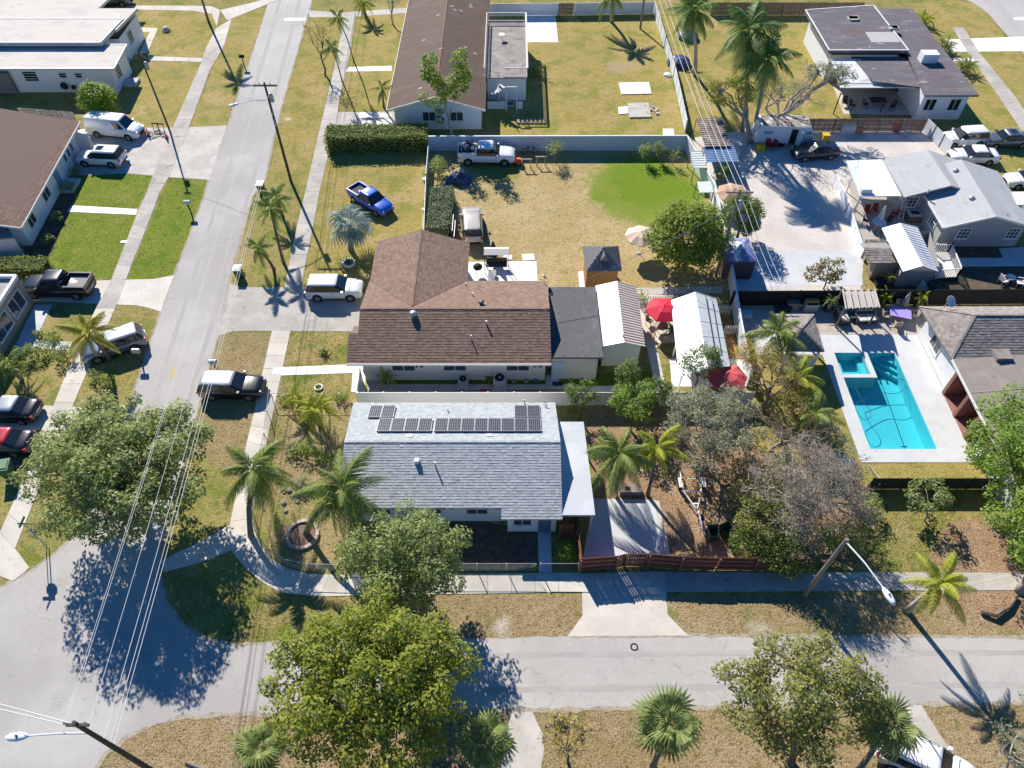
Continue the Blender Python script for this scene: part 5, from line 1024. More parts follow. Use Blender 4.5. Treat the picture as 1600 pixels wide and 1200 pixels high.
wire('service wire from the slim pole over to the lamp pole across the street', PA+Vector((0, 0, 8.7)), P2+Vector((0, 0, 8.6)), .6, .02, group=None)
wire('service wire from the bleached pole to the brown shingle roof', P3+Vector((0, 0, 7.8)), Vector((2.9, 42.9, 4.2)), .5, .02, group=None)
for dx, wh in ((-.5, 'outer left'), (.1, 'middle'), (.6, 'outer right')):
    for (A, Bq, nm) in ((P3, P5, 'far span'), (P3, P6, 'near span')):
        if nm == 'near span': continue
        wire(wh+' power line running away along the rear walls from the bleached pole', A+Vector((dx, 0, 8.9)), Bq+Vector((dx, 0, 8.9)), .8, .016, group='wires over the rear walls')
    wire(wh+' power line from the bleached pole down towards the bare tree', P3+Vector((dx, 0, 8.9)), Vector((20.0+dx, 41, 6.6)), .2, .016, group='wires towards the bare tree')

# ---------------------------------------------------------------- vehicles
def rr(x0, x1, wd, r, z, n=3):
    out = []
    for cx, cy, a0 in ((x1-r, wd-r, 0), (x0+r, wd-r, 90), (x0+r, -wd+r, 180), (x1-r, -wd+r, 270)):
        for k in range(n+1):
            a = R(a0+90*k/n); out.append((cx+r*math.cos(a), cy+r*math.sin(a), z))
    return out
LIDP = mat('plate_pale', (.6, .6, .58), .5)
PILLAR = mat('pillar_black', (.022, .023, .026), .2, spec=.6)
KIND = {
 'sedan': dict(L=4.75, W=.92, H=1.46, hood=.92, belt=.96, trunk=1.02, cab=(-1.78, 1.0), rf=(-1.0, .22), wb=2.75, r=.33, ground=.2),
 'suv':   dict(L=4.75, W=.95, H=1.70, hood=1.05, belt=1.08, trunk=1.08, cab=(-2.28, 1.05), rf=(-2.0, .28), wb=2.75, r=.37, ground=.24),
 'wagon': dict(L=4.85, W=.94, H=1.62, hood=1.02, belt=1.04, trunk=1.04, cab=(-2.32, 1.05), rf=(-2.0, .25), wb=2.8, r=.36, ground=.22),
 'van':   dict(L=5.75, W=1.0, H=2.12, hood=1.12, belt=1.22, trunk=1.22, cab=(-2.84, 1.85), rf=(-2.75, 1.15), wb=3.5, r=.37, ground=.26),
 'pickup':dict(L=5.8, W=1.0, H=1.92, hood=1.2, belt=1.2, trunk=1.15, cab=(-.95, 1.35), rf=(-.78, .62), wb=3.65, r=.4, ground=.32),
}
def vehicle(kind, label, cat, pm, rear, front, near='right', name='parked_car', top=None, rails=False, sunroof=False, hoodm=None, wbs=True, scale=1.04, grey_bed=False):
    k = KIND[kind]; rw, fw = G(*rear), G(*front); d = (fw-rw); d.z = 0; d.normalize(); side = Vector((d.y, -d.x, 0)) if near == 'right' else Vector((-d.y, d.x, 0))
    c = rw.lerp(fw, .5)-side*(k['W']-.06)*scale
    o = thing(name, c, label, cat, None, math.atan2(d.y, d.x)); o.scale = (scale,)*3
    L, W, H, g, belt, hood, trunk = k['L']/2, k['W'], k['H'], k['ground'], k['belt'], k['hood'], k['trunk']; cx0, cx1 = k['cab']; r0, r1 = k['rf']
    st = [(-L, .80, trunk*.62, .42), (-L+.06, .93, trunk*.9, .34), (-L+.22, .985, trunk*.985, g), (cx0, 1, trunk, g), ((cx0+cx1)/2, 1, belt, g), (cx1, 1, max(hood, belt*.985), g), (cx1+.3, .995, hood, g), (L-.55, .965, hood*.955, g), (L-.2, .90, hood*.87, g+.03), (L-.04, .78, hood*.68, .36), (L, .66, hood*.52, .42)]
    B = MB(); 
    for x, wf, zt, zb in st:
        w_ = W*wf; zm = (zb+zt)/2
        half = [(w_*.90, zb), (w_*.985, zb+.1), (w_, zm), (w_*.975, zt-.12), (w_*.90, zt-.025), (w_*.6, zt+.012), (0, zt+.022)]
        B.v += [(x, y, z) for y, z in half]+[(x, -y, z) for y, z in half[-2::-1]]
    n = 13
    for i in range(len(st)-1):
        for j in range(n-1): B.f.append((i*n+j, (i+1)*n+j, (i+1)*n+j+1, i*n+j+1)); B.m.append(0)
        B.f.append((i*n+n-1, (i+1)*n+n-1, (i+1)*n, i*n)); B.m.append(0)
    B.f += [tuple(range(n)), tuple(range((len(st)-1)*n+n-1, (len(st)-1)*n-1, -1))]; B.m += [0, 0]
    B.build('body', pm, o, smooth=True)
    if hoodm: MB().add([(L-.6, -W*.62, hood*.985+.02), (L-.6, W*.62, hood*.985+.02), (cx1+.35, W*.66, hood+.035), (cx1+.35, -W*.66, hood+.035)], [(0, 1, 2, 3)]).build('hood_stripe', hoodm, o)
    C = MB(); wb, wr = W*.93, W*.76; loops = [rr(cx0, cx1, wb, .12, belt-.04), rr(r0-.03, r1+.06, wr+.03, .14, H-.10), rr(r0, r1, wr-.03, .18, H-.03), rr(r0+.12, r1-.12, wr-.22, .15, H)]
    nl = len(loops[0])
    for lo in loops: C.v += lo
    for i in range(3):
        for j in range(nl): C.f.append((i*nl+j, i*nl+(j+1) % nl, (i+1)*nl+(j+1) % nl, (i+1)*nl+j)); C.m.append(0)
    C.f.append(tuple(range(3*nl, 4*nl))); C.m.append(0)
    if kind != 'van': C.m[:nl] = [1]*nl
    C.build('cabin', [top or pm, PILLAR], o, smooth=True)
    z0, z1 = belt+.02, H-.13; tz = lambda z: (z-belt+.04)/(H-.10-belt+.04)
    fx = lambda z: cx1+(r1+.06-cx1)*tz(z); bx = lambda z: cx0+(r0-.03-cx0)*tz(z); wy = lambda z: wb+(wr+.03-wb)*tz(z)
    e = .014
    MB().add([(fx(z0)+e, -wy(z0)+.13, z0+e), (fx(z0)+e, wy(z0)-.13, z0+e), (fx(z1)+e, wy(z1)-.12, z1+e), (fx(z1)+e, -wy(z1)+.12, z1+e)], [(0, 1, 2, 3)]).build('windshield', GLASS, o)
    if kind != 'van': MB().add([(bx(z0+.06)-e, -wy(z0)+.15, z0+.06+e), (bx(z0+.06)-e, wy(z0)-.15, z0+.06+e), (bx(z1)-e, wy(z1)-.13, z1+e), (bx(z1)-e, -wy(z1)+.13, z1+e)], [(0, 1, 2, 3)]).build('rear_window', GLASS, o)
    sp = {'sedan': ((.05, .52), (.535, .975)), 'suv': ((.03, .30), (.315, .63), (.645, .985)), 'wagon': ((.03, .30), (.315, .63), (.645, .985)), 'van': ((.76, .98),), 'pickup': ((.05, .49), (.505, .975))}[kind]
    for sgn in (1, -1):
        for a, b in sp:
            q = lambda t, z: (bx(z)+.10+(fx(z)-bx(z)-.20)*t, sgn*(wy(z)+.012), z)
            MB().add([q(a, z0), q(b, z0), q(b, z1-.02), q(a, z1-.02)], [(0, 1, 2, 3)]).build('side_window', GLASS, o)
        for x in (-k['wb']/2, k['wb']/2):
            MB().cyl((x, sgn*(W-.05), k['r']+.01), k['r']*1.17, .062*sgn, 16, axis='Y').build('wheel_arch', BLACK, o)
            wh = MB().cyl((x, sgn*(W-.22), k['r']), k['r'], .24*sgn, 18, axis='Y').build('wheel', RUBBER, o)
            MB().lathe((0, 0, 0), [(k['r']*.62, 0), (k['r']*.62, .012), (k['r']*.4, .006), (0, .012)], 12).build('rim', CHROME, wh)
            rm = bpy.data.objects[wh.children[0].name]; rm.location = (x, sgn*(W+.021), k['r']); rm.rotation_euler = (R(-90*sgn), 0, 0)
        MB().box(cx1-.32, cx1-.14, sgn*W*.97, sgn*(W*.97+.2), belt-.02, belt+.13).build('mirror', pm, o)
        MB().bar((L-.28, sgn*W*.72, hood*.78), (L-.10, sgn*W*.60, hood*.76), .16, .13).build('headlight', LAMP_W, o)
        MB().box(-L+.0, -L+.16, sgn*W*.74, sgn*W*.95, trunk*.72, trunk*.9).build('tail_light', LAMP_R, o)
        if rails: MB().tube([(r0+.15, sgn*(wr-.06), H-.02), (r0+.25, sgn*(wr-.06), H+.04), (r1-.25, sgn*(wr-.06), H+.04), (r1-.15, sgn*(wr-.06), H-.02)], .02, 5).build('roof_rail', GALV if rails == 1 else BLACK, o)
    B = MB()
    for sgn in (1, -1):
        for x in ((-.05, .95) if kind != 'van' else (.55, 1.6)): B.box(x-.008, x+.008, min(sgn*W*.985, sgn*(W+.004)), max(sgn*W*.985, sgn*(W+.004)), g+.18, belt-.06)
        B.box(-k['wb']/2+.5, k['wb']/2-.5, min(sgn*W*.95, sgn*(W+.003)), max(sgn*W*.95, sgn*(W+.003)), g, g+.13)
    tag(B.build('door_seams', BLACK, o), kind='stuff')
    MB().box(cx1+.28, cx1+.30, -W*.82, W*.82, hood+.0, hood+.028).build('wiper_cowl', BLACK, o); MB().box(-L-.03, -L-.02, -.26, .26, .62, .76).build('number_plate', LIDP, o)
    MB().box(L-.06, L+.012, -W*.45, W*.45, .42, hood*.66).build('grille', BLACK, o); MB().box(-L-.02, -L+.06, -W*.7, W*.7, .36, .52).build('rear_bumper', BLACK if kind in ('suv', 'van', 'pickup') else pm, o)
    if sunroof: MB().box(r1-.95, r1-.25, -wr*.55, wr*.55, H-.004, H+.006).build('sunroof', GLASS, o)
    if kind == 'pickup':
        x0, x1 = -L+.12, cx0-.06
        MB().box(x0, x1, -W*.78, W*.78, trunk+.006, trunk+.012).build('bed_floor', BLACK if not grey_bed else mat('bed_grey', (.2, .2, .21), .7), o)  # bed floor is black by default, grey on request
        B = MB()
        for sgn in (1, -1): B.box(x0-.06, x1+.04, min(sgn*W*.80, sgn*W*.97), max(sgn*W*.80, sgn*W*.97), trunk-.1, trunk+.26)
        B.box(x0-.08, x0, -W*.8, W*.8, trunk-.1, trunk+.25); B.box(x1, x1+.05, -W*.8, W*.8, trunk-.1, trunk+.28); B.build('bed_wall', pm, o)
    return o
vehicle('van', 'white cargo van parked nose towards the street on the worn driveway', 'van', CP_WHITE, (154, 215), (203, 220))
vehicle('suv', 'white boxy off road car with dark sunroof beside the cargo van', 'car', CP_WHITE, (177, 263), (135, 261), 'left', sunroof=True, rails=2)
vehicle('pickup', 'black pickup truck with open bed on the left hand driveway', 'pickup truck', CP_BLACK, (122, 468), (56, 467), 'left', name='pickup_truck', grey_bed=True)
vehicle('wagon', 'steel blue crossover under the palm by the left sidewalk', 'car', CP_SILV, (207, 550), (162, 565), 'left', top=CP_LSILV)
vehicle('sedan', 'black sedan with silver roof and trunk at the left edge', 'car', CP_BLACK, (38, 663), (-22, 661), 'left', top=CP_LSILV)
vehicle('sedan', 'black coupe with broad red stripes at the left edge', 'car', CP_BLACK, (27, 714), (-34, 712), 'left', top=CP_RED)
vehicle('suv', 'white crossover parked beside the brown shingle roof', 'car', CP_WHITE, (497, 471), (549, 471))
vehicle('pickup', 'bright blue pickup truck on the grass by the silver palm', 'pickup truck', CP_BLUE, (554, 317), (588, 338), name='pickup_truck', scale=.9)
wt = vehicle('pickup', 'white work truck loaded with equipment by the long white wall', 'pickup truck', CP_WHITE, (733, 259), (787, 260), name='work_truck')
B = MB(); random.seed(5)
for i in range(9): B.tube([(random.uniform(-2.6, -1.2), random.uniform(-.7, .7), 1.2), (random.uniform(-2.6, -1.2), random.uniform(-.7, .7), random.uniform(1.6, 2.3))], .05, 5)
for i in range(7): x, y = random.uniform(-2.5, -1.2), random.uniform(-.6, .6); B.box(x-.25, x+.25, y-.2, y+.2, 1.2, random.uniform(1.5, 2.0))
tag(B.build('truck_load', mat('load_mixed', (.05, .05, .055), .7, [((.6, .6, .6), 1.5, .5, .56, 4), ((.35, .12, .07), 2.3, .6, .63, 3)])), 'jumbled dark and pale equipment piled in the work truck bed', 'load'); ld = bpy.data.objects['truck_load']; ld.location = wt.location; ld.rotation_euler = wt.rotation_euler
vehicle('suv', 'dusty champagne car parked behind the brown roofed house', 'car', CP_BEIGE, (724, 383), (722, 338), 'left', rails=1)
vehicle('wagon', 'black wagon with pale roof on the verge beside the corner tree', 'car', CP_BLACK, (336, 625), (388, 626), top=CP_LSILV, rails=1)
vehicle('suv', 'white car under the fan palm at the near right corner', 'car', CP_WHITE, (1393, 1203), (1478, 1244), rails=2, scale=1.08)
vehicle('sedan', 'dark sedan on the gravel in front of the travel trailer', 'car', CP_DKGRN, (1296, 250), (1256, 253), 'left')
vehicle('suv', 'white crossover beside the white gate near the far right street', 'car', CP_WHITE, (1525, 231), (1489, 233), 'left')
vehicle('sedan', 'grey sedan at the right edge beyond the white crossover', 'car', CP_GREY, (1594, 232), (1553, 233), 'left', sunroof=True)
vehicle('sedan', 'white sedan half hidden behind the grey gable roof', 'car', CP_WHITE, (1541, 259), (1501, 258), 'left')
vehicle('sedan', 'white car cut by the right edge beside the grey roof', 'car', CP_WHITE, (1632, 297), (1588, 297), 'left')
vehicle('sedan', 'white car behind the flat pale roof at the far left', 'car', CP_WHITE, (92, 12), (130, 12))
vehicle('pickup', 'blue grey pickup truck at the top edge behind the flat roof', 'pickup truck', CP_SILV, (150, 12), (192, 12), name='pickup_truck')
# ---------------------------------------------------------------- vegetation kit
def unit(n):
    v = NR.normal(size=(n, 3)); return v/np.linalg.norm(v, axis=1)[:, None]
def leaf_quads(P, Nn, size, asp=.55):
    """Rhombic leaves folded along the midrib: two triangles each."""
    n = len(P); r = unit(n); T = np.cross(Nn, r); T /= np.linalg.norm(T, axis=1)[:, None]+1e-9; Bt = np.cross(Nn, T); s = size*NR.uniform(.65, 1.3, n)[:, None]
    V = np.stack([P-T*s*.5, P+Bt*s*asp*.5-Nn*s*.08, P+T*s*.5, P-Bt*s*asp*.5-Nn*s*.08], 1); return V
def crown_points(blobs, dens, up=.55):
    """Leaves through the outer part of many clumps; blobs: (centre, radius)."""
    Ps, Ns = [], []
    for c, r in blobs:
        n = max(12, int(dens*r*r)); d = unit(n); rad = r*(NR.uniform(.25, 1, n)**.45)*NR.uniform(.85, 1.15, n)
        p = d*rad[:, None]; p[:, 2] *= .72
        Ps.append(np.array(c)+p); nn = d*.75+unit(n)*.65+np.array([0, 0, up]); Ns.append(nn/np.linalg.norm(nn, axis=1)[:, None])
    return np.concatenate(Ps), np.concatenate(Ns)
def twist(a, b, k=4, amp=.12):
    a = Vector(a); b = Vector(b); L = (b-a).length; out = [a]
    for i in range(1, k): out.append(a.lerp(b, i/k)+Vector((random.uniform(-1, 1), random.uniform(-1, 1), random.uniform(-.5, 1)))*amp*L*.5)
    return out+[b]
def tree(name, label, base, crown, rad, lm, size=.22, dens=260, nb=34, bk=None, tr=.18, seed=1, cat='tree', group=None, fill=.35, brf=.30, fork=.45, blobs=None, twigs=0, up=.85):
    """Trunk with limbs to many leaf clumps; crown: centre above the base (local), rad: half axes."""
    random.seed(seed); global NR; NR = np.random.default_rng(seed); bk = bk or TRUNK
    o = thing(name, base, label, cat, group); c = Vector(crown); rx, ry, rz = rad; bl = blobs or []
    if not blobs:
        m = (rx+ry+rz)/3; k = 0
        while len(bl) < nb and k < 4000:
            k += 1; d = Vector((random.gauss(0, 1), random.gauss(0, 1), random.gauss(0, 1))).normalized(); s = random.uniform(fill, 1)**.5; r = m*brf*random.uniform(.65, 1.25)
            p = c+Vector((d.x*(rx-r*.6)*s, d.y*(ry-r*.6)*s, d.z*(rz-r*.4)*s))
            if p.z < (.8+r*.4 if c.z > 2 else r*.25) or (d.z < -.35 and random.random() < .6): continue
            if any((p-Vector(q)).length < (r+qr)*.42 for q, qr in bl): continue
            bl.append((tuple(p), r))
    T = MB(); fk = Vector((c.x*.3, c.y*.3, max(.5, (c.z-rz*.55)*fork+.4))); T.tube(twist((0, 0, -.05), fk, 4, .08), [tr*1.25, tr, tr*.9, tr*.85, tr*.8], 8); 
    T.build('trunk', bk, o, smooth=True)
    Lm = MB(); hubs = []
    for i in range(max(3, min(7, len(bl)//5))):
        a = 2*math.pi*i/max(3, min(7, len(bl)//5))+random.uniform(-.3, .3); h = c+Vector((math.cos(a)*rx*.42, math.sin(a)*ry*.42, random.uniform(-.35, .15)*rz)); hubs.append(h); Lm.tube(twist(fk, h, 4, .16), [tr*.62, tr*.5, tr*.42, tr*.34, tr*.28], 6)
    for q, r in bl:
        q = Vector(q); h = min(hubs, key=lambda t: (t-q).length); Lm.tube(twist(h, q, 3, .16), [tr*.26, tr*.18, tr*.12, tr*.05], 5)
        for _ in range(twigs):
            d = Vector((random.gauss(0, 1), random.gauss(0, 1), random.gauss(.3, .8))).normalized(); Lm.tube(twist(q, q+d*r*random.uniform(.7, 1.25), 2, .2), [.022, .015, .006], 4)
    Lm.build('limbs', bk, o, smooth=True)
    P, Nn = crown_points(bl, dens, up); poly_mesh('crown', leaf_quads(P, Nn, size), lm, o); return o
def bush(name, label, base, rad, lm, size=.14, dens=420, seed=1, cat='shrub', group=None, nb=16):
    return tree(name, label, base, (0, 0, rad[2]), rad, lm, size, dens, nb, tr=.05, seed=seed, cat=cat, group=group, fill=.5, brf=.42)
def hedge(label, a, b, wd, h, lm, dens=130, size=.13, seed=1, side=1, name='hedge'):
    """Clipped hedge from a to b, wd deep towards `side`."""
    global NR; NR = np.random.default_rng(seed); a = Vector(a); b = Vector(b); L = (b-a).length; d = (b-a).normalized(); n = Vector((-d.y, d.x, 0))*side
    o = thing(name, a.lerp(b, .5), label, 'hedge'); M = Matrix(((d.x, n.x, 0, 0), (d.y, n.y, 0, 0), (0, 0, 1, 0), (0, 0, 0, 1))); off = a-a.lerp(b, .5)
    cb = MB(); cb.box(.12, L-.12, .12, wd-.12, 0, h-.12); o2 = cb.build('branches', mat('hedge_dark_core', (.04, .045, .018), .95), o);  # solid dark core instead of branches; inner shade painted into its colour
    for v in o2.data.vertices: v.co = M.to_3x3() @ v.co+off
    Ps, Ns = [], []
    for ar, f in ((L*wd, lambda u, v: (u*L, v*wd, u*0+h, 0, 0, 1)), (L*h, lambda u, v: (u*L, u*0, v*h, 0, -1, 0)), (L*h, lambda u, v: (u*L, u*0+wd, v*h, 0, 1, 0)), (wd*h, lambda u, v: (u*0, u*wd, v*h, -1, 0, 0)), (wd*h, lambda u, v: (u*0+L, u*wd, v*h, 1, 0, 0))):
        k = int(ar*dens); u, v = NR.uniform(0, 1, (2, k)); q = f(u, v); p = np.stack(q[:3], 1); nn = np.array(q[3:])[None, :]*.9+unit(k)*.7; p += unit(k)*.07+np.array(q[3:])[None, :]*(np.sin(p[:, :1]*3.1)+np.sin(p[:, 1:2]*4.3+1)+np.sin(p[:, 2:3]*5)+np.sin(p[:, :1]*1.3+2)*1.5)*.045
        Ps.append(p); Ns.append(nn/np.linalg.norm(nn, axis=1)[:, None])
    P = np.concatenate(Ps); Nn = np.concatenate(Ns); R3 = np.array(M.to_3x3()); P = P @ R3.T+np.array(off); Nn = Nn @ R3.T
    poly_mesh('foliage', leaf_quads(P, Nn, size, .65), lm, o); return o
FRONDS = {}
def feather(lm, L, var, n=30, leaf=.62, droop=1.0, wdt=.085):
    """One pinnate frond along +X: arching midrib with two rows of hanging leaflets."""
    key = (lm.name, round(L, 2), var, droop)
    if key in FRONDS: return FRONDS[key]
    wdt = .026*L if wdt > .08 else wdt; rs = np.random.default_rng(int(L*100)+var); rise = (.35, .16, -.05)[var]*L; dp = (.55, .62, .55)[var]*L*droop
    f = lambda t: np.array([L*(t-.10*t*t*droop), 0, rise*t*1.6-dp*t*t*1.15])
    V = []
    for k in range(8):
        a, b = f(k/8), f((k+1)/8); w0 = .05*(1-k/8)+.008; w1 = .05*(1-(k+1)/8)+.006; V.append([a+[0, -w0, 0], a+[0, w0, 0], b+[0, w1, 0], b+[0, -w1, 0]])
    for i in range(n):
        t = .14+.86*(i+.5)/n; p = f(t); tg = f(min(1, t+.02))-f(t-.02); tg /= np.linalg.norm(tg); l = leaf*(math.sin(math.pi*(t*.86+.12))**.6)*L/2.6
        for s in (1, -1):
            fw = .45+.5*t+rs.normal(0, .06); d = np.array([tg[0]*fw, s*.85, tg[2]*fw-.42*droop-rs.uniform(0, .25)]); d /= np.linalg.norm(d); w_ = tg*wdt*.5
            m1 = p+d*l*.55+[0, 0, .03]; e1 = p+d*l+[0, 0, -.22*l*droop]
            V.append([p-w_, p+w_, m1+w_*1.1, m1-w_*1.1]); V.append([m1-w_*1.1, m1+w_*1.1, e1+w_*.25, e1-w_*.25])
    V = np.array(V); me = mesh_of('frond', V, lm); FRONDS[key] = me; return me
def fan(lm, L, var, blades=17, spread=130, pet=.55, wd=1.0):
    key = (lm.name, round(L, 2), var, 'fan')
    if key in FRONDS: return FRONDS[key]
    rs = np.random.default_rng(var+5); V = []; P = np.array([L*pet, 0, L*.10]); w_ = .02
    V.append([[0, -.03, 0], [0, .03, 0], P+[0, w_, 0], P+[0, -w_, 0]])
    for i in range(blades):
        a = R(-spread+2*spread*i/(blades-1)); l = L*(1-pet)*1.45*(1-.25*abs(a)/R(spread))*rs.uniform(.92, 1.06); d = np.array([math.cos(a), math.sin(a), .05-.25*abs(math.sin(a))]); pr = np.array([-math.sin(a), math.cos(a), 0]); hw = l*R(spread)/blades*.62*wd
        m1 = P+d*l*.55; e1 = P+d*l*.94+[0, 0, -.42*l]
        V.append([P-pr*.01, P+pr*.01, m1+pr*hw*.75+[0, 0, .03], m1-pr*hw*.75-[0, 0, .02]]); V.append([m1-pr*hw*.75-[0, 0, .02], m1+pr*hw*.75+[0, 0, .03], e1+pr*.012, e1-pr*.012])
    me = mesh_of('frond', np.array(V), lm); FRONDS[key] = me; return me
def mesh_of(name, V, m):
    n, k = V.shape[:2]; me = bpy.data.meshes.new(name); me.vertices.add(n*k); me.vertices.foreach_set('co', V.astype(np.float32).ravel()); me.loops.add(n*k)
    me.loops.foreach_set('vertex_index', np.arange(n*k, dtype=np.int32)); me.polygons.add(n); me.polygons.foreach_set('loop_start', np.arange(0, n*k, k, dtype=np.int32)); me.materials.append(m); me.update(calc_edges=True); return me
def palm(name, label, base, top, kind, lm, L=2.6, n=20, tr=.14, tm=None, seed=1, group=None, dry=0, droop=1.0, leaf=.62, lo=-35, hi=75, boots=False, shaft=None):
    """Curved trunk from base to top with a crown of separate fronds."""
    random.seed(seed); base = Vector(base); t = Vector(top)-base; o = thing(name, base, label, 'palm tree', group)
    md = Vector((t.x*.35, t.y*.35, t.z*.5)); MB().tube([(0, 0, -.05), md*.5+Vector((0, 0, t.z*.02)), md, md.lerp(t, .5)+Vector((0, 0, -.0)), t], [tr*1.35, tr*1.05, tr, tr*.92, tr*.85], 9).build('trunk', tm or PALMT, o, smooth=True)
    if shaft: MB().tube([t-Vector((0, 0, .05)), t+Vector((0, 0, .9))], [tr*.95, tr*.6], 8).build('crown_shaft', shaft, o, smooth=True); t = t+Vector((0, 0, .85))
    ga = 2.39996
    for i in range(n+dry):
        f = (i+.5)/n; el = hi+(lo-hi)*min(1.15, f); isd = i >= n; m = FR_DRY if isd else lm; var = 0 if el > 38 else (1 if el > 0 else 2)
        me = (feather(m, L, var, leaf=leaf, droop=droop) if kind == 'feather' else fan(m, L, var % 3))
        fr = link('frond', me, o, t); fr.rotation_euler = (random.uniform(-.3, .3), -R(el*.75+random.uniform(-13, 13)), i*ga+random.uniform(-.35, .35)); s = random.uniform(.74, 1.1)*(.82 if el > 60 else 1); fr.scale = (s, s, s)
    return o
def clump(name, label, base, h, lm, stems=6, L=1.6, spread=.5, seed=1, group=None, nf=7, cat='palm tree', leaf=.5):
    """Many-stemmed palm: slim canes that lean apart, each with a few arching fronds."""
    random.seed(seed); o = thing(name, base, label, cat, group)
    for s in range(stems):
        a = 2*math.pi*s/stems+random.uniform(-.4, .4); hh = h*random.uniform(.55, 1); r = spread*random.uniform(.3, 1); t = Vector((math.cos(a)*r, math.sin(a)*r, hh)); MB().tube([(math.cos(a)*r*.25, math.sin(a)*r*.25, -.03), t*.55, t], [.05, .045, .035], 6).build('stem', PALMT_P, o)
        for i in range(nf):
            el = 70-95*i/nf; fr = link('frond', feather(lm, L, 0 if el > 35 else 1, n=20, leaf=leaf, droop=1.15, wdt=.085), o, t); fr.rotation_euler = (random.uniform(-.2, .2), -R(el*.8), i*2.4+a+random.uniform(-.3, .3)); q = random.uniform(.75, 1.1); fr.scale = (q, q, q)
    return o
def bare(label, base, h, spread, seed, bk, depth=6, lm=None, ldens=0, lsize=.12, lean=(0, 0), r0=.16, name='bare_tree', first=4, up=.5, lmin=.3, rmin=.007):
    """Leafless tree: forks again and again into fine grey twigs."""
    random.seed(seed); global NR; NR = np.random.default_rng(seed); o = thing(name, base, label, 'tree'); T = MB(); Lb = MB(); tips = []
    def grow(p, d, l, r, k):
        q = p+d*l; mid = p.lerp(q, .5)+Vector((random.uniform(-1, 1), random.uniform(-1, 1), random.uniform(-.6, .6)))*l*.13
        (T if k == depth else Lb).tube([p, mid, q], [r, r*.85, r*.7], 7 if k >= depth-1 else (5 if k > 2 else 3), cap=False)
        if k == 0: tips.append(q); return
        for i in range(first if k == depth else random.choice((2, 2, 3))):
            nd = (d*.85+Vector((random.gauss(0, 1)*spread, random.gauss(0, 1)*spread, random.gauss(0, .5)*spread+(up if k == depth else .12)))).normalized(); grow(q, nd, max(lmin, l*random.uniform(.62, .9)), max(rmin, r*random.uniform(.5, .72)), k-1)
            if k < 3: tips.append(q)
    grow(Vector((0, 0, -.05)), Vector((lean[0], lean[1], 1)).normalized(), h*.28, r0, depth)
    T.build('trunk', bk, o, smooth=True); Lb.build('branches', bk, o, smooth=True)
    if lm and tips:
        tp = np.array([tuple(t) for t in tips]); k = ldens; P = np.repeat(tp, k, 0)+NR.normal(0, .22, (len(tp)*k, 3)); nn = unit(len(P))+np.array([0, 0, .5]); nn /= np.linalg.norm(nn, axis=1)[:, None]; poly_mesh('crown', leaf_quads(P, nn, lsize), lm, o)
    return o

# ---------------------------------------------------------------- the trees of the photograph
tree('shade_tree', 'huge broad sage green tree over the street corner', G(226, 795), (.3, .1, 5.3), (6.3, 5.7, 3.2), LF_OAK, .24, 250, 150, tr=.34, seed=11, brf=.185, fill=.05, twigs=4)
tree('street_tree', 'rounded grey green tree across the sidewalk before the grey roofed house', G(640, 935), (.2, .5, 4.6), (4.2, 3.7, 3.0), LF_GREEN, .2, 300, 90, tr=.2, seed=12, brf=.2, fill=.06, twigs=4)
tree('street_tree', 'large golden green tree overhanging the front street', G(607, 1192), (-.5, 2.5, 6.2), (5.7, 4.8, 3.0), LF_YEL, .22, 300, 150, tr=.26, seed=13, brf=.185, fill=.06, twigs=4, bk=TRUNK)
tree('street_tree', 'open crowned olive tree at the near edge beside the fan palms', G(1235, 1192), (-.4, 2.2, 5.0), (4.7, 3.5, 2.7), leafm('leaf_olive', [(.09, .11, .03), (.12, .14, .035), (.16, .17, .045), (.21, .19, .05)]),   .2, 260, 100, tr=.2, seed=14, brf=.19, fill=.1, twigs=5)
tree('shade_tree', 'bright green feathery tree at the right edge', G(1592, 925), (2.0, 4.0, 5.0), (5.0, 8.9, 3.0), LF_BR, .22, 235, 160, tr=.26, seed=15, brf=.18, fill=.1, twigs=3, bk=BARK_P)
tree('yard_tree', 'pale silvery green tree in the leaf strewn side yard', G(1105, 735), (0, 1.4, 3.5), (4.1, 4.1, 2.1), LF_PALE, .16, 260, 90, tr=.13, seed=16, brf=.2, fill=.05, twigs=6, bk=BARK_P)
tree('yard_tree', 'fresh green tree between the side yard palms and the white fence', G(985, 672), (0, .6, 2.6), (1.9, 1.9, 1.6), LF_BR, .2, 330, 26, tr=.1, seed=17, brf=.34)
tree('fruit_tree', 'dark fruit tree behind the solar roof by the white fence', G(905, 655), (0, .6, 2.4), (1.55, 1.2, 1.2), LF_DARK, .17, 380, 20, tr=.09, seed=18, brf=.36)
tree('fruit_tree', 'slim dark fruit tree against the pale green shed', G(975, 625), (0, .3, 2.5), (1.0, 1.2, 1.9), LF_DARK, .17, 360, 20, tr=.08, seed=19, brf=.36)
tree('fruit_tree', 'dark leafy fruit tree over the white fence beside the courtyard path', G(1020, 650), (0, .5, 2.3), (1.5, 1.2, 1.3), LF_DARK, .17, 360, 18, tr=.08, seed=20, brf=.36)
tree('yard_tree', 'green and russet tree leaning over the near end of the long canopy', G(1085, 610), (0, .6, 3.0), (1.9, 1.7, 1.3), LF_DARK, .16, 330, 26, tr=.09, seed=21, brf=.3, twigs=3)
tree('round_tree', 'dense rounded tree with yellow green leaf tips in the back yard corner', G(1068, 425), (-.1, .6, 3.6), (3.8, 3.2, 3.2), leafm('leaf_fig', [(.05, .085, .014), (.08, .125, .02), (.14, .18, .025), (.21, .24, .03)]), .25, 270, 66, tr=.2, seed=22, brf=.28, fill=.4)
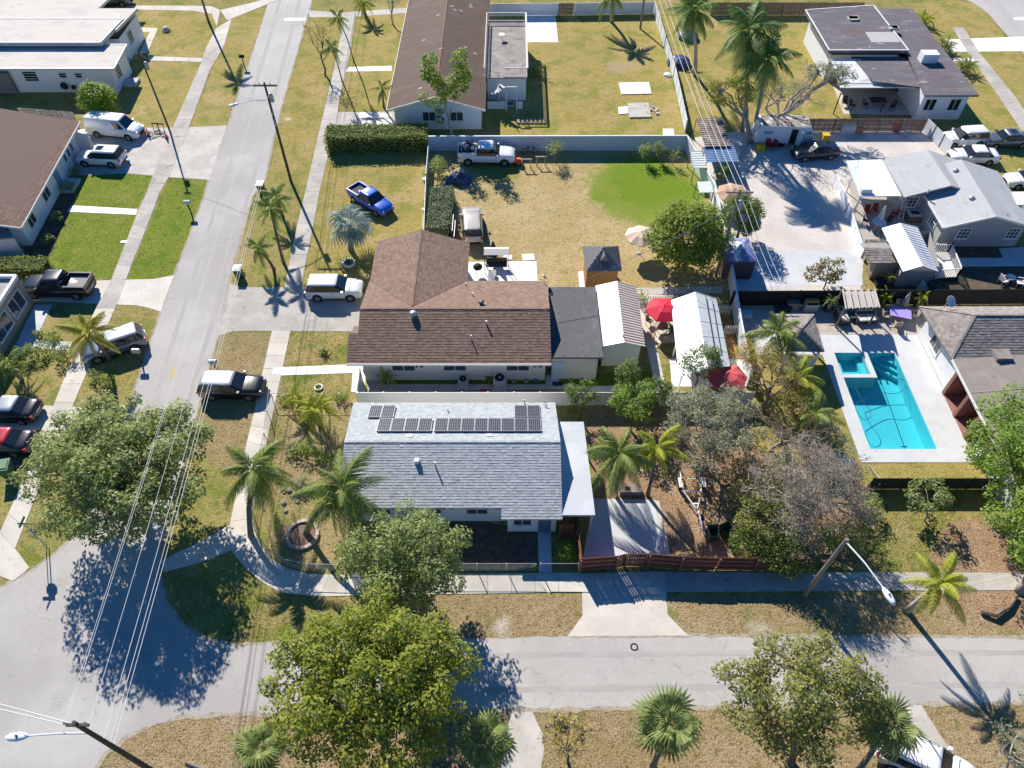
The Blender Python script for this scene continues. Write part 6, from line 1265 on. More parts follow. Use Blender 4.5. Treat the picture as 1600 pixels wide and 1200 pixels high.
tree('round_tree', 'smaller darker round tree beyond the bleached pole in the gravel yard', G(1152, 372), (0, .4, 2.6), (2.1, 1.9, 2.2), LF_DARK, .2, 330, 38, tr=.14, seed=23, brf=.32, fill=.4)
tree('tall_tree', 'tall slim green tree with two lobes before the white gable', G(705, 214), (-.4, .6, 5.8), (2.3, 1.8, 4.0), LF_LIME, .3, 190, 44, tr=.15, seed=24, brf=.3, bk=PALMT_P,
     blobs=[((x*1.15, y, z), r*1.22) for x, y, z, r in ((-1.4, .5, 8.6, .75), (-1.7, .6, 7.7, .85), (-1.3, .3, 6.8, .95), (-1.0, .6, 6.0, .85), (-1.9, .4, 6.9, .6), (1.3, .5, 8.9, .75), (1.0, .6, 8.0, .8), (1.5, .3, 7.3, .9), (.9, .5, 6.5, .9), (.2, .4, 5.9, .8), (-.4, .2, 5.2, .75), (1.7, .6, 6.5, .6), (-.6, .2, 4.3, .55), (-1.6, .1, 4.0, .6), (-2.3, .2, 4.6, .5), (.6, .4, 4.8, .6), (-.9, 0, 3.1, .5), (-1.0, -.1, 2.2, .5), (1.4, .3, 5.6, .6))])
bush('round_bush', 'glossy bright green bush at the corner of the flat roofed house', G(166, 186), (2.3, 1.8, 2.2), LF_LIME, .24, 300, 31, nb=34)
bush('round_bush', 'clipped yellow green bush beside the grey front walk', G(884, 868), (.78, .85, .75), LF_LIME, .1, 700, 32, nb=22)
bush('shrub', 'leafy shrub by the pale wall end beside the work truck', G(686, 275), (.9, 1.5, 1.1), LF_HEDGE, .16, 420, 33)
tree('small_tree', 'russet leaved small tree against the gravel side of the black fence', G(1287, 452), (0, .5, 1.6), (2.1, 1.2, 1.3), LF_BROWN, .26, 170, 24, tr=.07, seed=34, brf=.32, twigs=3)
tree('small_tree', 'small open tree beside the dark fence below the pool', G(1445, 815), (-.2, 1.0, 1.9), (1.7, 1.6, 1.2), LF_GREEN, .2, 230, 22, tr=.06, seed=35, brf=.3, twigs=3, bk=BARK_P)
tree('small_tree', 'small yellow flowering tree on the near verge', G(888, 1192), (-.2, .9, 2.2), (1.9, 1.5, 1.1), LF_GOLD, .12, 190, 26, tr=.08, seed=36, brf=.28, twigs=9, fill=.1)
bare('pale twiggy tree at the near right corner', G(1560, 1205), 5.0, .75, 37, BARK_P, 6, LF_PALE, 3, .12, r0=.1, lean=(.1, .3))
bare('wide leafless grey tree over the side yard', G(1228, 830), 6.8, .66, 41, mat('bark_grey_mauve', (.43, .345, .315), .95, [((.53, .44, .41), 3, .45, .65, 4), ((.27, .205, .18), 5, .5, .7, 3)], .6, 9), 8, LF_PALE, 1, .13, r0=.26, first=7, lean=(.1, .25), lmin=.42, rmin=.014)
bare('leafless brown tree beside the white wall end', G(1190, 640), 5.5, .5, 42, mat('bark_tan', (.27, .21, .165), .95, [((.36, .29, .23), 3, .45, .65, 4)], .6, 9), 6, LF_GOLD, 1, .12, r0=.2, first=4, lean=(.1, .1))
bare('leafless brown tree leaning over the pool lawn edge', G(1205, 705), 5.0, .5, 43, MATS['bark_tan'], 6, None, r0=.18, first=3, lean=(.3, -.1))
tree('yard_tree', 'sprawling tree with yellow green crown above the corrugated roofs', G(1172, 222), (-2.8, 1.5, 5.0), (3.4, 2.6, 1.5), leafm('leaf_ochre', [(.13, .15, .02), (.17, .18, .03), (.22, .20, .035), (.09, .12, .02)]), .24, 150, 34, tr=.3, seed=44, brf=.3, bk=BARK_P, twigs=3)
tree('yard_tree', 'silvery tree on long bare limbs beside the black roofed house', G(1190, 215), (6.6, 3.2, 5.6), (2.9, 2.3, 1.3), LF_PALE, .2, 170, 32, tr=.26, seed=45, brf=.28, bk=BARK_P, twigs=6, fill=.1, fork=.3)
bare('sprawling bare limbed tree leaning over the travel trailer', G(1186, 214), 8.5, .55, 57, BARK_P, 6, LF_PALE, 2, .16, r0=.24, first=4, lean=(.9, .45), lmin=.5, rmin=.014)
bare('tangled brown tree with sparse gold leaves beside the pool gazebo palm', G(1182, 598), 4.5, .6, 58, MATS['bark_tan'], 6, LF_GOLD, 3, .13, r0=.14, first=4, rmin=.012)
bare('tangled brown tree with sparse gold leaves between wall end and grey tree', G(1218, 668), 4.5, .6, 59, MATS['bark_tan'], 6, leafm('leaf_olive_gold', [(.16, .16, .04), (.20, .18, .05), (.24, .20, .06)]), 4, .14, r0=.14, first=4, rmin=.012)
bare('thin bare tree on the verge across from the stop line', G(508, 118), 6.5, .45, 46, TRUNK, 5, LF_GOLD, 2, .14, r0=.13)
bare('bare tree at the corner of the dark brown gable roof', G(614, 38), 5.0, .45, 47, BARK_P, 5, None, r0=.12)
bare('bare twigs by the long white wall', G(866, 252), 2.6, .5, 48, BARK_P, 4, LF_GREEN, 5, .16, r0=.05)
for i, (u, v, h) in enumerate(((1005, 252, 2.2), (1028, 250, 2.4), (1050, 256, 2.0))):
    bare(('sapling', 'middle sapling', 'thinnest sapling')[i]+' by the long white wall corner on the green patch', G(u, v), h, .35, 49+i, BARK_P, 3, LF_GREEN, 9 if i < 2 else 3, .17, r0=.05, name='sapling')
tree('yard_tree', 'olive leafed small tree at the driveway side of the bare grey tree', G(1182, 850), (0, .8, 2.3), (2.1, 1.9, 1.4), MATS['leaf_olive'], .17, 260, 30, tr=.09, seed=53, brf=.3, twigs=3, bk=BARK_P)
tree('yard_tree', 'low olive tree between boat trailer and bare grey tree', G(1168, 800), (0, .6, 1.9), (1.6, 1.6, 1.2), MATS['leaf_olive'], .17, 240, 22, tr=.08, seed=54, brf=.32, twigs=3, bk=BARK_P)
tree('yard_tree', 'olive green small tree at the foot of the street lamp side fence', G(1255, 885), (0, .9, 1.9), (1.9, 1.4, 1.3), LF_DARK, .17, 260, 24, tr=.08, seed=55, brf=.32, twigs=3, bk=BARK_P)
bush('shrub', 'leafy green bush under the blue corrugated roof', G(1126, 284), (1.0, 1.2, 1.0), LF_HEDGE, .2, 260, 56)
# undergrowth below the bare tree
for i, (u, v, r, lm, lb) in enumerate(((1170, 865, 1.1, LF_DARK, 'dark green shrub above the board fence under the bare tree'), (1225, 880, 1.3, LF_DARK, 'broad dark shrub at the end of the red brown board fence'), (1150, 790, .8, LF_PALE, 'grey green shrub beside the boat trailer'), (1310, 850, .9, LF_GREEN, 'shrub at the lamp side edge of the bare tree'), (1215, 740, 1.0, LF_PALE, 'pale shrub in the middle of the bare tree'), (1285, 700, 1.0, LF_PALE, 'pale shrub at the pool side of the bare tree'), (1205, 790, .9, LF_DARK, 'dark shrub among the grey branches'), (1345, 800, .8, LF_GREEN, 'low shrub in the shade of the dark pool fence'), (1165, 745, .9, LF_PALE, 'silvery shrub next to the pale side yard tree'))):
    bush('shrub', lb, G(u, v), (r*1.6, r*1.4, r*1.1), lm, .16, 260, 60+i, nb=24)
for i, (u, v, r, lm, lb) in enumerate(((478, 706, .9, LF_BR, 'weedy green shrub in the middle of the corner garden'), (505, 720, .6, LF_BR, 'weedy shrub next to the grey roof edge'), (455, 705, .6, LF_PALE, 'dull weedy shrub near the curved chain link'), (470, 760, .7, LF_PALE, 'low grey weeds above the stone ring'), (445, 626, .5, LF_BR, 'bright shrub at the sidewalk end of the rail fence'), (500, 626, .5, LF_BR, 'bright shrub in the middle of the rail fence'), (535, 624, .5, LF_BR, 'bright shrub at the house end of the rail fence'), (875, 1128, .35, LF_DARK, 'tiny dark weed on the near verge'))):
    bush('shrub', lb, G(u, v), (r*1.3, r, r*.7), lm, .15, 330, 80+i, nb=12)
for i, (u, v, r, lb) in enumerate(((120, 275, .7, 'dark foundation shrub at the driveway end of the shingle ranch house'), (108, 300, .8, 'dark foundation shrub by the ranch house porch'), (92, 345, .7, 'dark foundation shrub next to the porch step'), (78, 378, .7, 'dark foundation shrub below the ranch house corner'), (62, 410, .6, 'dark foundation shrub at the end by the clipped hedge'))):
    bush('shrub', lb, G(u, v), (r, r*1.2, r*.7), LF_HEDGE, .16, 300, 90+i, nb=12)
for i, (u, v, r, lb) in enumerate(((85, 540, .8, 'rounded hedge shrub beside the palm on the taupe house walk'), (60, 555, .8, 'middle hedge shrub below the taupe house walk'), (105, 560, .9, 'hedge shrub nearest the left sidewalk'), (40, 562, .8, 'hedge shrub nearest the taupe house wall'), (65, 526, .5, 'small hedge shrub above the taupe house walk'), (85, 527, .5, 'small hedge shrub above the walk near the sidewalk'), (155, 592, .7, 'flowering shrub below the palm on the sidewalk verge'), (172, 600, .6, 'second flowering shrub at the driveway below the palm'))):
    bush('shrub', lb, G(u, v), (r*1.3, r, r*.8), LF_HEDGE, .15, 330, 100+i, nb=12)
hedge('tall clipped hedge along the lot line beside the white gable house', G(512, 240), G(668, 238), 2.6, 1.9, LF_HEDGE, 75, .2, 1)
hedge('square clipped hedge with silvery leaves beside the champagne car', G(704, 372), G(668, 372), 6.2, 1.4, LF_HEDGE2, 110, .17, 2, side=-1)
hedge('clipped hedge in front of the black pickup', G(-40, 436), G(74, 438), 1.6, 1.3, LF_HEDGE, 110, .15, 3)
hedge('low dark hedge under the wooden fence beside the trailer yard', G(1210, 196), G(1250, 196), 1.0, .8, LF_HEDGE, 80, .18, 4)

# ---------------------------------------------------------------- palms
def ptop(base, u, v, h):
    return G(u, v, h)
b = G(392, 838); palm('coconut_palm', 'coconut palm at the sidewalk bend beside the huge corner tree', b, G(396, 735, 4.6), 'feather', FR_COCO, 3.0, 21, .17, seed=1, leaf=.8, droop=1.3, lo=-58, dry=2)
b = G(478, 834); palm('coconut_palm', 'coconut palm rising from the stone ring in the corner garden', b, G(537, 768, 5.2), 'feather', FR_COCO, 3.2, 22, .17, seed=2, leaf=.8, droop=1.3, lo=-55, dry=2)
b = G(962, 775); palm('coconut_palm', 'coconut palm at the top of the grey driveway', b, G(966, 710, 4.0), 'feather', FR_COCO, 2.8, 20, .13, seed=3, leaf=.8, droop=1.3, lo=-55, dry=2, tm=PALMT_P)
b = G(1012, 775); palm('coconut_palm', 'yellow tipped palm next to the driveway coconut palm', b, G(1026, 700, 4.2), 'feather', FR_LIME, 2.3, 14, .12, seed=4, leaf=.7)
b = G(172, 562); palm('date_palm', 'golden green palm leaning over the crossover by the left sidewalk', b, G(139, 522, 4.4), 'feather', leafm('frond_gold', [(.14, .15, .02), (.20, .19, .03), (.27, .23, .035), (.10, .12, .02)]), 2.4, 18, .14, seed=5, leaf=.55)
b = G(1417, 955); palm('royal_palm', 'bright young palm leaning on the verge beside the street lamp', b, G(1468, 912, 4.6), 'feather', FR_LIME, 2.3, 14, .17, seed=6, tm=PALMT_P, leaf=.55, lo=-25)
b = G(1020, 1198); palm('fan_palm', 'large fan palm in the middle of the near verge', b, G(1043, 1132, 3.6), 'fan', FR_SABAL, 1.75, 34, .15, seed=7, lo=-55, hi=85)
b = G(1340, 1205); palm('fan_palm', 'fan palm growing against the white car at the near edge', b, G(1385, 1132, 3.8), 'fan', FR_SABAL, 1.6, 28, .14, seed=8, lo=-50, hi=85)
b = G(745, 1212); palm('fan_palm', 'fan palm beside the golden green tree on its right', b, G(757, 1160, 2.6), 'fan', FR_SABAL, 1.5, 28, .14, seed=9, lo=-55, hi=85)
b = G(425, 1216); palm('fan_palm', 'fan palm beside the golden green tree on its left', b, G(410, 1170, 2.6), 'fan', FR_SABAL, 1.5, 26, .14, seed=10, lo=-55, hi=85)
b = G(549, 392); palm('silver_palm', 'blue silver fan palm on the lawn beside the blue pickup', b, G(547, 352, 2.6), 'fan', FR_BLUE, 2.3, 22, .22, seed=11, lo=-40, hi=80)
for i, (ub, vb, ut, vt, h, lb) in enumerate(((443, 410, 423, 328, 4.6, 'taller verge palm leaning beside the road bend'), (441, 336, 432, 308, 2.6, 'small verge palm nearest the dark utility pole'), (428, 420, 403, 388, 2.6, 'short verge palm at the driveway end of the cluster'))):
    palm('verge_palm', lb, G(ub, vb), G(ut, vt, h), 'feather', FR_COCO, 1.75, 15, .12, seed=12+i, leaf=.75, group='palms on the verge by the road')
b = G(955, 34); palm('coconut_palm', 'coconut palm with its crown cut by the top edge behind the far yard', b, G(957, -8, 4.4), 'feather', FR_COCO, 3.0, 18, .2, seed=15, leaf=.7, tm=PALMT_P)
b = G(1086, 118); palm('royal_palm', 'tall royal palm nearest the far white fence', b, G(1080, 30, 8.0), 'feather', FR_ROYAL, 3.6, 22, .2, seed=16, tm=PALMT_P, leaf=.95, shaft=LF_BR)
b = G(1160, 205); palm('royal_palm', 'tall royal palm above the corrugated roofs, the upper crown', b, G(1166, 64, 10.0), 'feather', FR_ROYAL, 3.6, 22, .2, seed=17, tm=PALMT_P, leaf=.95, shaft=LF_BR)
b = G(1176, 210); palm('royal_palm', 'royal palm with drooping crown beside the upper one', b, G(1196, 108, 8.4), 'feather', FR_ROYAL, 3.3, 20, .19, seed=18, tm=PALMT_P, leaf=.95, shaft=LF_BR, droop=1.25)
b = G(600, 168); palm('small_palm', 'small palm at the wall of the dark brown gable house', b, G(597, 138, 2.6), 'feather', FR_COCO, 1.6, 13, .12, seed=19, leaf=.6)
for i, (ub, vb, ut, vt, lb) in enumerate(((553, 96, 528, 28, 'slim sidewalk palm farther up the street'), (535, 128, 518, 74, 'slim sidewalk palm nearer the white strip path'))):
    palm('slim_palm', lb, G(ub, vb), G(ut, vt, 7.0 if i == 0 else 5.6), 'feather', FR_COCO, 1.5, 12, .07, seed=20+i, leaf=.8, group='slim palms along the sidewalk')
b = G(570, 22); palm('small_palm', 'bushy palm at the top edge beside the cross walk', b, G(568, 4, 2.2), 'feather', FR_LIME, 1.9, 15, .2, seed=22, leaf=.6)
b = G(326, 34); palm('tall_palm', 'tall slender palm whose crown stands above the top edge', b, b+Vector((.2, .2, 12.5)), 'feather', FR_COCO, 2.4, 15, .13, seed=23, leaf=.7)
b = G(1221, 566); palm('garden_palm', 'leafy palm hiding the near corner of the pool gazebo', b, G(1215, 522, 3.4), 'feather', FR_COCO, 2.5, 16, .13, seed=24, leaf=.8)
b = G(1236, 640); palm('garden_palm', 'yellow green palm on the pool lawn below the gazebo', b, G(1248, 592, 3.2), 'feather', FR_LIME, 2.2, 15, .12, seed=25, leaf=.8, dry=2)
b = G(1262, 690); palm('garden_palm', 'green palm on the pool lawn beside the deck edge', b, G(1272, 648, 3.0), 'feather', FR_COCO, 2.0, 15, .12, seed=26, leaf=.8)
clump('cane_palm', 'arching cane palm at the top of the corner garden', G(500, 665), 2.2, FR_LIME, 6, 1.7, .6, 27)
clump('cane_palm', 'smaller arching cane palm by the corner garden fence', G(468, 640), 1.6, FR_LIME, 4, 1.5, .5, 28)
clump('cane_palm', 'cane palm in the shade of the taupe house wall', G(34, 592), 1.8, FR_COCO, 5, 1.5, .5, 29)
clump('garden_palm', 'young palm at the wall of the brown roofed house', G(607, 602), 1.1, FR_LIME, 3, 1.0, .25, 30)
for i, (u, v, lb) in enumerate(((1475, 80, 'bushy plant at the far corner of the black roofed house'), (1505, 112, 'bushy plant on the street side of the black roofed house'), (1440, 40, 'yellow plant behind the black roofed house'))):
    clump('tropical_plant', lb, G(u, v), .9, (FR_COCO, FR_COCO, FR_LIME)[i], 5, 1.5, .6, 31+i, cat='plant', leaf=.7)
clump('tropical_plant', 'leafy plant in front of the roof deck annex', G(838, 118), .7, FR_COCO, 4, 1.2, .5, 35, cat='plant')
clump('tropical_plant', 'low rosette plant on the lawn square by the white front walk', G(506, 553), .15, FR_COCO, 4, .6, .2, 36, cat='plant')
clump('tropical_plant', 'yellow green plant behind the picket fence', G(1003, 468), .3, FR_LIME, 4, .7, .3, 37, cat='plant')
clump('tropical_plant', 'dark green potted palm in the red umbrella courtyard', G(1048, 521), .6, leafm('frond_teal', [(.03, .10, .06), (.05, .14, .085), (.08, .19, .12)]), 3, .9, .2, 38, cat='plant')
clump('tropical_plant', 'golden croton shrub beside the larger air conditioner', G(765, 596), .35, FR_LIME, 4, .6, .25, 39, cat='plant')
# ---------------------------------------------------------------- small things
def part(o, name, m, f, smooth=False):
    b = MB(); f(b); return b.build(name, m, o, smooth=smooth)
PLASTIC_G = mat('bin_green', (.03, .10, .055), .5); PLASTIC_D = mat('bin_dark', (.03, .035, .035), .5); LIDW = mat('bin_lid_white', (.70, .71, .70), .5); RED = mat('umbrella_red', (.62, .012, .045), .7); PINK = mat('umbrella_faded_red', (.62, .10, .12), .75)
def bin_(label, loc, body, lid, rz=0, open_=False, s=1.0):
    o = thing('trash_bin', loc, label, 'trash bin', None, rz); o.scale = (s,)*3
    part(o, 'body', body, lambda b: b.add([(-.25, -.28, .05), (.25, -.28, .05), (.25, .28, .05), (-.25, .28, .05), (-.32, -.38, 1.0), (.32, -.38, 1.0), (.32, .38, 1.0), (-.32, .38, 1.0)], [(3, 2, 1, 0), (0, 1, 5, 4), (1, 2, 6, 5), (2, 3, 7, 6), (3, 0, 4, 7)]))
    if open_: part(o, 'lid', lid, lambda b: b.box(-.34, .34, .38, .43, .35, 1.05)); part(o, 'inside', BLACK, lambda b: b.box(-.3, .3, -.35, .35, .5, .52))
    else: part(o, 'lid', lid, lambda b: (b.box(-.35, .35, -.42, .42, 1.0, 1.05), b.box(-.28, .28, -.3, .3, 1.05, 1.10)))
    for x in (-.3, .3): part(o, 'wheel', RUBBER, lambda b: b.cyl((x, .32, .12), .12, .05, 10, axis='X'))
    return o
bin_('green bin with pale lid standing at the road edge by the palm cluster', G(375, 432), PLASTIC_G, mat('lid_mint', (.40, .55, .50), .5))
bin_('dark bin with white lid at the road edge above the palm cluster', G(410, 300), PLASTIC_D, LIDW)
bin_('dark green bin with white lid nearest the ranch house wall', G(128, 225), PLASTIC_G, LIDW, .3); bin_('dark green bin with white lid tucked behind the cargo van', G(134, 219), PLASTIC_G, LIDW, .3)
bin_('green bin at the left edge below the red striped coupe', G(18, 742), PLASTIC_G, mat('lid_green', (.10, .22, .12), .5), .2, s=1.25)
bin_('open green bin nearest the boat trailer tongue', G(1111, 840), PLASTIC_G, PLASTIC_G, 0, True); bin_('open green bin beside the dark shrubs', G(1132, 836), PLASTIC_G, PLASTIC_G, .4, True)
for i in range(4): bin_(('first', 'second', 'third', 'fourth')[i]+' dark bin from the white front walk beside the house end', G(574+i*9.0, 590, 0)+Vector((0, .35, 0)), PLASTIC_D, mat('lid_grey', (.16, .17, .18), .5), 0, s=.8)
def mailbox(label, u, v, m=None, h=1.15, bx=(.3, .16, .2)):
    o = thing('mailbox', G(u, v), label, 'mailbox'); part(o, 'post', WOODPOLE, lambda b: b.box(-.05, .05, -.05, .05, 0, h)); part(o, 'box', m or LIDW, lambda b: (b.box(-bx[0], bx[0], -bx[1], bx[1], h, h+bx[2]), b.tube([(-bx[0], 0, h+bx[2]), (bx[0], 0, h+bx[2])], bx[1]*.95, 8)))
mailbox('white mailbox on the bright green verge', 299, 333); mailbox('grey mailbox beside the steel blue crossover', 222, 565, GALV); mailbox('grey mailbox on the verge behind the black wagon', 340, 582, GALV); mailbox('dark mailbox on the far left verge by the palm shadow', 382, 104, BLACK)
# signs at the corner
sg = thing('stop_sign', G(77, 858), 'octagonal stop sign seen from behind under the huge corner tree', 'street sign')
part(sg, 'pole', GALV, lambda b: b.box(-.03, .03, -.02, .02, 0, 2.7))
B = MB(); B.add([(.38*math.cos(R(22.5+45*k)), y, 2.3+.38*math.sin(R(22.5+45*k))) for y in (.03, .05) for k in range(8)], [tuple(range(8)), tuple(range(15, 7, -1))]+[(k, (k+1) % 8, (k+1) % 8+8, k+8) for k in range(8)]); B.build('sign_plate', GALV, sg)
B = MB(); B.add([(.36*math.cos(R(22.5+45*k)), .054, 2.3+.36*math.sin(R(22.5+45*k))) for k in range(8)], [tuple(range(7, -1, -1))]); B.build('sign_face', mat('sign_red', (.5, .01, .015), .5), sg)
ns = thing('street_name_sign', G(72, 852), 'green street name sign on a thin pole at the left corner', 'street sign'); part(ns, 'pole', GALV, lambda b: b.tube([(0, 0, 0), (0, 0, 3.0)], .03, 6)); part(ns, 'name_blade', mat('sign_green', (.02, .16, .10), .5), lambda b: (b.box(-.4, .4, -.01, .01, 2.85, 3.05), b.box(-.01, .01, -.4, .4, 3.07, 3.27)))
CONE = mat('cone_orange', (.75, .10, .015), .6)
for i, (u, v) in enumerate(((226, 207), (233, 212), (261, 216))):
    o = thing('traffic_cone', G(u, v), ('orange traffic cone nearest the cargo van', 'orange traffic cone beside the broken paving', 'orange traffic cone by the slim dark pole')[i], 'traffic cone', 'cones around the broken paving')
    part(o, 'base', BLACK, lambda b: b.box(-.2, .2, -.2, .2, 0, .05)); part(o, 'cone', CONE, lambda b: b.lathe((0, 0, .05), [(.17, 0), (.04, .85), (0, .86)], 12)); part(o, 'stripe', WHITE, lambda b: b.lathe((0, 0, .05), [(.115, .42), (.085, .58)], 12))
B = MB(); random.seed(8)
for i in range(40):
    p = G(random.uniform(234, 258), random.uniform(203, 217), 0); a = random.uniform(.06, .2); B.box(p.x-a, p.x+a, p.y-a*.7, p.y+a*.7, .0, random.uniform(.04, .12)+.014)
tag(B.build('rubble', CONC_OLD), kind='stuff')
for j, (u, v) in enumerate(((246, 203), (254, 204))):
    o = thing('barricade', G(u, v), ('dark barricade frame behind the broken paving', 'second dark barricade frame by the broken paving')[j], 'barricade'); part(o, 'frame', WOODPOLE, lambda b: (b.bar((-.3, -.2, 0), (-.3, .0, .9), .05, .05), b.bar((.3, -.2, 0), (.3, 0, .9), .05, .05), b.bar((-.4, 0, .8), (.4, 0, .8), .04, .15)))
# umbrellas
def umbrella(label, base, r, h, m, n=6, tilt=0.0, m2=None):
    o = thing('patio_umbrella', base, label, 'umbrella'); part(o, 'pole', WHITE, lambda b: b.tube([(0, 0, 0), (0, 0, h)], .03, 6)); c = MB(); hh = r*.32
    for k in range(n):
        a0, a1 = 2*math.pi*k/n, 2*math.pi*(k+1)/n; c = MB(); P = lambda a, t: (r*t*math.cos(a), r*t*math.sin(a), h-hh*t*t*.9-hh*.1*t); am = (a0+a1)/2
        c.add([P(a0, .0), P(a0, .5), (r*.47*math.cos(am), r*.47*math.sin(am), P(am, .5)[2]-.03), P(a1, .5), P(a0, 1), (r*.93*math.cos(am), r*.93*math.sin(am), P(am, 1)[2]-.05), P(a1, 1), (P(a0, 1)[0], P(a0, 1)[1], P(a0, 1)[2]-.12), (P(a1, 1)[0], P(a1, 1)[1], P(a1, 1)[2]-.12)], [(0, 1, 2), (0, 2, 3), (1, 4, 5, 2), (2, 5, 6, 3), (4, 7, 5), (5, 8, 6)]); c.build('canopy_panel', m if k % 2 == 0 or not m2 else m2, o)
        part(o, 'rib', GALV, lambda b: b.bar((0, 0, h-.06), (P(a0, 1)[0]*.98, P(a0, 1)[1]*.98, P(a0, 1)[2]-.05), .02, .02))
    part(o, 'finial', m, lambda b: b.lathe((0, 0, h), [(.03, 0), (.05, .05), (0, .1)], 8)); part(o, 'base', CONC_OLD, lambda b: b.cyl((0, 0, 0), .25, .08, 12)); return o
umbrella('bright red hexagonal umbrella between the two white metal roofs', G(1031, 510), 1.5, 2.5, RED)
umbrella('faded red umbrella near the lower end of the long white canopy', G(1128, 612), 1.55, 2.3, PINK, 8)
umbrella('pale peach umbrella at the edge of the dense round tree', G(997, 395), 1.5, 2.5, mat('umbrella_peach', (.62, .44, .35), .8), 8, m2=mat('umbrella_peach_light', (.68, .52, .43), .8))
umbrella('dusty orange umbrella beyond the wall by the darker round tree', G(1140, 325), 1.7, 2.3, mat('umbrella_dusty', (.42, .27, .18), .85, [((.5, .36, .27), 1.5, .5, .7, 4)]), 8)
def closed_umbrella(label, base, h, m, r=.22):
    o = thing('closed_umbrella', base, label, 'umbrella'); part(o, 'pole', GALV, lambda b: b.tube([(0, 0, 0), (0, 0, h)], .03, 6)); part(o, 'canopy', m, lambda b: b.lathe((0, 0, 0), [(r*1.6, h*.32), (r*1.3, h*.45), (r*.7, h*.75), (.03, h)], 9)); part(o, 'base', BLACK, lambda b: b.cyl((0, 0, 0), .25, .1, 10)); return o
closed_umbrella('folded dark violet umbrella beside the patio swing canopy', G(771, 408), 2.4, mat('umbrella_violet', (.035, .025, .075), .8), .3)
closed_umbrella('folded white umbrella over the grey house patio table', G(1371, 350), 2.2, LIDW)
closed_umbrella('folded tan umbrella leaning by the purple table', G(1408, 483), 2.0, mat('umbrella_tan', (.34, .29, .25), .85))
# tables and seats
def chair(label, loc, rz, m, s=1.0, name='patio_chair', group=None, frame=None):
    o = thing(name, loc, label, 'chair', group, rz); o.scale = (s,)*3; fm = frame or m
    part(o, 'seat', m, lambda b: b.box(-.25, .25, -.25, .25, .40, .45)); part(o, 'backrest', m, lambda b: b.bar((-.26, 0, .45), (-.36, 0, .98), .5, .04, up=(1, 0, 0)))
    for x in (-.23, .23):
        for y in (-.23, .23): part(o, 'leg', fm, lambda b: b.bar((x, y, 0), (x*.95, y*.95, .41), .035, .035))
    for y in (-.27, .27): part(o, 'armrest', fm, lambda b: b.box(-.28, .22, y-.025, y+.025, .62, .66))
    return o
def table(label, loc, r, m, h=.74, square=False, rz=0, name='patio_table', sy=None):
    o = thing(name, loc, label, 'table', None, rz); sy = sy or r
    part(o, 'table_top', m, (lambda b: b.box(-r, r, -sy, sy, h-.04, h)) if square else (lambda b: b.cyl((0, 0, h-.04), r, .04, 18)))
    for a in range(4): part(o, 'leg', GALV, lambda b: b.bar((r*.75*(1 if a < 2 else -1), sy*.75*(1 if a % 2 else -1), 0), (r*.7*(1 if a < 2 else -1), sy*.7*(1 if a % 2 else -1), h-.04), .04, .04))
    return o
TAN = mat('chair_tan', (.42, .33, .26), .8); CHW = mat('chair_white', (.72, .72, .70), .6); CHD = mat('chair_dark', (.05, .055, .065), .7); CHR = mat('chair_red', (.30, .03, .04), .7); CUSH = mat('cushion_pale', (.62, .60, .57), .9); PURP = mat('cloth_purple', (.34, .27, .62), .85)
p = G(1031, 517); table('tan round table under the bright red umbrella', p, .6, TAN)
for k, (dx, dy, rz, w_) in enumerate(((-.9, -.9, .8, 'lower left of'), (.2, -1.15, 1.6, 'nearest the lawn below'), (1.0, -.5, 2.6, 'right of'), (-.8, .8, -.7, 'behind'))): chair('tan slatted chair '+w_+' the red umbrella table', p+Vector((dx, dy, 0)), rz, TAN)
p = G(1402, 497); table('square table with purple cloth by the black fence', p, .85, PURP, square=True, rz=-.3, sy=.65)
for k, (dx, dy, rz, w_) in enumerate(((-1.2, -.1, 0, 'left of'), (1.25, 0, 3.1, 'right of'), (-.5, -1.15, 1.3, 'in front of'), (.3, 1.0, -1.6, 'behind'))): chair('tan chair '+w_+' the purple table', p+Vector((dx, dy, 0)), rz, TAN)
p = G(1370, 356); table('white cluttered round table on the grey house patio', p, .65, CHW)
for k, (dx, dy, rz, w_, m) in enumerate(((-1.0, .6, -.5, 'dark chair at the left of the white patio table', CHD), (1.0, .5, 3.6, 'dark chair at the right of the white patio table', CHD), (-.2, -1.1, 1.5, 'dark chair in front of the white patio table', CHD), (-.4, 2.0, -1.5, 'red chair under the carport edge', CHR), (.4, 2.2, -1.6, 'second red chair under the carport edge', CHR), (2.1, 1.7, 3, 'red chair by the stepladder', CHR))): chair(w_, p+Vector((dx, dy, 0)), rz, m)
for u, v, rz, w_ in ((1564, 444, .2, 'white lounge chair at the left of the garden table near the right edge'), (1590, 447, 2.9, 'white lounge chair at the right of the garden table near the right edge')): chair(w_, G(u, v), rz, CHW, 1.15)
table('small white round garden table near the right edge', G(1576, 439), .42, CHW, .5)
for u, v, w_ in ((1199, 233, 'dark red chair nearest the old travel trailer wheels'), (1210, 233, 'dark red chair by the travel trailer door')): chair(w_, G(u, v), -1.57, CHR, 1.1)
def sofa(label, loc, rz, wd=1.3):
    o = thing('outdoor_sofa', loc, label, 'sofa', None, rz); part(o, 'frame', CHD, lambda b: (b.box(-.4, .45, -wd/2, wd/2, .1, .36), b.box(-.48, -.38, -wd/2, wd/2, .1, .85), b.box(-.4, .45, -wd/2-.1, -wd/2, .1, .6), b.box(-.4, .45, wd/2, wd/2+.1, .1, .6)))
    for k in range(2): part(o, 'cushion', CUSH, lambda b: b.box(-.34, .44, -wd/2+k*wd/2+.03, -wd/2+(k+1)*wd/2-.03, .36, .5))
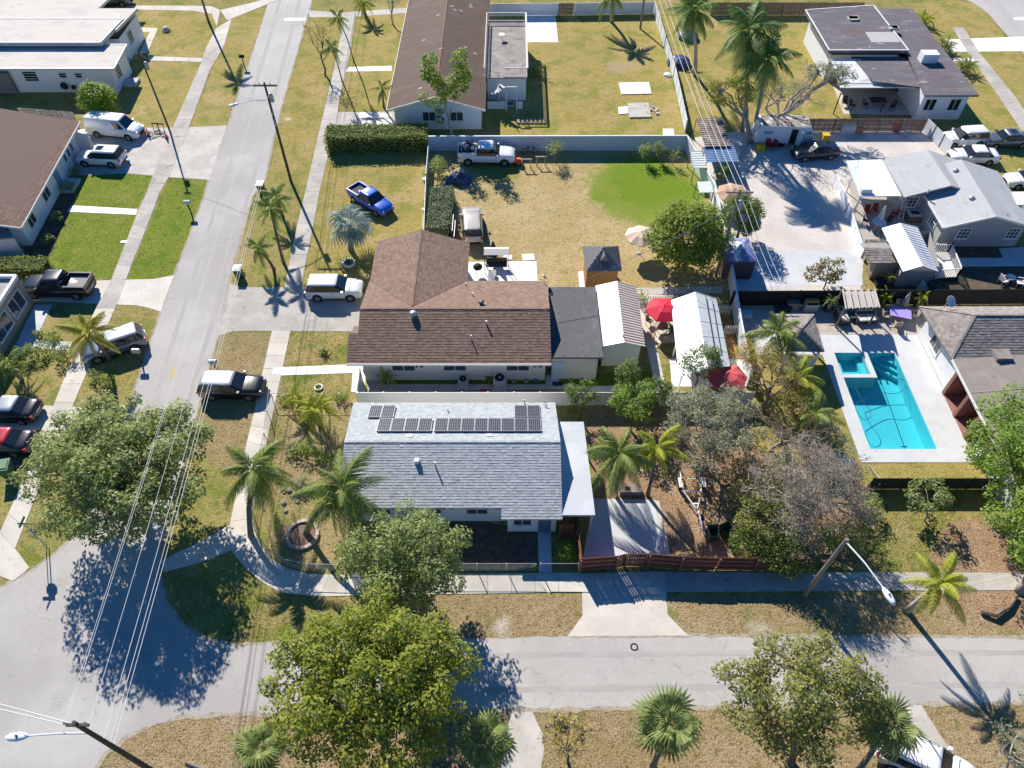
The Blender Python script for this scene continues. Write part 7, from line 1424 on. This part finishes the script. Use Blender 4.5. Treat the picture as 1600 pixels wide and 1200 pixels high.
sofa('dark framed sofa with pale cushions at the left foot of the pergola', G(1314, 500), 0); sofa('dark framed seat with pale cushions at the right foot of the pergola', G(1350, 501), -1.5, 1.5); table('low green patio table between the pergola sofas', G(1332, 497), .4, PLASTIC_G, .4, True)
for i, (u, v, m, w_) in enumerate(((1350, 168, CHD, 'dark chair at the back of the black roofed house patio'), (1330, 170, CHD, 'dark folding chair by the left post of the black roofed house patio'), (1318, 166, CHD, 'dark folding chair at the far left of the black roofed house patio'), (1392, 172, CHD, 'dark chair by the door of the black roofed house patio'))): chair(w_, G(u, v), -.8*i, m, 1.1)
table('large dark table on the black roofed house patio', G(1368, 165), .9, CHD, square=True, sy=.6); table('glass topped table on the black roofed house patio', G(1375, 152), .6, GALV, square=True)
o = thing('barbecue_grill', G(1264, 485), 'steel grill with an orange brown lid by the black fence', 'grill'); part(o, 'cabinet', GALV, lambda b: b.box(-.6, .6, -.3, .3, .1, .9)); part(o, 'lid', WOOD_O, lambda b: b.box(-.55, .55, -.05, .32, .9, 1.15)); part(o, 'cooktop', BLACK, lambda b: b.box(-.45, .45, -.28, -.08, .9, .93)); part(o, 'leg', BLACK, lambda b: b.box(-.55, -.5, -.28, -.2, 0, .1))
POT = mat('pot_dark', (.09, .06, .05), .7)
def potted(label, u, v, lm, h=.9, L=.9, seed=1):
    p = G(u, v); o = thing('flower_pot', p, label+', its pot', 'pot'); part(o, 'pot', POT, lambda b: b.lathe((0, 0, 0), [(.2, 0), (.3, .4), (.32, .45), (.25, .45), (.2, .38), (0, .38)], 12)); clump('potted_plant', label, p+Vector((0, 0, .38)), h, lm, 4, L, .25, seed, cat='plant', nf=6)
potted('tall potted plant left of the pergola', 1291, 486, FR_COCO, 1.1, .8, 51); potted('yellow green potted plant between pergola and purple table', 1377, 478, FR_LIME, .9, .9, 52); potted('yellow green potted plant beyond the purple table', 1430, 480, FR_LIME, .9, .9, 53); potted('yellow flowering potted plant by the weathered wooden shed', 1384, 447, FR_LIME, .9, .6, 54)
clutter = [('storage_box', 1236, 480, .5, .35, .7, WOOD_G, 'weathered wooden box against the black fence'), ('storage_box', 1222, 484, .6, .4, .45, PLASTIC_D, 'dark low box against the black fence beside the wooden box'), ('cooler_box', 1165, 494, .4, .3, .4, mat('box_blue_white', (.35, .5, .65), .6), 'pale blue box behind the leafy gazebo palm'), ('gas_bin', 1397, 204, .3, .25, 1.0, mat('plastic_red_orange', (.62, .07, .03), .5), 'red orange container against the brown board fence'), ('storage_box', 1322, 206, .75, .45, .9, mat('box_pale_grey', (.52, .53, .54), .7), 'pale grey crate on the gravel by the brown board fence'), ('storage_box', 1338, 206, .5, .35, .6, WOOD_O, 'orange brown crate beside the pale grey crate'), ('storage_box', 1416, 205, .3, .2, .2, LIDW, 'white scraps at the foot of the brown board fence'), ('storage_box', 1288, 219, .35, .3, .7, mat('plastic_yellow', (.65, .42, .02), .6), 'yellow container between trailer and dark sedan'), ('storage_box', 1187, 235, .4, .3, .55, MATS['plastic_yellow'], 'yellow container at the rear wheels of the travel trailer'), ('hot_tub', 1424, 343, .65, .55, .8, mat('tub_brown', (.14, .11, .09), .8), 'brown box with white basin top at the grey house wall'), ('storage_box', 1367, 387, .9, .5, .5, mat('box_dark_mix', (.12, .11, .10), .8, [((.5, .48, .45), 3, .55, .65, 4)]), 'jumbled low pile behind the weathered wooden shed'), ('storage_box', 1375, 445, .5, .35, .45, PLASTIC_D, 'dark tub in front of the weathered wooden shed'), ('compost_tub', 1456, 450, .38, .38, .7, mat('tub_green', (.04, .13, .09), .5), 'round dark green tub beside the white roofed shed'), ('storage_box', 757, 612, .35, .08, .12, RED, 'low red box edging by the turf strip')]
for nm, u, v, a, b_, h, m, lb in clutter:
    p = G(u, v); o = thing(nm, p, lb, nm.replace('_', ' '))
    if nm == 'compost_tub': part(o, 'tub', m, lambda b: b.lathe((0, 0, 0), [(.38, 0), (.45, .7), (.4, .7), (.36, .5), (0, .5)], 14))
    else: part(o, 'body', m, lambda b: b.box(-a, a, -b_, b_, 0, h)); part(o, 'lid', m if nm != 'hot_tub' else LIDW, lambda b: b.box(-a-.03, a+.03, -b_-.03, b_+.03, h, h+.05))
    if nm == 'hot_tub': part(o, 'basin', PC, lambda b: b.box(-a*.6, a*.6, -b_*.5, b_*.5, h+.05, h+.055))
o = thing('stepladder', G(1404, 340), 'white stepladder leaning on the grey house wall', 'ladder')
for y in (-.22, .22): part(o, 'rail', CHW, lambda b: b.bar((y, -.5, 0), (y*.8, .7, 2.3), .05, .06))
for k in range(6): part(o, 'rung', CHW, lambda b: b.bar((-.22, -.5+.2*k+.1, .2+.38*k), (.22, -.5+.2*k+.1, .2+.38*k), .05, .04))
def ac(label, u, v, s):
    o = thing('air_conditioner', G(u, v), label, 'air conditioner'); part(o, 'casing', mat('ac_pale', (.60, .62, .60), .6), lambda b: b.box(-s, s, -s, s, .08, s*2.0)); part(o, 'fan_grille', BLACK, lambda b: b.cyl((0, 0, s*2.0+.002), s*.82, .02, 18))
    for k in range(6): part(o, 'louvre', mat('ac_grey', (.40, .42, .41), .6), lambda b: b.box(-s*.9, s*.9, -s-.012, -s, .2+k*s*.28, .2+k*s*.28+.05))
    part(o, 'pad', CONC_OLD, lambda b: b.box(-s-.1, s+.1, -s-.1, s+.1, 0, .08)); part(o, 'hub', GALV, lambda b: b.cyl((0, 0, s*2+.02), s*.2, .02, 10))
ac('smaller air conditioner on the turf strip by the downpipe', 724, 601, .36); ac('larger air conditioner on the turf strip', 781, 602, .48)
for i, (u, v) in enumerate(((803, 596), (822, 596), (838, 596), (892, 594), (910, 594))):
    o = thing('flower_pot', G(u, v), ('small white bowl pot left of three on the turf strip', 'small white bowl pot in the middle of three on the turf strip', 'blue white bowl pot beside the door mat', 'small round pot left of two on the turf beyond the door', 'small round pot right of two on the turf beyond the door')[i], 'pot'); part(o, 'pot', CHW if i != 2 else mat('pot_blue', (.15, .25, .5), .5), lambda b: b.lathe((0, 0, 0), [(.12, 0), (.2, .2), (.16, .2), (.12, .1), (0, .1)], 12)); part(o, 'soil', SOIL, lambda b: b.cyl((0, 0, .1), .13, .05, 10))
o = thing('satellite_dish', G(1474, 482, 2.9), 'white satellite dish on the edge of the taupe hipped roof', 'satellite dish'); part(o, 'mast', GALV, lambda b: b.tube([(0, 0, -.1), (0, 0, .6), (.1, -.1, .8)], .035, 6)); dd_ = part(o, 'dish', LIDW, lambda b: b.lathe((0, 0, 0), [(0, 0), (.25, .04), (.45, .13), (.47, .13), (.25, .0), (0, -.04)], 16), True); dd_.location = (.1, -.1, .85); dd_.rotation_euler = (R(38), 0, .5)
part(o, 'feed_arm', GALV, lambda b: b.bar((.1, -.1, .7), (-.2, -.6, 1.05), .03, .03))
o = thing('satellite_dish', G(850, 441, 2.95), 'small dark bracket dish at the corner of the brown shingle roof', 'satellite dish'); part(o, 'mast', GALV, lambda b: b.tube([(0, 0, -.1), (0, 0, .5)], .03, 6)); dd_ = part(o, 'dish', GALV, lambda b: b.lathe((0, 0, 0), [(0, 0), (.2, .04), (.33, .11), (.2, 0), (0, -.03)], 14), True); dd_.location = (0, 0, .55); dd_.rotation_euler = (R(55), 0, 2.2)
# patio behind the brown roofed house
o = thing('patio_swing', G(776, 424), 'patio swing with pale canopy on the white patio', 'swing seat'); part(o, 'canopy', CUSH, lambda b: b.add([(-1.1, -.1, 2.0), (1.1, -.1, 2.0), (1.1, .5, 2.2), (-1.1, .5, 2.2), (1.1, .9, 2.05), (-1.1, .9, 2.05)], [(0, 1, 2, 3), (3, 2, 4, 5)]))
for x in (-1.05, 1.05):
    for y in (-.3, .9): part(o, 'post', BLACK, lambda b: b.bar((x, y, 0), (x, .35 if y > 0 else 0, 2.0), .05, .05))
part(o, 'seat', CHD, lambda b: b.box(-.95, .95, .1, .7, .4, .5)); part(o, 'backrest', CHD, lambda b: b.box(-.95, .95, .68, .76, .5, 1.0))
o = thing('round_grill', G(747, 428), 'round black kettle grill on the white patio', 'grill'); part(o, 'bowl', BLACK, lambda b: b.lathe((0, 0, .55), [(.1, 0), (.4, .2), (.42, .35), (.25, .55), (0, .6)], 14), True)
for k in range(3): part(o, 'leg', GALV, lambda b: b.bar((.35*math.cos(k*2.1), .35*math.sin(k*2.1), 0), (.2*math.cos(k*2.1), .2*math.sin(k*2.1), .65), .03, .03))
o = thing('lounge_bench', G(769, 437), 'grey bench in front of the patio swing', 'bench'); part(o, 'seat', mat('bench_grey', (.3, .3, .34), .8), lambda b: b.box(-.35, .35, -.8, .8, .35, .45)); part(o, 'base', CHD, lambda b: b.box(-.3, .3, -.7, .7, 0, .35))
for k, (u, v, w_) in enumerate(((711, 375, 'first'), (708, 366, 'second'))):
    o = thing('stacked_panel', G(u, v), w_+' dark panel leaning at the end of the silvery hedge', 'panel'); part(o, 'board', mat('panel_dark', (.06, .055, .05), .7), lambda b: b.bar((0, -1.2, .7), (0, 1.2, .7), .06, 1.3)); part(o, 'frame', GALV, lambda b: b.bar((.05, -1.2, 1.38), (.05, 1.2, 1.38), .04, .04))
B = MB(); random.seed(9)
TARP = mat('tarp_blue', (.03, .055, .14), .5, [((.10, .14, .26), 2, .5, .65, 4)]); o = thing('covered_pile', G(715, 283), 'lumpy pile under a dark blue tarp below the work truck', 'pile')
gx = [[(x*.3-1.3, y*.3-.8, max(0, .95-((x*.3-1.3)/1.35)**2*.9-((y*.3-.8)/.85)**2*.8)+(random.uniform(0, .22) if 0 < x < 9 and 0 < y < 5 else 0)) for x in range(10)] for y in range(6)]; B.add([p for r_ in gx for p in r_], [(y*10+x, y*10+x+1, (y+1)*10+x+1, (y+1)*10+x) for y in range(5) for x in range(9)]); B.build('tarp', TARP, o)
part(o, 'loose_bags', CUSH, lambda b: [b.lathe((x, y, z), [(.05, -.1), (.22, 0), (.2, .2), (0, .28)], 8) for x, y, z in ((.5, .9, .1), (.15, 1.1, .1), (.4, .6, .8))])
for j, (u, v) in enumerate(((822, 262), (845, 258))):
    o = thing('sawhorse', G(u, v), ('pale wooden sawhorse nearer the work truck', 'pale wooden sawhorse on the bare patch')[j], 'sawhorse'); W_ = mat('wood_pale', (.46, .36, .26), .85)
    for x in (-.45, .45):
        for y in (-.35, .35): part(o, 'leg', W_, lambda b: b.bar((x, y, 0), (x*.9, 0, 1.0), .06, .06))
    part(o, 'beam', W_, lambda b: b.box(-.6, .6, -.05, .05, .95, 1.05))
o = thing('bicycle', G(828, 241), 'dark red bicycle leaning against the long white wall', 'bicycle', None, 0); BKR = mat('bike_red', (.22, .03, .04), .5)
for x in (-.55, .55):
    wl = part(o, 'wheel', RUBBER, lambda b: b.tube([(x+.34*math.cos(a*math.pi/9), 0, .35+.34*math.sin(a*math.pi/9)) for a in range(19)], .03, 5, cap=False)); part(o, 'hub', GALV, lambda b: b.cyl((x, -.03, .35), .05, .06, 8, axis='Y'))
part(o, 'frame', BKR, lambda b: (b.tube([(-.55, 0, .35), (-.1, 0, .35), (.4, 0, .8), (-.2, 0, .8), (-.55, 0, .35)], .03, 5), b.tube([(-.1, 0, .35), (-.22, 0, .9)], .03, 5), b.tube([(.55, 0, .35), (.38, 0, 1.0)], .03, 5))); part(o, 'saddle', BLACK, lambda b: b.box(-.34, -.1, -.08, .08, .9, .96)); part(o, 'handlebar', BLACK, lambda b: b.tube([(.3, -.28, 1.05), (.38, 0, 1.0), (.3, .28, 1.05)], .025, 5))
o = thing('lawn_mower', G(810, 257), 'orange machine beside the sawhorse and work truck', 'mower'); part(o, 'body', CONE, lambda b: (b.box(-.4, .4, -.3, .3, .2, .55), b.box(-.2, .2, -.15, .15, .55, .75))); part(o, 'handle', BLACK, lambda b: b.tube([(-.4, -.2, .4), (-1.0, -.2, 1.0), (-1.0, .2, 1.0), (-.4, .2, .4)], .025, 5))
for x in (-.3, .3):
    for y in (-.32, .32): part(o, 'wheel', RUBBER, lambda b: b.cyl((x, y-.04, .16), .16, .08, 10, axis='Y'))
# boat trailer frame in the side yard
o = thing('boat_trailer', G(1080, 770), 'empty white boat trailer frame in the leaf strewn side yard', 'trailer'); q = lambda u, v, z=.5: G(u, v, z)-ORG[o.name]
part(o, 'frame', CHW, lambda b: (b.tube([q(1063, 735), q(1066, 765), q(1087, 794)], .05, 6), b.tube([q(1092, 738), q(1096, 765), q(1090, 794)], .05, 6), b.bar(q(1074, 749), q(1087, 748), .08, .08), b.bar(q(1066, 767), q(1096, 767), .08, .08), b.bar(q(1083, 787), q(1092, 787), .1, .08), b.bar(q(1089, 792), q(1101, 836), .09, .09)))
for u, v in ((1062, 758), (1098, 758)): p = q(u, v, .3); part(o, 'wheel', RUBBER, lambda b: b.cyl((p.x-.1, p.y, .32), .32, .2, 14, axis='X')); part(o, 'fender', CHW, lambda b: b.box(p.x-.14, p.x+.14, p.y-.4, p.y+.4, .64, .68))
part(o, 'winch', BLACK, lambda b: b.box(q(1097, 812).x-.1, q(1097, 812).x+.1, q(1097, 812).y-.1, q(1097, 812).y+.1, .5, .9)); part(o, 'guide_post', CHD, lambda b: (b.bar(q(1063, 735), q(1063, 735, 1.4), .05, .05), b.bar(q(1092, 738), q(1090, 738, 1.4), .05, .05)))
part(o, 'jack', GALV, lambda b: b.bar(q(1100, 833, 0), q(1100, 833, .6), .06, .06))
# stone ring and hearth in the corner garden
o = thing('stone_ring', G(473, 836), 'ring of pale stones around the coconut palm in the corner garden', 'stone ring'); rr_ = 1.02; random.seed(12); ST = [mat('stone_pale', (.52, .46, .41), .9, [((.40, .35, .31), 5, .5, .65, 3)]), mat('stone_pink', (.46, .37, .33), .9, [((.36, .29, .26), 5, .5, .65, 3)])]
for k in range(22):
    a = 2*math.pi*k/22; M = Matrix.Translation((rr_*math.cos(a), rr_*math.sin(a), 0)) @ Matrix.Rotation(a+random.uniform(-.1, .1), 4, 'Z'); l = .135+random.uniform(-.01, .008); MB().box(-.11, .11, -l, l, 0, .2+random.uniform(-.03, .03), 0, M).build('stone', ST[k % 2], o)
part(o, 'soil_bed', mat('soil_ring', (.20, .13, .10), .95, [((.28, .19, .15), 3, .5, .7, 4)], .6, 10), lambda b: b.cyl((0, 0, 0), 1.0, .06, 20))
random.seed(14)
for i in range(11):
    p = G(random.uniform(440, 475), random.uniform(755, 800)); r_ = random.uniform(.12, .26); tag(MB().lathe((p.x, p.y, 0), [(r_, -.02), (r_*.95, r_*.4), (r_*.5, r_*.75), (0, r_*.8)], 7).build('rock', mat('rock_grey', (.27, .25, .235), .95, [((.18, .165, .155), 3, .5, .7, 4)], .5, 8)), 'weathered grey rock scattered above the stone ring', 'rock', 'rocks above the stone ring')
B = MB()
for i in range(60):
    p = G(640, 845)+Vector((random.uniform(-1, 6), random.uniform(-.9, .6), 0)); r_ = random.uniform(.02, .05); B.lathe((p.x, p.y, .005), [(r_, 0), (r_*.7, r_*.7), (0, r_)], 5)
tag(B.build('pebbles', ST[0]), kind='stuff')
pl = thing('covered_mower', G(984, 768), 'dark square planter box at the top of the grey driveway', 'planter'); part(pl, 'box', mat('planter_taupe', (.26, .22, .19), .85), lambda b: b.box(-.75, .75, -.35, .35, 0, .5)); part(pl, 'opening', BLACK, lambda b: b.box(-.4, 0, -.2, .1, .5, .505)); pl.name = 'planter_box'
tag(MB().prism([G(1303, 712, .35), G(1318, 710, .3), G(1336, 722, .2), G(1334, 738, .15), G(1305, 730, .25)][::-1], .15).build('tarp', mat('tarp_white', (.66, .66, .65), .6)), 'crumpled white sheet on the pool lawn edge', 'tarp')
tag(MB().tube([G(1357, 725, .05), G(1368, 740, .3), G(1384, 756, .9)], .03, 5).build('fallen_pipe', GALV), 'thin pale pipe leaning on the dark pool fence', 'pipe')
tag(MB().tube([G(290, 1191, .05), G(322, 1204, .05)], .09, 7).build('fallen_log', WOODPOLE2), 'pale fallen log lying on the near left verge', 'log')
tag(MB().tube([G(1533, 956, .15), G(1556, 961, .3), G(1578, 948, .25), G(1590, 930, .2)], [.16, .15, .13, .1], 7).build('fallen_limb', TRUNK), 'thick pale limb lying on the leaf litter at the right', 'log')
tag(MB().lathe((*G(991, 1011).xy, .012), [(.15, 0), (.19, .02), (.22, .02), (.25, 0)], 16).build('rubber_ring', RUBBER), 'small dark ring lying on the front street', 'ring')
o = thing('boulder', G(260, 48), 'white boulder on the far left lawn', 'boulder'); part(o, 'stone', ST[0], lambda b: b.lathe((0, 0, 0), [(.55, 0), (.5, .3), (.25, .5), (0, .52)], 9))
for i in range(9):
    p = G(1016, 172)+Vector((random.uniform(-.6, .9), random.uniform(-1.6, 1.3), 0)); M = Matrix.Translation(p) @ Matrix.Rotation(random.uniform(0, 3), 4, 'Z'); tag(MB().box(-.2, .2, -.1, .1, 0, .2, 0, M).build('concrete_block', CONC), 'loose concrete block beside the weathered slab', 'block', 'blocks beside the weathered slab')
o = thing('pallet', G(830, 190), 'shadowed slatted pallet on the lawn beside the roof deck annex', 'pallet')
for k in range(7): part(o, 'slat', WOOD_G, lambda b: b.box(-1.6+k*.48, -1.3+k*.48, -.5, .5, .12, .15))
part(o, 'runner', WOOD_G, lambda b: (b.box(-1.6, 1.6, -.45, -.38, 0, .12), b.box(-1.6, 1.6, .38, .45, 0, .12)))
o = thing('window_frame', G(790, 163), 'blue white frame lying flat by the spiral stair', 'frame'); part(o, 'frame', CHW, lambda b: (b.box(-1, 1, -.5, -.42, .02, .1), b.box(-1, 1, .42, .5, .02, .1), b.box(-1, -.92, -.42, .42, .02, .1), b.box(.92, 1, -.42, .42, .02, .1), b.box(-.04, .04, -.42, .42, .02, .1))); part(o, 'pane', GLASS, lambda b: b.box(-.92, .92, -.42, .42, .02, .05)); o.name = 'lying_frame'
bl = [(1075, 60, 'dark tarped heap behind the far white fence', BLACK, 1.4), (1060, 100, 'dark tarped heap nearest the tall royal palm', BLACK, 1.5), (1043, 118, 'small white bags at the far white fence', LIDW, .5)]
for u, v, lb, m, s in bl: o = thing('tarped_heap', G(u, v), lb, 'heap'); part(o, 'cover', m if m is LIDW else TARP, lambda b: b.lathe((0, 0, 0), [(s, 0), (s*.85, s*.4), (s*.4, s*.62), (0, s*.6)], 9))
for i, (u, v, s) in enumerate(((664, 330, .5), (664, 283, .45))):
    o = thing('potted_cypress', G(u, v), ('small dark potted cypress by the thin white fence, nearer', 'small dark potted cypress by the thin white fence, farther')[i], 'plant'); part(o, 'pot', CHW, lambda b: b.lathe((0, 0, 0), [(.18, 0), (.26, .35), (0, .35)], 10)); P_, N_ = crown_points([((0, 0, .6), .28), ((0, 0, .9), .22), ((0, 0, 1.2), .14)], 900); poly_mesh('crown', leaf_quads(P_, N_, .1), LF_DARK, o)
p = G(560, 407); o = thing('stone_planter', G(545, 412), 'white stone ring with dark plant below the silver palm', 'planter'); part(o, 'rim', CHW, lambda b: b.lathe((0, 0, 0), [(.6, 0), (.62, .2), (.45, .2), (.42, .05)], 14)); P_, N_ = crown_points([((0, 0, .25), .4)], 500); poly_mesh('crown', leaf_quads(P_, N_, .15), LF_DARK, o)
for u, v, lb in ((498, 606, 'pale stone ring planter below the white front walk'),): o = thing('stone_planter', G(u, v), lb, 'planter'); part(o, 'rim', CHW, lambda b: b.lathe((0, 0, 0), [(.32, 0), (.34, .14), (.24, .14), (.22, .05)], 14)); P_, N_ = crown_points([((0, 0, .2), .25)], 700); poly_mesh('crown', leaf_quads(P_, N_, .12), LF_BR, o)
tag(MB().box(*[c for c in (G(434, 580).x-.35, G(434, 580).x+.35, G(434, 580).y-.3, G(434, 580).y+.3)], .032, .045).build('utility_cover', GALV), 'grey utility cover in the sidewalk at the white front walk', 'cover')
tag(MB().box(G(194, 378).x-.3, G(194, 378).x+.3, G(194, 378).y-.15, G(194, 378).y+.15, .0, .05).build('meter_cover', LIDW), 'small white meter cover at the lawn edge by the left sidewalk', 'cover')
